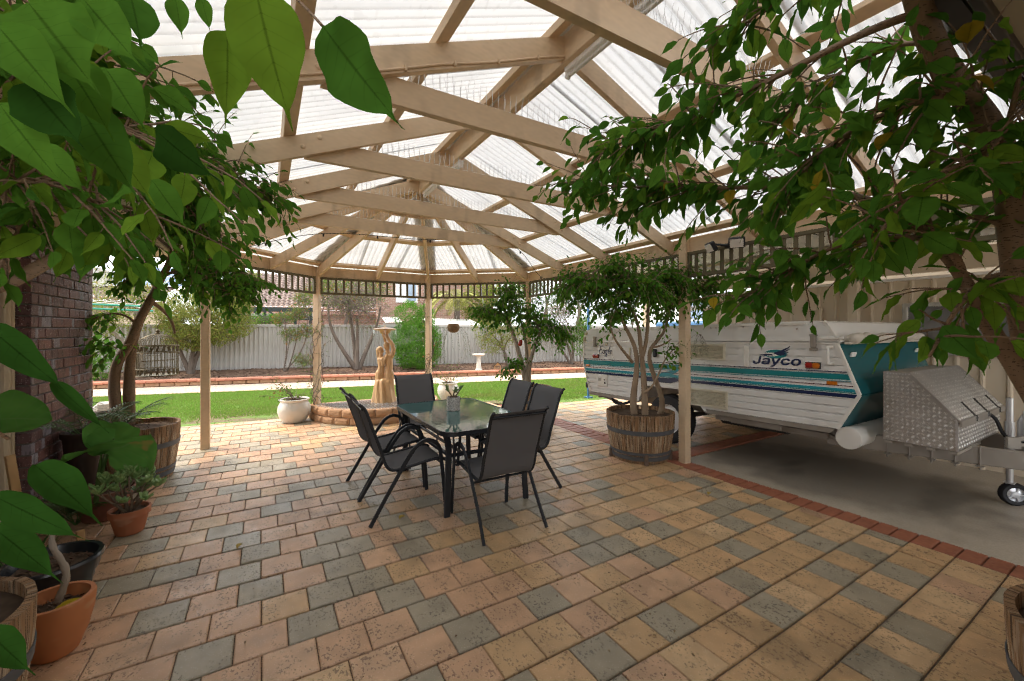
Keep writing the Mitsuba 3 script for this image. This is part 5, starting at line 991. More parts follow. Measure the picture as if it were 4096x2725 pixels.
def dress(r, sh, gap, size, hang=.7, face=.5, u0=.12, young=.12):
    """leaves along the shoots, alternately left and right, hanging from their stalks"""
    pos, yd, zd, sz, ids, stalk = [], [], [], [], [], []
    for q in sh:
        seg = np.linalg.norm(np.diff(q, axis=0), axis=1); L_ = seg.sum(); n = max(2, int(L_ * (1 - u0) / gap)); cum = np.r_[0, np.cumsum(seg)]
        for k in range(n):
            s = L_ * (u0 + (1 - u0) * (k + .6) / n); j = min(np.searchsorted(cum, s) - 1, len(seg) - 1); p = q[j] + (q[j + 1] - q[j]) * (s - cum[j]) / seg[j]; t = (q[j + 1] - q[j]) / seg[j]
            sd = np.cross(t, (0, 0, 1)); sd = unit(sd) * (1 if k % 2 else -1); d = unit(t * .55 + sd * .75 + np.array((0, 0, -hang * r.uniform(.5, 1.5))) + r.normal(0, .22, 3)); last = k == n - 1
            if last: d = unit(t + (0, 0, -.3 * hang))
            z = unit(np.array((0, 0, 1.)) * (1 - face) + unit(r.normal(0, 1, 3)) * face + .3 * t); ps = .010 + .010 * r.random()
            pos.append(p + d * ps); stalk.append((p, p + d * ps)); yd.append(d); zd.append(z); tipf = (k + 1) / n; sz.append(size * r.uniform(.72, 1.15) * (1 - .35 * (tipf > .85))); ids.append(int(r.integers(0, 40)) if not (tipf > .8 and r.random() < young * 4) else 45)
    return aim(np.array(pos), np.array(yd), np.array(zd), np.array(sz), r.uniform(.85, 1.15, len(pos))), np.array(ids), stalk
def in_eye(M, size=.5):
    c = M[:, :3, 3] + M[:, :3, 1] * .5; d = c[:, 0] * fx + c[:, 1] * fy; k = (c[:, 0] * fy - c[:, 1] * fx) / np.maximum(d, .05); h = (c[:, 2] - 1.56) / np.maximum(d, .05)
    return (d > .12) & (np.abs(k) < 1.26) & (h > -.87) & (h < .82), np.linalg.norm(M[:, :3, 1], axis=1) / np.maximum(d, .1)
FT = [leaf_mesh(i, 8, 3, .43 + .05 * (i % 3), .10 + .05 * (i % 4), .10 + .06 * (i % 5), .012 * (i % 3), .13, .80 + .05 * (i % 3), i) for i in range(8)]
FTN = [leaf_mesh(i, 15, 5, .43 + .05 * (i % 3), .09 + .05 * (i % 4), .08 + .07 * (i % 5), .020 + .006 * (i % 3), .13, .80 + .05 * (i % 3), i) for i in range(8)]
LP = {}
def leaf_ply(i, j):
    if (i, j) not in LP:
        v, f, uv = FTN[j]; uv = uv.copy(); uv[:, 0] += i - j; LP[i, j] = ply((v, f), 'leaf', uv=uv, smooth=True)
    return LP[i, j]
IDS = [3, 8, 11, 17, 22, 29, 35, 38, 45, 63]
def twig_mesh(sh, r0, r1, m=None, sides=5):
    m = m or MB()
    for q in sh: m.tube(q, np.linspace(r0, r1, len(q)), sides, False)
    return m
def tree(name, label, cat, branches, sh, leaves, bark_='ficus_bark', leafmat='leaf', n_ind=0, temps=None, twig=(.0035, .0012), group=None, stalks=False, seed=0, trunks=1, bsides=12):
    t = thing(name, label, cat, group)
    for k, (q, r0, r1) in enumerate(branches):
        q = curve(q, 40); rr = np.linspace(r0, r1, 40); nz = 1 + .10 * (meshkit.fbm(q * 9 + k * 5, 3) - .5) * 2; obj('trunk' if k < trunks else 'branch', MB().tube(q, rr * nz, bsides), bark_, t, smooth=60)
    M, ids, st = leaves; rr = np.random.default_rng(seed)
    tm = twig_mesh(sh, *twig)
    if stalks:
        for a, b in st: tm.tube([a, (a + b) / 2 + (0, 0, .002), b], .0009, 4, False)
    obj('twigs', tm, bark_, t, kind='stuff'); crown = numbered(t + '__crown'); ind = np.zeros(len(M), bool)
    if n_ind:
        see, big = in_eye(M); order = np.argsort(-np.where(see, big, 0))[:n_ind]; ind[order] = True
        for i in order:
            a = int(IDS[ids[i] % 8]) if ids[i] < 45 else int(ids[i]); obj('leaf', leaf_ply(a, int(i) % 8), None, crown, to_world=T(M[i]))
    v, f, uv = bake(temps or FT, M[~ind], ids[~ind]); scene[crown] = ply((v, f), leafmat, uv=uv, smooth=True); tag(crown, kind='stuff'); return t
def B(*p): return np.array(p, float)
def ext(br, n=14): return [curve(q, n) for q, _, _ in br]
# ---- near tree on the left
r = np.random.default_rng(101)
br = [(B((-1.12, 2.16, .5), (-1.14, 2.18, 1.0), (-0.814, 2.053, 1.671), (-0.769, 2.084, 1.778), (-0.728, 2.141, 1.889), (-0.728, 2.292, 2.043), (-0.757, 2.484, 2.235), (-0.77, 2.666, 2.491)), .045, .016),
      (B((-0.796, 2.054, 1.689), (-0.77, 2.143, 1.728), (-0.74, 2.276, 1.798), (-0.709, 2.456, 1.902), (-0.667, 2.721, 2.049), (-0.593, 3.085, 2.196), (-0.439, 3.4, 2.291)), .026, .006),
      (B((-0.728, 2.141, 1.889), (-0.669, 1.885, 2), (-0.584, 1.626, 2.088), (-0.462, 1.379, 2.165), (-0.296, 1.106, 2.161), (-0.125, 0.842, 2.111), (0.005, 0.637, 2.037)), .018, .004),
      (B((-0.728, 2.292, 2.043), (-0.667, 2.547, 2.293), (-0.524, 2.811, 2.49), (-0.354, 3.059, 2.582), (-0.196, 3.256, 2.573), (0.023, 3.3, 2.48)), .013, .004),
      (B((-0.757, 2.484, 2.235), (-0.616, 2.459, 2.518), (-0.514, 2.514, 2.73), (-0.426, 2.636, 2.929)), .010, .003),
      (B((-0.603, 1.521, 1.852), (-0.488, 1.394, 1.897), (-0.39, 1.301, 1.876), (-0.325, 1.298, 1.847)), .008, .003), (B((-0.483, 1.217, 1.986), (-0.371, 1.093, 1.975), (-0.302, 1.086, 1.967), (-0.238, 1.129, 1.941)), .008, .003), (B((-0.524, 2.811, 2.49), (-0.455, 3.061, 2.41), (-0.362, 3.122, 2.237), (-0.249, 3.055, 2.08)), .008, .003)]
EB = ext(br)
sh = shoots(r, [EB[3][3:], EB[4][2:], EB[7]], 170, .32, 2.4, out=.8) + shoots(r, [EB[1][8:]], 70, .24, 2.2, out=.75) + shoots(r, [EB[1][3:8]], 22, .16, 1.5, out=.7, up=.3) + shoots(r, [EB[0][9:]], 60, .28, 2., out=.8, up=.2) + shoots(r, [EB[2][1:9], EB[5], EB[6]], 96, .28, 2.2, out=.8)
lv = dress(r, sh, .036, .090, .75)
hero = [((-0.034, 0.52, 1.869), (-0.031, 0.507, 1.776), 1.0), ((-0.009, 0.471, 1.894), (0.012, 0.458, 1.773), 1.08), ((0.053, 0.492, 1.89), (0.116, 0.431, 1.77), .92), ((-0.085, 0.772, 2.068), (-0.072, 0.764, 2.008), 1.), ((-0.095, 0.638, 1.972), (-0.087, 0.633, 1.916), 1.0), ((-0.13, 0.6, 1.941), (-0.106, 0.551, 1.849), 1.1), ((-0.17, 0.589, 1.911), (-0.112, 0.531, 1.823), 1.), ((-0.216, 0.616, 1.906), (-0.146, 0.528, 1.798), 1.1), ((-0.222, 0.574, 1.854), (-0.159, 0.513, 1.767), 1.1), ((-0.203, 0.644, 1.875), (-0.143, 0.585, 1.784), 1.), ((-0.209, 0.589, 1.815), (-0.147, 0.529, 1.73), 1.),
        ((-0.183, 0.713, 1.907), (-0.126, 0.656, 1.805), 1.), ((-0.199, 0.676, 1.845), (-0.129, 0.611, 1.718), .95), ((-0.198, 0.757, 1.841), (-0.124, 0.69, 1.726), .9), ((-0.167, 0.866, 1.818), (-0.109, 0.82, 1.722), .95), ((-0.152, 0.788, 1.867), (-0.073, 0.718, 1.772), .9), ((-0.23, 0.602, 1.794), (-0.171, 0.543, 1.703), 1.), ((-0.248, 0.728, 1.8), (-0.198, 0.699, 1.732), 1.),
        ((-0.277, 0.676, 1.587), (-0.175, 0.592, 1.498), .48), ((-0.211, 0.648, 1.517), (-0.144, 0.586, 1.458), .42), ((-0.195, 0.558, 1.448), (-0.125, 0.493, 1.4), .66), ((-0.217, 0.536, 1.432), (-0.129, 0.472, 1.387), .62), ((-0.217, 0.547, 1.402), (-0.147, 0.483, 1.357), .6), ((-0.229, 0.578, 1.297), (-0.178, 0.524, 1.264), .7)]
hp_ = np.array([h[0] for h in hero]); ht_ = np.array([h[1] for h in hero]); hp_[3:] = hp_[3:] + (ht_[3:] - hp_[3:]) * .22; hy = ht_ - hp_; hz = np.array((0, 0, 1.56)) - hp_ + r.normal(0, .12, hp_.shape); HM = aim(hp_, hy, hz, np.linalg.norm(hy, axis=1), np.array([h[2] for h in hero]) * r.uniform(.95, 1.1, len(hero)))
lv = (np.vstack([lv[0], HM]), np.r_[lv[1], np.where(np.r_[np.arange(len(HM) - 6) % 5 < 1, np.ones(6, bool)] & (np.arange(len(HM)) > 5), r.integers(50, 60, len(HM)), r.integers(0, 40, len(HM)))], lv[2])  # low left leaves and some upper ones take the painted-shade numbers
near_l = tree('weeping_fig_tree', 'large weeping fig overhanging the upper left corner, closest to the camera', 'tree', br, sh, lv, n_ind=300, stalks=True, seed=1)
for P in ([(-0, 0.651, 2.039), (0.031, 0.563, 1.959), (0.053, 0.492, 1.889)], [(-0.009, 0.471, 1.894), (-0.021, 0.501, 1.884), (-0.034, 0.52, 1.869)], [(-0.32, 0.771, 1.643), (-0.253, 0.639, 1.59), (-0.244, 0.68, 1.535), (-0.223, 0.656, 1.517)], [(-0.263, 0.621, 1.509), (-0.217, 0.547, 1.484), (-0.202, 0.562, 1.46)], [(-0.114, 0.765, 2.074), (-0.14, 0.664, 1.978), (-0.17, 0.589, 1.911), (-0.208, 0.612, 1.884), (-0.207, 0.646, 1.875), (-0.199, 0.676, 1.845), (-0.198, 0.757, 1.841), (-0.167, 0.844, 1.82)]): obj('twig', MB().tube(curve(P, 16), .0016, 6), 'ficus_bark', near_l)
# ---- near tree on the right
r = np.random.default_rng(202)
br = [(B((2.38, .03, .5), (2.26, .16, .9), (2.163, 0.263, 1.28), (2.027, 0.286, 1.532), (1.949, 0.297, 1.768), (1.864, 0.313, 2.056), (1.763, 0.349, 2.198), (1.684, 0.396, 2.324), (1.574, 0.415, 2.444), (1.453, 0.417, 2.594)), .055, .028),
      (B((2.42, -.02, .5), (2.093, 0.246, 1.237), (1.99, 0.308, 1.438), (1.939, 0.361, 1.586), (1.904, 0.405, 1.724), (1.882, 0.465, 1.843)), .042, .016),
      (B((1.574, 0.415, 2.444), (1.456, 0.532, 2.399), (1.39, 0.687, 2.36), (1.355, 0.882, 2.347), (1.279, 1.102, 2.328), (1.21, 1.317, 2.299)), .012, .003),
      (B((1.882, 0.465, 1.843), (1.837, 0.561, 1.974), (1.762, 0.722, 2.067), (1.665, 0.989, 2.141), (1.535, 1.322, 2.216), (1.371, 1.687, 2.322)), .014, .003),
      (B((1.904, 0.405, 1.724), (1.743, 0.5, 1.855), (1.71, 0.637, 1.855), (1.685, 0.802, 1.785), (1.625, 0.966, 1.679)), .011, .003),
      (B((1.871, 0.285, 1.709), (1.661, 0.317, 1.687), (1.477, 0.333, 1.591), (1.334, 0.337, 1.498)), .010, .003),
      (B((1.763, 0.349, 2.198), (1.469, 0.43, 2.156), (1.412, 0.557, 2.098), (1.392, 0.639, 1.993)), .010, .003),
      (B((1.453, 0.417, 2.594), (1.412, 0.557, 2.587), (1.366, 0.701, 2.578), (1.371, 0.814, 2.568)), .010, .003),
      (B((1.864, 0.313, 2.056), (1.466, 0.316, 1.964), (1.339, 0.368, 1.883), (1.318, 0.427, 1.798)), .010, .003),
      (B((1.949, 0.297, 1.768), (1.892, 0.389, 1.912), (1.876, 0.538, 1.885), (1.792, 0.681, 1.793)), .010, .003), (B((1.684, 0.396, 2.324), (1.747, 0.533, 2.476), (1.738, 0.713, 2.452), (1.734, 0.889, 2.351)), .009, .003), (B((1.822, 0.314, 2.098), (1.7, 0.27, 2.145), (1.642, 0.247, 2.228)), .010, .004)]
EB = ext(br); sh = shoots(r, EB[3:4], 78, .25, 2.2, u0=.2, out=.6) + shoots(r, EB[2:3], 52, .22, 2.2, u0=.2, out=.5) + shoots(r, [EB[4], EB[6], EB[7], EB[10]], 165, .22, 2.0, u0=.05, out=.75, up=.35) + shoots(r, [EB[5]], 16, .17, 2.2, u0=.2) + shoots(r, [EB[8], EB[9]], 60, .18, 2.0, u0=.0, out=.8, up=.35) + shoots(r, EB[11:], 8, .25, 2.2) + [EB[2][6:], EB[3][6:], EB[4][6:]]
lv = dress(r, sh, .036, .092, .75, young=.05); lv[1][r.random(len(lv[1])) < .012] = 63
near_r = tree('weeping_fig_tree', 'large weeping fig filling the upper right corner with its thick speckled trunk', 'tree', br, sh, lv, n_ind=300, stalks=True, trunks=2, seed=2)
# ---- potted trees further off
r = np.random.default_rng(303)
br = [(B((-1.327, 5.822, 0.468), (-1.354, 5.839, 0.921), (-1.315, 5.816, 1.238), (-1.215, 5.744, 1.419), (-1.14, 5.712, 1.645), (-1.047, 5.714, 1.866), (-0.949, 5.703, 2.109), (-0.866, 5.7, 2.347), (-0.854, 5.693, 2.459)), .055, .030),
      (B((-1.259, 5.887, 0.446), (-1.247, 5.88, 0.908), (-1.231, 5.87, 1.277), (-1.18, 5.84, 1.555), (-1.037, 5.755, 1.869)), .058, .034), (B((-1.052, 5.741, 1.867), (-0.977, 5.871, 1.783), (-0.921, 5.988, 1.677), (-0.89, 6.04, 1.515)), .022, .012),
      (B((-1.156, 5.686, 1.622), (-1.325, 5.67, 1.722), (-1.515, 5.666, 1.632), (-1.678, 5.705, 1.504)), .012, .003), (B((-1.202, 5.713, 1.42), (-1.287, 5.648, 1.379), (-1.429, 5.639, 1.383)), .010, .003), (B((-0.949, 5.703, 2.109), (-0.755, 5.564, 2.189), (-0.511, 5.35, 2.099), (-0.235, 5.14, 1.914)), .016, .004), (B((-0.866, 5.7, 2.347), (-0.651, 5.619, 2.354), (-0.368, 5.451, 2.251), (-0.125, 5.307, 2.072)), .014, .004), (B((-0.985, 5.701, 2.015), (-1.119, 5.606, 2.124), (-1.197, 5.536, 2.024)), .010, .003)]
EB = ext(br); sh = shoots(r, EB[3:5], 46, .28, 2.5) + shoots(r, EB[5:7], 190, .36, 2.0, u0=.0) + shoots(r, EB[7:], 36, .28, 2.2); lv = dress(r, sh, .045, .098, .8)
tree('fig_tree', 'twin trunked weeping fig in the left barrel with the bird cage on its branch', 'tree', br, sh, lv, n_ind=0, trunks=2, seed=3)
r = np.random.default_rng(404)
br = [(B((3.892, 3.563, 0.419), (3.864, 3.579, 0.92), (3.882, 3.568, 1.158), (3.86, 3.582, 1.343), (3.792, 3.622, 1.522), (3.687, 3.684, 1.77), (3.583, 3.746, 2.029)), .046, .010), (B((3.929, 3.482, 0.43), (3.916, 3.49, 0.927), (3.914, 3.515, 1.187), (3.895, 3.526, 1.396), (3.882, 3.568, 1.659), (3.838, 3.653, 1.874), (3.802, 3.674, 2.087)), .044, .011), (B((4.063, 3.519, 0.423), (4.077, 3.511, 1.074), (4.077, 3.511, 1.341), (4.132, 3.479, 1.42), (4.242, 3.471, 1.527), (4.344, 3.469, 1.771), (4.437, 3.414, 1.989)), .038, .010),
      (B((3.795, 3.562, 1.167), (3.617, 3.551, 1.324), (3.498, 3.564, 1.473), (3.427, 3.548, 1.655)), .020, .008), (B((3.898, 3.501, 1.23), (3.952, 3.469, 1.554), (3.921, 3.429, 1.864), (3.948, 3.413, 2.175)), .026, .010), (B((4.077, 3.511, 1.341), (4.096, 3.384, 1.371), (4.157, 3.289, 1.45)), .014, .006), (B((3.877, 3.455, 0.804), (3.917, 3.373, 0.888), (4.011, 3.295, 1.146), (4.181, 3.217, 1.349)), .016, .004),
      (B((3.547, 3.709, 2.024), (3.3, 3.739, 2.066), (3.092, 3.805, 2.112)), .01, .003), (B((3.802, 3.674, 2.087), (3.756, 3.702, 2.194), (3.71, 3.729, 2.327)), .01, .003), (B((4.437, 3.414, 1.989), (4.535, 3.239, 2.06), (4.626, 3.069, 2.129)), .01, .003), (B((3.948, 3.413, 2.123), (4.049, 3.295, 2.169), (4.182, 3.158, 2.112)), .01, .003), (B((3.727, 3.602, 1.972), (3.708, 3.381, 2.056), (3.757, 3.236, 2.046)), .01, .003)]
EB = ext(br); sh = shoots(r, EB[7:], 430, .36, 3.0, u0=.0, up=.2) + shoots(r, [EB[0][9:], EB[1][10:], EB[4][8:], EB[2][9:]], 250, .36, 2.8, up=.1) + shoots(r, [EB[6][6:]], 16, .22, 2.2) + shoots(r, [EB[3][9:]], 6, .22, 2.); lv = dress(r, sh, .036, .080, .7)
tree('fig_tree', 'weeping fig with several pale trunks in the barrel beside the right post', 'tree', br, sh, lv, bark_='tan_bark', trunks=3, seed=4)
r = np.random.default_rng(505)
br = [(B((3.624, 5.699, 0.529), (3.618, 5.702, 0.846), (3.575, 5.727, 1.023), (3.528, 5.813, 1.338), (3.418, 5.879, 1.694), (3.345, 5.922, 1.978)), .06, .014), (B((3.639, 5.631, 0.536), (3.651, 5.624, 0.921), (3.729, 5.578, 1.272), (3.848, 5.565, 1.552)), .055, .014), (B((3.702, 5.768, 0.513), (3.708, 5.765, 0.979), (3.717, 5.818, 1.335), (3.63, 5.869, 1.768), (3.562, 5.91, 2.057)), .04, .012),
      (B((3.345, 5.922, 1.978), (3.332, 5.872, 2.116), (3.398, 5.774, 2.238)), .01, .003), (B((3.418, 5.879, 1.694), (3.187, 5.9, 1.832), (3.014, 5.944, 1.886)), .01, .003), (B((3.848, 5.565, 1.552), (3.941, 5.394, 1.621), (4.059, 5.266, 1.448)), .01, .003), (B((3.79, 5.542, 1.482), (3.729, 5.578, 1.762), (3.699, 5.596, 1.902)), .01, .003), (B((3.591, 5.66, 0.921), (3.407, 5.653, 1.034), (3.267, 5.619, 0.995)), .01, .003)]
EB = ext(br); sh = shoots(r, EB[3:7], 260, .34, 2.4, u0=0) + shoots(r, [EB[0][8:], EB[1][8:], EB[2][8:]], 110, .32, 2.2) + shoots(r, EB[7:], 44, .22, 2.5, u0=0); lv = dress(r, sh, .038, .085, .9)
tree('fig_tree', 'weeping fig standing behind the grey chairs at the edge of the lawn', 'tree', br, sh, lv, bark_='pale_bark', trunks=2, seed=5)
rob = thing('robin_ornament', 'small red bird ornament perched in the fig tree behind the chairs', 'ornament'); obj('body', blob([((3.478, 5.611, 1.331), .034, ), (((3.478, 5.611, 1.331)[0] + .03, (3.478, 5.611, 1.331)[1], (3.478, 5.611, 1.331)[2] + .03), .024)] and [(((3.478, 5.611, 1.331), .036), ((3.49, 5.604, 1.379), .024))], .012, 3), 'lamp_red', rob, smooth=True)
# ---------------------------------------------------------------- pot plants on the left
def stemmy(name, label, cat, o, n, h, spread, leaf, gap, mat_='leaf_small', seed=0, droop=1.5, bark_='grey_bark', up=1.2, r0=.004, parent=None):
    r = np.random.default_rng(seed); sh = []
    for k in range(n):
        d = unit(np.array((*r.normal(0, spread, 2), up))); q = [np.array(o) + (*r.normal(0, .02, 2), 0)]; l = h * r.uniform(.6, 1.2)
        for j in range(9): d = unit(d + (0, 0, -droop * l / 9) + r.normal(0, .12, 3)); q.append(q[-1] + d * l / 9)
        sh.append(np.array(q))
    t = thing(name, label, cat); obj('stems', twig_mesh(sh, r0, r0 * .35), bark_, t, kind='stuff'); M, ids, _ = dress(r, sh, gap, leaf, .3, .6, .3); v, f, uv = bake(FT, M, ids); obj('leaves', (v, f), mat_, t, kind='stuff', uv=uv, smooth=True); return t
def jade(name, label, o, h, n, seed, lf=.030, lean=(0, 0)):
    r = np.random.default_rng(seed); t = thing(name, label, 'succulent'); st, tips = [], []
    for k in range(n):
        a = k / n * 6.28 + r.uniform(-.4, .4); d = unit(np.array((math.cos(a) * .8 + lean[0], math.sin(a) * .8 + lean[1], 1.1))); q = [np.array(o, float)]
        for j in range(6): d = unit(d + (0, 0, .12) + r.normal(0, .16, 3)); q.append(q[-1] + d * h * r.uniform(.8, 1.1) / 6)
        st.append(np.array(q)); tips.append((q[-1], d))
        for b in (3, 4):
            e = unit(d + r.normal(0, .6, 3)); p = [q[b]]
            for j in range(3): p.append(p[-1] + e * h * .10)
            st.append(np.array(p)); tips.append((p[-1], e))
    m = MB()
    for q in st: m.tube(q, np.linspace(.010 if len(q) > 4 else .006, .004, len(q)), 8)
    obj('stems', m, 'jade_stem', t, kind='stuff', smooth=50); s = trimesh.creation.icosphere(2, 1.0); sv = np.array(s.vertices); sv[:, 0] *= .52 * np.sqrt(np.clip(1 - (sv[:, 1] * .6 - .2) ** 2, 0, 1)); sv[:, 2] *= .20; sv[:, 2] += .10 * sv[:, 1] ** 2; sv = sv * .5; sv[:, 1] += .5
    pos, yd, zd, ids = [], [], [], []
    for p, d in tips:
        for k in range(11):
            a = k * 2.4; e = unit(np.array((math.cos(a), math.sin(a), .45 + .5 * r.random() + .1 * k / 5)) + .3 * d); pos.append(p - d * .004 * (11 - k)); yd.append(e); zd.append((0, 0, 1.)); ids.append(int(r.integers(0, 40)))
    M = aim(np.array(pos), np.array(yd), np.array(zd), lf * r.uniform(.7, 1.25, len(pos))); v, f, uv = bake([(sv, np.array(s.faces), np.tile((0.5, .5), (len(sv), 1)))], M, np.array(ids), np.zeros(len(ids), int)); obj('leaves', (v, f), 'jade_leaf', t, kind='stuff', uv=uv, smooth=True); return t
jade('jade_plant', 'jade plant with fleshy leaves in the small terracotta pot', (-.885, 4.19, .16), .36, 10, 3, .058, (.12, -.05)); jade('jade_plant', 'little jade cutting in the patterned pot on the table', (1.655, 3.965, TZ + tz + .11), .17, 3, 6, .026, (-.35, .1))
def big_leaf(base, tip, up, width, seed, nm, parent, cup=.25):
    """a large heart shaped leaf with wavy edge, stalk joined a third of the way in"""
    base, tip = np.array(base), np.array(tip); L_ = np.linalg.norm(tip - base); y = (tip - base) / L_; z = np.array(up, float); x = unit(np.cross(y, z)); z = np.cross(x, y); n, k = 22, 17; P, U = [], []
    for i, t in enumerate(np.linspace(0, 1, n)):
        w = width / 2 * (np.sin(np.pi * min(1, (t * .86 + .12))) ** .62) * (1 if t < .99 else .05); row = []
        for a in np.linspace(-1, 1, k):
            back = -.20 * abs(a) ** 1.3 * (1 - t) * (abs(a) < 1.01); e = abs(a) ** 3 * .05 * math.sin(t * 13 + a * 2 + seed) ; row.append(base + y * (t + back) * L_ + x * a * w * L_ + z * L_ * (cup * w * a * a * 1.6 + e - .12 * t * t + .012 * math.cos(14 * (t - abs(a) * .5)))); U.append((seed + .03 + .94 * (a + 1) / 2, t))
        P.append(row)
    v, f = MB().grid(np.array(P)).mesh(); return obj(nm, (v, f), 'big_leaf', parent, uv=np.array(U), smooth=True)
alo = thing('elephant_ear_plant', 'elephant ear plant with huge wavy leaves beside the brick wall', 'plant'); ab = np.array((-1.13, 4.42, .22))
for k, (b, t_, up, w) in enumerate((((-1.019, 4.384, 0.707), (-1.194, 4.429, 0.636), (.2, -.9, .5), 1.35), ((-1.081, 4.363, 0.619), (-0.757, 3.996, 0.727), (0, -.8, -.75), 1.25), ((-1.268, 3.31, 1.086), (-1.025, 3.283, 1.076), (.25, -.75, .55), 1.25), ((-1.086, 4.481, 0.607), (-1.098, 4.721, 0.795), (.3, -.8, .4), 1.4))):
    big_leaf(b, t_, up, w * (.8 if k != 2 else .85), k + 2, 'leaf', alo, .35); s = np.array(b) if k != 2 else np.array(b); bs = ab if k != 2 else np.array((-1.22, 3.0, .25)); obj('stalk', MB().tube(curve([bs, bs + (s - bs) * .5 + (0, 0, .06), s], 14), [.016 - .0008 * i for i in range(14)], 8), 'green_stem', alo, smooth=50)
def frond(o, d, l, n, ll, seed, m, droop=1.2, w=.012, us=None):
    r = np.random.default_rng(seed); q = [np.array(o, float)]; d = unit(d)
    for j in range(16): d = unit(d + (0, 0, -droop * l / 16)); q.append(q[-1] + d * l / 16)
    q = np.array(q); m.tube(q, np.linspace(.004, .0012, 17), 5, False)
    for k in range(n):
        u = .22 + .78 * k / n; j = int(u * 15.9); p = q[j] + (q[j + 1] - q[j]) * (u * 16 - j); t = unit(q[j + 1] - q[j]); s = unit(np.cross(t, (0, 0, 1)))
        for sg in (-1, 1):
            e = unit(t * .75 + s * sg * .85 + (0, 0, .12)); le = ll * math.sin(math.pi * min(1, u * .85 + .12)) ** .6 * r.uniform(.85, 1.1); g = np.linspace(0, 1, 5); c = p + e * (g * le)[:, None] - np.array((0, 0, 1)) * (g ** 2 * le * .35)[:, None]; x = unit(np.cross(e, (0, 0, 1))) ; ww = (w * np.sin(np.pi * np.clip(g * .9 + .08, 0, 1)))[:, None]
            m.grid(np.stack([c - x * ww, c - (0, 0, .002), c + x * ww], 1))
for nm, lab, o, hh, cnt, sd in (('palm_plant', 'young palm with feathery fronds rising behind the left barrel', (-1.33, 4.93, .6), .62, 8, 1), ('fan_grass', 'low tuft of green palm seedlings against the base of the brick wall', (-1.28, 4.55, .02), .42, 7, 2), ('palm_plant', 'palm fronds leaning over the rim of the left barrel', (-1.22, 5.35, .56), .55, 7, 5)):
    m = MB(); r = np.random.default_rng(sd)
    for k in range(cnt): a = k / cnt * 6.28 + r.uniform(-.3, .3); frond(o, (math.cos(a) * .7, math.sin(a) * .7, .9 + .4 * r.random()), hh * r.uniform(.7, 1.2), 15, .17, k, m, 2.0, .0055)
    t = thing(nm, lab, 'plant'); obj('fronds', m, 'palm_green', t, kind='stuff')
m = MB(); r = np.random.default_rng(12)
for k in range(46):
    a = r.uniform(0, 6.28); o = np.array((-1.36 + .08 * math.cos(a), 3.85 + .22 * r.random(), .02)); d = unit((math.cos(a) * .5, math.sin(a) * .5, 1)); l = r.uniform(.2, .42); g = np.linspace(0, 1, 7); c = o + d * (g * l)[:, None] - np.array((0, 0, 1)) * (g ** 2.2 * l * .4)[:, None]; x = np.array((-math.sin(a), math.cos(a), 0)); m.grid(np.stack([c - x * (.006 * (1.02 - g))[:, None], c + x * (.006 * (1.02 - g))[:, None]], 1))
t = thing('strap_grass', 'dark strap leaved grass by the window on the left', 'plant'); obj('blades', m, 'palm_green', t, kind='stuff')
cut = thing('frangipani_cutting', 'bare knobbly grey stem growing in the orange clay bowl', 'plant'); obj('stem', MB().tube(curve([(-.87, 2.86, .20), (-.855, 2.85, .27), (-.84, 2.87, .36), (-.88, 2.9, .45), (-.90, 2.92, .56)], 24), np.linspace(.017, .012, 24) * (1 + .12 * np.sin(np.arange(24) * 1.7)), 10), 'pale_bark', cut, smooth=60)
m = MB().grid(np.array([[(l * .11 - .05, w * .03 * math.sin(math.pi * (l * .9 + .05)), .01 * abs(w) + .008 * math.sin(l * 4)) for w in (-1, 0, 1)] for l in np.linspace(0, 1, 9)])); tag(obj('fallen_leaf', at(m, place(-.80, 2.78, .245, .5)), 'yellow_leaf'), 'bright yellow leaf lying on the soil of the orange clay bowl', 'leaf')
stemmy('pot_shrub', 'sparse twiggy shrub in the white pot left of the pond', 'plant', (.405, 7.63, .42), 24, .60, 1.1, .05, .055, seed=5, droop=1.0, up=.7); stemmy('pot_shrub', 'sparse twiggy shrub in the white pot behind the table', 'plant', (3.36, 8.34, .41), 22, .60, .9, .045, .055, seed=6, droop=.8, up=.8)
stemmy('trailing_succulent', 'trailing succulent strands hanging from the coconut pot', 'plant', (3.12, 7.47, 1.62), 16, .85, 1.0, .022, .02, 'pale_green', seed=7, droop=7, up=.3, r0=.0016); stemmy('basket_fern', 'ragged fern in the hanging coir basket', 'plant', (3.55, 7.11, 1.88), 40, .30, 1.1, .045, .03, 'pale_green', seed=8, droop=5, up=.5, r0=.0016)
stemmy('hanging_succulent', 'pale green succulent strands hanging on the right pergola post', 'plant', (4.23, 2.955, 1.505), 12, .28, .25, .016, .012, 'pale_green', seed=9, droop=14, up=-.2, r0=.0014)
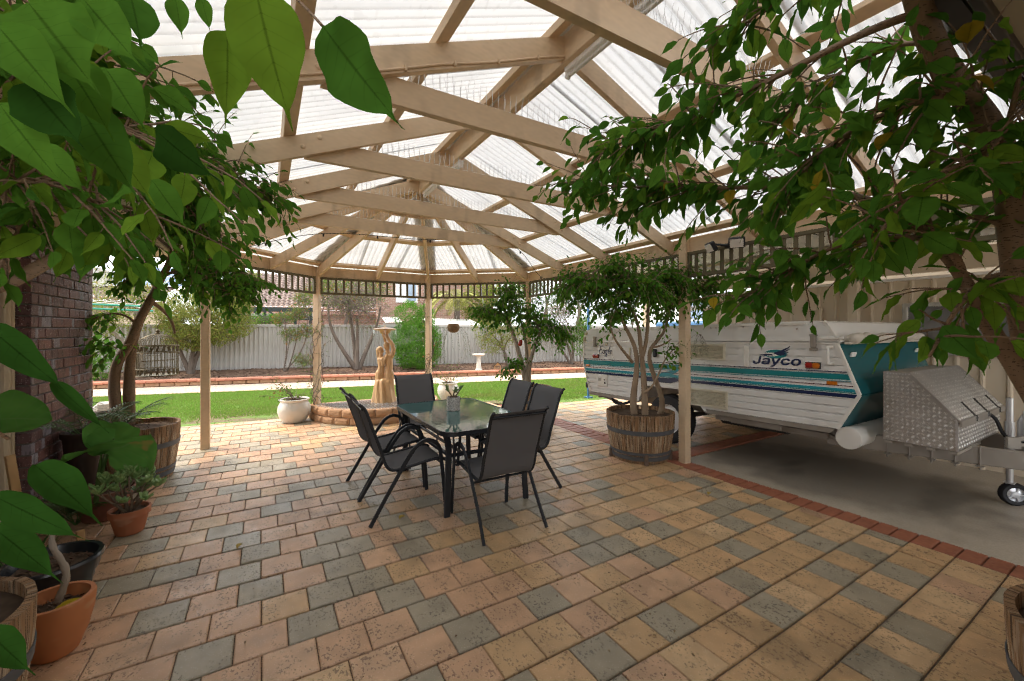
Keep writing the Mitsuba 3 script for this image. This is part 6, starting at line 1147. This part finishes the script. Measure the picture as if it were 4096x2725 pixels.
# ---------------------------------------------------------------- garden shrubs in front of the fence
ST = []
for i in range(6):
    a = .5 * (i % 3 - 1); v = np.array([(0, 0, 0), (-.16, .45, .05), (.16, .45, .05), (0, 1, -.12 * (i % 3)), (0, .5, -.02)], float); ST.append((v, np.array([(0, 4, 1), (0, 2, 4), (1, 4, 3), (4, 2, 3)]), np.c_[np.full(5, i + .5), v[:, 1]]))
NT = [(np.array([(0, 0, 0), (-.06, .4, .0), (.06, .4, .0), (0, 1, -.1)], float), np.array([(0, 2, 1), (1, 2, 3)]), np.c_[np.full(4, .5), (0, .4, .4, 1)])]
def shrub(name, label, base, stems, blobs, n, leaf, mat_, seed, bark_='grey_bark', temps=ST, up=.4, hollow=.45, stem_r=.03, twigs=0, tw=.35, flowers=None, lump=4.0):
    """stems from the ground to points in the crown; leaves spread through lumpy clouds (centre, radii)"""
    r = np.random.default_rng(seed); t = thing(name, label, 'shrub' if 'tree' not in name else 'tree'); b = np.array(base, float); tot = sum(np.prod(q[1]) ** (2 / 3) for q in blobs); pos, nrm = [], []
    for k, s in enumerate(stems):
        q = curve([b + (r.normal(0, .04), r.normal(0, .04), -.05)] + [np.array(p) for p in s], 16); obj('stem', MB().tube(q, np.linspace(stem_r, stem_r * .35, 16) * (1 + .15 * (meshkit.fbm(q * 12, 2) - .5)), 8), bark_, t, smooth=60)
    for c, rad in blobs:
        k = int(n * np.prod(rad) ** (2 / 3) / tot); u = r.normal(0, 1, (k * 3, 3)); u /= np.linalg.norm(u, axis=1, keepdims=True); q = hollow + (1 - hollow) * r.random(k * 3) ** .6; lu = meshkit.fbm(u * 1.7 + seed * 3.1, 3); q = q * (.72 + .55 * lu); p = np.array(c) + u * q[:, None] * np.array(rad)
        keep = meshkit.fbm(p * lump + seed, 2) > .46 - .1 * r.random(k * 3); p, u = p[keep][:k], u[keep][:k]; pos.append(p); nrm.append(u)
    pos, nrm = np.vstack(pos), np.vstack(nrm)
    if twigs:
        m = MB()
        for i in r.choice(len(pos), min(twigs, len(pos)), replace=False):
            e = pos[i]; d = unit(nrm[i] + r.normal(0, .7, 3)); a = e - d * tw * r.uniform(.5, 1); m.tube(curve([a, (a + e) / 2 + r.normal(0, tw * .16, 3), e], 6), np.linspace(.005, .0018, 6), 4, False)
        obj('twigs', m, bark_, t, kind='stuff')
    if n:
        yd = nrm * .8 + r.normal(0, .6, pos.shape) + (0, 0, up); zd = nrm + r.normal(0, .5, pos.shape) + (0, 0, .5); M = aim(pos, yd, zd, leaf * r.uniform(.6, 1.3, len(pos))); v, f, uv = bake(temps, M, r.integers(0, 60, len(pos))); obj('crown', (v, f), mat_, t, kind='stuff', uv=uv)
    if flowers:
        nf, col, sz = flowers; m = MB()
        for i in r.choice(len(pos), nf, replace=False):
            for a in np.arange(5) * 1.2566: R = frame(nrm[i] + r.normal(0, .2, 3)) @ rotz(a); m.add([pos[i] + nrm[i] * .03 + R @ np.array(p) * sz for p in ((0, 0, 0), (.4, .25, .1), (1, 0, .15), (.4, -.25, .1))], [(0, 1, 2), (0, 2, 3)])
        obj('flowers', m, col, t, kind='stuff')
    return t
def gb(x, n): s = (x - O_[0] - N_[0] * n) / E_[0]; p = along(s, n); return np.array((p[0], p[1], bedz(*p)))
def rel(b, *ps): return [tuple(b + np.array(p)) for p in ps]
c = np.array((-1.372, 14.166, 1.93)); b = np.array((-1.801, 14.463, 0.329)); dz = c[2] - b[2]
shrub('bottlebrush_tree', 'rounded yellow green bottlebrush tree with dark forked trunk by the fence', b, [rel(b, (-.15, 0, .45), (-.4, 0, 1.2)), rel(b, (.05, 0, .5), tuple(c - b + (.1, 0, 0))), rel(b, (.12, .05, .4), tuple(c - b + (.5, 0, -.1)))], [(c, (1.15, 1.0, .85)), (c + (-.35, 0, -.35), (.7, .7, .6)), (c + (.4, -.1, .35), (.7, .7, .55))], 26000, .085, 'olive_leaf', 1, temps=NT + ST[:1], stem_r=.07, twigs=160)
c = np.array((-3.191, 14.558, 2.344)); b = np.array((-2.936, 14.708, 0.331)); 
shrub('maple_tree', 'thin pale tree with sparse lime leaves behind the bird cage', b, [rel(b, (-.05, 0, .7), tuple(c - b + (.3, 0, .2))), rel(b, (-.1, 0, .5), (-.45, 0, 1.1), tuple(c - b + (-.5, 0, .3))), rel(b, (.05, 0, .6), tuple(c - b + (.0, 0, .9)))], [(c, (1.2, .9, .95)), (c + (-.5, 0, -.5), (.7, .6, .5))], 3600, .085, 'lime_leaf', 2, 'pale_bark', stem_r=.055, twigs=420, tw=.6, hollow=.1)
c = gb(-3.6, 1.9); shrub('geranium', 'low leafy bush with red flowers beside the end of the brick wall', c, [rel(c, (0, 0, .3))], [(c + (0, 0, .7), (.4, .4, .35)), (c + (.1, 0, .25), (.35, .35, .3))], 1600, .07, 'bush_leaf', 3, flowers=(9, 'lamp_red', .04))
b = np.array((0.475, 13.973, 0.323)); cs = [np.array((0.479, 13.768, 1.861)), np.array((0.868, 13.684, 2.056)), np.array((0.981, 13.66, 2.441)), np.array((0.623, 13.737, 1.355)), np.array((1.152, 13.623, 1.545)), np.array((0.981, 13.66, 0.649))]
shrub('slender_shrub', 'slender open shrub with thin dark stems beside the second post', b, [rel(b, tuple((cs[0] - b) * .5 + (.06, 0, 0)), tuple(cs[0] - b)), rel(b, tuple((cs[1] - b) * .55 + (.1, 0, 0)), tuple(cs[1] - b)), rel(b, tuple((cs[4] - b) * .5 + (.1, 0, 0)), tuple(cs[2] - b)), rel(b, tuple((cs[3] - b) * .6), tuple(cs[3] - b))], [(q, (.34, .3, .24)) for q in cs], 3400, .07, 'mixed_leaf', 4, stem_r=.022, twigs=260, hollow=.1)
b = np.array((2.449, 13.548, 0.318)); c = np.array((2.413, 13.351, 2.182))
shrub('bare_tree', 'tangled leafless tree with a thick grey trunk behind the statue', b, [rel(b, (0, 0, .5), tuple(c - b + (0, 0, -.2))), rel(b, (-.25, 0, .35), (-.6, 0, .95), tuple(c - b + (-.8, 0, .1))), rel(b, (.2, 0, .4), (.45, 0, 1.0), tuple(c - b + (.7, 0, .1))), rel(b, (-.05, .1, .6), tuple(c - b + (-.3, .1, .5)))], [(c, (1.15, .8, .75)), (c + (-.5, 0, .2), (.7, .6, .5)), (c + (.2, -.1, .45), (.9, .6, .5))], 850, .07, 'mixed_leaf', 5, stem_r=.075, twigs=7500, tw=.5, hollow=.2)
c = np.array((4.103, 12.987, 1.336)); b = np.array((4.231, 13.165, 0.314))
shrub('jasmine_bush', 'tall dense bright green jasmine with a few white flowers by the third post', b, [rel(b, (0, 0, .8))], [(c + (0, -.1, -.15), (.74, .6, .85)), (c + (-.15, 0, .55), (.55, .45, .62)), (c + (.05, -.15, -.6), (.78, .6, .45)), (c + (.36, 0, .45), (.30, .3, .62)), (c + (.50, 0, -.2), (.40, .35, .6))], 24000, .058, 'bush_leaf', 6, flowers=(34, 'bird_white', .03), hollow=.6, lump=6.)
b = np.array((7.305, 12.503, 0.307)); cs = [np.array((6.415, 12.49, 1.543)), np.array((6.863, 12.393, 1.839)), np.array((7.322, 12.294, 1.393)), np.array((6.638, 12.442, 1.101))]
shrub('garden_shrub', 'loose yellow green shrub on several stems behind the bird bath', b, [rel(b, (-.2, 0, .5), tuple(q - b)) for q in cs], [(q, (.55, .4, .38)) for q in cs], 3600, .075, 'olive_leaf', 7, stem_r=.04, twigs=160, hollow=.15)
b = np.array((9.701, 11.987, 0.301)); c = np.array((9.004, 11.932, 1.666))
shrub('bare_shrub', 'wide tangle of dry brown twigs behind the camper trailer corner', b, [rel(b, (-.2, 0, .6), tuple(c - b + (-.3, 0, .1))), rel(b, (.0, 0, .7), tuple(c - b + (.3, 0, .3))), rel(b, (-.4, 0, .4), tuple(c - b + (-.7, 0, -.2)))], [(c, (1.15, .8, .85)), (c + (.2, 0, .5), (.9, .7, .5))], 700, .06, 'mixed_leaf', 8, stem_r=.05, twigs=5200, tw=.5, hollow=.2)
c = np.array((9.903, 11.739, 1.304)); b = c * (1, 1, 0) + (0, 0, .25); shrub('green_shrub', 'upright green shrub beside the rear of the camper trailer', b, [rel(b, (0, 0, .6))], [(c, (.42, .4, .75)), (c + (.2, 0, .3), (.35, .3, .5))], 3000, .07, 'bush_leaf', 9, twigs=120, hollow=.2)
# climbing vine round two posts
for (xx, yy), lab, sd in (((.755, 7.76), 'twisting vine climbing the second post', 1), ((2.735, 7.79), 'twisting vine climbing the third post', 2)):
    r = np.random.default_rng(sd); t = thing('climbing_vine', lab, 'vine'); sh = []
    for k in range(7):
        a = r.uniform(0, 6.28); z = r.uniform(.1, .5); q = []
        for j in range(26): a += r.normal(.22, .25); q.append((xx + (.065 + .05 * r.random()) * math.cos(a), yy + (.065 + .05 * r.random()) * math.sin(a), z + j * (2.0 - .1 * k) / 26))
        sh.append(curve(q, 50))
    sp2 = shoots(r, sh, 34, .30, 1.2, out=1.0); obj('stems', twig_mesh(sp2, .003, .0015, twig_mesh(sh, .006, .003)), 'grey_bark', t, kind='stuff'); M, ids, _ = dress(r, sp2, .06, .055, .4); v, f, uv = bake(FT, M, ids); obj('leaves', (v, f), 'mixed_leaf', t, kind='stuff', uv=uv)
# ---------------------------------------------------------------- beyond the fence
def tiled(parent, a, b, up, n_s, n_r, mat_, seed=0):
    """a slope of lapped wavy tiles from the eave a-b up by the vector up"""
    a, b, up = map(np.array, (a, b, up)); m = MB(); us = []; r = np.random.default_rng(seed); ex = (b - a) / n_s; ey = up / n_r; nz = unit(np.cross(ex, ey)); nz = nz * np.sign(nz[2]); g = np.linspace(0, 1, 7)
    for j in range(n_r):
        for i in range(n_s):
            o = a + ex * i + ey * j; w = .035 * np.sin(g * 2 * np.pi); lo = [o + ex * q * .99 + nz * (.035 + h) for q, h in zip(g, w)]; hi = [p + ey * 1.06 - nz * .035 for p in lo]; dn = [p - nz * .03 for p in lo]; m.grid(np.array([dn, lo, hi]).transpose(1, 0, 2)); us.append(np.full((21, 2), r.integers(0, 30) + .5))
    return obj('roof_tiles', m, mat_, parent, kind='stuff', uv=np.vstack(us))
h1 = thing('neighbour_house', 'neighbouring house with brown wavy tiled roof and pink gutter beyond the fence', 'house')
e0, e1 = np.array((-1.553, 23.015, 2.649)), np.array((5.817, 22.13, 2.637)); e1[2] = e0[2]; upv = np.array(((e1 - e0)[1], -(e1 - e0)[0], 0)); upv = -unit(upv) * 4.2 + (0, 0, 2.05)
tiled(h1, e0, e1, upv, 34, 13, 'roof_tile', 1); obj('gutter', MB().bar(e0 + (0, 0, -.06), e1 + (0, 0, -.06), .12, .14, .03), 'pink_gutter', h1); obj('fascia', MB().bar(e0 + (0, .1, -.24), e1 + (0, .1, -.24), .03, .2, .004), 'pink_gutter', h1); obj('wall', MB().bar(e0 + unit(upv * (1, 1, 0)) * .5 - (0, 0, 1.5), e1 + unit(upv * (1, 1, 0)) * .5 - (0, 0, 1.5), .2, 2.5, 0), 'far_brick', h1)
sh_ = thing('neighbour_pergola', 'dark timber pergola frame of the neighbour above the fence', 'pergola'); q0, q1 = np.array((-0.696, 18.087, 2.304)), np.array((1.741, 17.107, 2.259)); q1[2] = q0[2]; u_ = unit(q1 - q0); Lq = np.linalg.norm(q1 - q0)
for z, h in ((0, .17), (-.28, .05), (-.36, .05)): obj('beam', MB().bar(q0 + (0, 0, z), q1 + (0, 0, z), .06, h, .004), 'dark_green_wood', sh_)
for k in range(5): p = q0 + u_ * Lq * (k + .4) / 5; obj('post', MB().box(p - (0, 0, 1.2), (.09, .09, 2.4)), 'dark_green_wood', sh_); obj('brace', MB().bar(p + u_ * .02 - (0, 0, .36), p - u_ * .38 - (0, 0, .08), .04, .07, .003), 'dark_green_wood', sh_)
obj('back_panel', MB().bar(q0 + (0, .6, -.24), q1 + (0, .6, -.24), .03, .22), 'gutter_steel', sh_)
h2 = thing('far_brick_house', 'tall pinkish brick house with a white window beyond the fence on the right', 'house'); w0, w1 = np.array((4.392, 19.487, 2.729)), np.array((10.776, 20.35, 2.975)); mid_ = (w0 + w1) / 2; d_ = unit(w1 - w0) * (1, 1, 0); ln_ = np.linalg.norm((w1 - w0)[:2]); Rh = rotz(math.atan2(d_[1], d_[0]))
obj('wall', MB().box((mid_[0], mid_[1], 2.0), (ln_, .3, 5.2), Rh), 'far_brick', h2); obj('eave', MB().box((mid_[0], mid_[1] - .2, 4.7), (ln_ + 1, .9, .2), Rh), 'eave_paint', h2); obj('roof', MB().prism([(-ln_ / 2 - .6, -.6), (ln_ / 2 + .6, -.6), (ln_ / 2 + .6, 4), (-ln_ / 2 - .6, 4)], 0, .1, Rh @ rotx(.45), (mid_[0], mid_[1], 4.85)), 'roof_tile', h2)
p = w0 + (w1 - w0) * .215; wz = (5.62, 19.805, 3.575)[2]; k = obj('window', MB().box((p[0], p[1] - .16, wz), (1.1, .08, 1.5), Rh, ch=.01), 'white_steel', h2); obj('pane', MB().box((p[0] - .24, p[1] - .215, wz), (.42, .02, 1.3), Rh), 'sky_glass', k); obj('pane', MB().box((p[0] + .24, p[1] - .215, wz), (.42, .02, 1.3), Rh), 'sky_glass', k)
g2 = thing('garden_shed', 'low shed with corrugated white roof peeping over the fence behind the third post', 'shed'); a_, b_ = np.array((5.213, 14.93, 1.784)), np.array((7.285, 14.631, 1.745)); u_ = unit(b_ - a_); nS = np.array((u_[1], -u_[0], 0)) * -1; L2 = np.linalg.norm(b_ - a_); ss = np.linspace(0, L2, 160)
obj('roof', MB().grid([[a_ + u_ * s + (0, 0, .02 * math.cos(s * 82)) + nS * t + (0, 0, .16 * t) for t in (-.15, 1.5)] for s in ss]), 'ceiling_steel', g2, smooth=True); obj('wall', MB().bar(a_ - (0, 0, 1.05) + nS * .1, b_ - (0, 0, 1.05) + nS * .1, .06, 2.0), 'fence_steel', g2)
g3 = thing('garden_shed', 'pale corrugated shed roof edge over the fence behind the bare tree', 'shed'); a_, b_ = np.array((3.697, 15.249, 1.84)), np.array((4.321, 15.227, 1.845)); u_ = unit(b_ - a_); obj('roof', MB().grid([[a_ + u_ * s + (0, 0, .02 * math.cos(s * 82)) + np.array((0, 1, 0)) * t + (0, 0, .35 * t) for t in (-.05, .5)] for s in np.linspace(0, np.linalg.norm(b_ - a_), 60)]), 'ceiling_steel', g3, smooth=True); obj('wall', MB().bar(a_ + (0, .1, -1), b_ + (0, .1, -1), .05, 1.9), 'fence_steel', g3)
h3 = thing('solar_house', 'house at far left with blue solar panels on its tiled roof', 'house'); s0, s1 = np.array((-7.459, 25.357, 3.025)), np.array((-3.995, 23.999, 3.035)); s1[2] = s0[2]; uu = unit(s1 - s0); upv = np.array((-uu[1], uu[0], 0)); upv = upv * np.sign(upv[1]) * 3.8 + (0, 0, 1.75)
tiled(h3, s0, s1, upv, 15, 11, 'roof_tile', 3); obj('gutter', MB().bar(s0 + (0, 0, -.07), s1 + (0, 0, -.07), .12, .15, .03), 'pink_gutter', h3); obj('wall', MB().bar(s0 + (0, .5, -1.5), s1 + (0, .5, -1.5), .2, 2.6), 'cream_paint', h3)
nz = unit(np.cross(uu, upv)); nz = nz * np.sign(nz[2]); pv = unit(upv); Rs = np.stack([uu, pv, nz], 1)
for j in range(2):
    for i in range(4):
        o = s0 + uu * (.55 + i * 1.03) + pv * (1.65 + j * 1.45) + nz * .16; k = obj('solar_panel', MB().box(o, (1.0, 1.4, .035), Rs, ch=.004), 'white_steel', h3); m = MB()
        for a in range(5):
            for b in range(7): m.box(o + Rs @ np.array((-.384 + a * .192, -.57 + b * .19, .020)), (.18, .178, .006), Rs)
        obj('cells', m, 'solar_cell', k, kind='stuff')
dsh = thing('satellite_dish', 'grey satellite dish in front of the house with solar panels', 'satellite dish'); o = np.array((-5.018, 19.838, 3.361)); Rd = frame((.35, -.9, .35)); obj('dish', MB().lathe([(0, 0), (.18, .02), (.34, .07), (.36, .085), (.34, .08), (.18, .03), (0, .012)], 32, o, Rd), 'gutter_steel', dsh, smooth=40); obj('mast', MB().tube([o, o + (0, .05, -.2), o + (0, .05, -1.4)], .025, 8), 'gutter_steel', dsh)
cl = thing('clothes_line', 'green folding clothes line frame standing behind the left tree', 'clothes line')
for a, b in (((-3.51, 13.129, 2.144), (-2.281, 12.749, 2.101)), ((-3.51, 13.129, 2.045), (-2.281, 12.749, 1.999))): obj('arm', MB().tube([a, b], .022, 8), 'line_green', cl)
obj('lines', MB().tube([(-3.576, 13.518, 2.265), (-2.393, 13.28, 2.145)], .004, 4).tube([(-3.54, 13.38, 2.217), (-2.369, 13.15, 2.107)], .004, 4).tube([(-3.503, 13.242, 2.171), (-2.346, 13.02, 2.071)], .004, 4), 'white_steel', cl, kind='stuff')
pm_ = MB(); r = np.random.default_rng(31); o = np.array((6.94, 16.231, 2.819))
for k in range(26): a = r.uniform(0, 6.28); frond(o, (math.cos(a) * .8, math.sin(a) * .8, r.uniform(.2, 1.3)), r.uniform(1.0, 1.6), 20, .42, k, pm_, 1.5, .014)
pt = thing('palm_tree', 'yellowing palm in front of the brick house beyond the fence', 'tree'); obj('fronds', pm_, 'yellow_frond', pt, kind='stuff'); obj('trunk', MB().tube([o, o - (0, 0, 2.6)], .12, 10), 'grey_bark', pt, smooth=60)
FARS = [('far_tree', 'dark green tree above the fence behind the bare tree', (2.635, 16.46, 3.032), (1.5, 1.0, .75), 'mixed_leaf', 5200, .10), ('far_tree', 'light green trees above the fence right of the palm', (8.218, 16.635, 2.698), (.9, .8, 1.3), 'lime_leaf', 3600, .11), ('far_tree', 'yellow green tree above the fence between palm and fig', (9.802, 16.858, 3.33), (1.6, 1.2, 1.1), 'olive_leaf', 5200, .11), ('far_tree', 'bluish dark tree above the fence behind the fourth post', (11.871, 16.793, 3.507), (1.5, 1.0, 1.3), 'dark_leaf', 5200, .10), ('far_tree', 'dark branching tree behind the right end of the fence', (11.637, 14.025, 2.855), (1.5, 1.1, 1.0), 'dark_leaf', 3600, .10), ('far_tree', 'dull green tree beyond the fence behind the carport end', (14.419, 13.537, 2.033), (2.2, 1.2, 1.2), 'dark_leaf', 4600, .10), ('far_shrub', 'green shrub glimpsed over the fence under the dark pergola', (0.096, 17.385, 1.887), (.9, .5, .25), 'bush_leaf', 1500, .08), ('far_tree', 'olive tree top behind the bottlebrush tree', (-1.02, 19.21, 3.297), (1.0, .8, .9), 'olive_leaf', 2600, .09)]
for i, (nm, lab, c, rad, mm, n, lf) in enumerate(FARS):
    c = np.array(c); b = np.array((c[0], c[1], .1)); shrub(nm, lab, b, [rel(b, (.1, 0, (c[2] - .1) * .6), tuple(c - b)), rel(b, (-.1, 0, (c[2] - .1) * .5), tuple(c - b + (.4, 0, .1)))], [(c, rad), (c + np.array(rad) * (.45, 0, .35), np.array(rad) * .6), (c - np.array(rad) * (.5, 0, .2), np.array(rad) * .6)], n, lf, mm, 40 + i, stem_r=.1, twigs=250, hollow=.3, lump=2.2)
ps = thing('blue_post', 'blue steel pole standing behind the rear of the camper trailer', 'pole'); q = (6.147, 7.05, 1.356); obj('pole', MB().tube([(q[0], q[1], .05), (q[0], q[1], 2.35)], .03, 10), 'blue_paint', ps, smooth=60); obj('foot', MB().box((q[0], q[1], .06), (.14, .14, .03)), 'blue_paint', ps)
ut = thing('parked_ute', 'blue and white ute tray glimpsed between the right post and the shed', 'vehicle'); o = np.array((9.715, 6.445, 1.712)); obj('tray', MB().box(o + (0, 0, -.2), (1.7, 2.2, .5), ch=.05), 'blue_paint', ut); obj('cab', MB().prism([(-.9, -.5), (.9, -.5), (.72, .55), (-.5, .6)], -.8, .8, rotx(math.pi / 2), o + (.1, 1.2, .1)), 'white_steel', ut); obj('windscreen', MB().prism([(-.5, .05), (.62, .05), (.52, .45), (-.4, .48)], -.815, .815, rotx(math.pi / 2), o + (.1, 1.2, .1)), 'sky_glass', ut)
for sy in (-.7, 1.4): obj('wheel', MB().lathe([(0, -.9), (.33, -.9), (.35, -.86), (.35, -.72), (.2, -.70), (.2, .70), (.35, .72), (.35, .86), (.33, .9), (0, .9)], 28, (o[0], o[1] + sy, .43), roty(math.pi / 2)), 'black_rubber', ut, smooth=40)
# rear wing of the house: the camera stands under its eave
rw = thing('house_rear_wing', 'dark brown eave and gutter of the house at the upper right corner', 'house')
obj('wall', MB().box((1.95, -.62, 1.2), (4.3, .24, 2.4)), 'bounce_cream', rw); obj('soffit', MB().box((1.95, -.10, 2.452), (4.3, .82, .012)), 'eave_paint', rw)  # unseen wall added behind the camera; width and pale tone shaped for light
obj('fascia', MB().box((1.95, .315, 2.50), (4.3, .025, .17), ch=.003), 'dark_trim', rw); obj('gutter', MB().box((1.95, .375, 2.51), (4.3, .09, .10), ch=.02), 'dark_trim', rw); obj('roof', MB().box((1.95, -2.0, 3.4), (4.4, 5.0, .06), rotx(-.38)), 'roof_tile', rw)
m = MB(); r = np.random.default_rng(77)
for k in range(420):
    x, y = r.uniform(-1.4, 4.0), abs(r.normal(0, 1)) * 2.6 + .6
    if y > 7.6: continue
    if r.random() < .5: x = r.choice([-1.25, 3.85, 1.6]) + r.normal(0, .35)
    if not -1.45 < x < 4.05: continue
    l, a = r.uniform(.004, .014), r.uniform(0, 6.28); m.box((x, y, gz(y) + .0105), (l, l * r.uniform(.3, .8), .003), rotz(a) @ roty(r.normal(0, .3)))
obj('leaf_litter', m, 'litter', kind='stuff', label='fine dry leaf litter scattered over the paving', cat='litter')
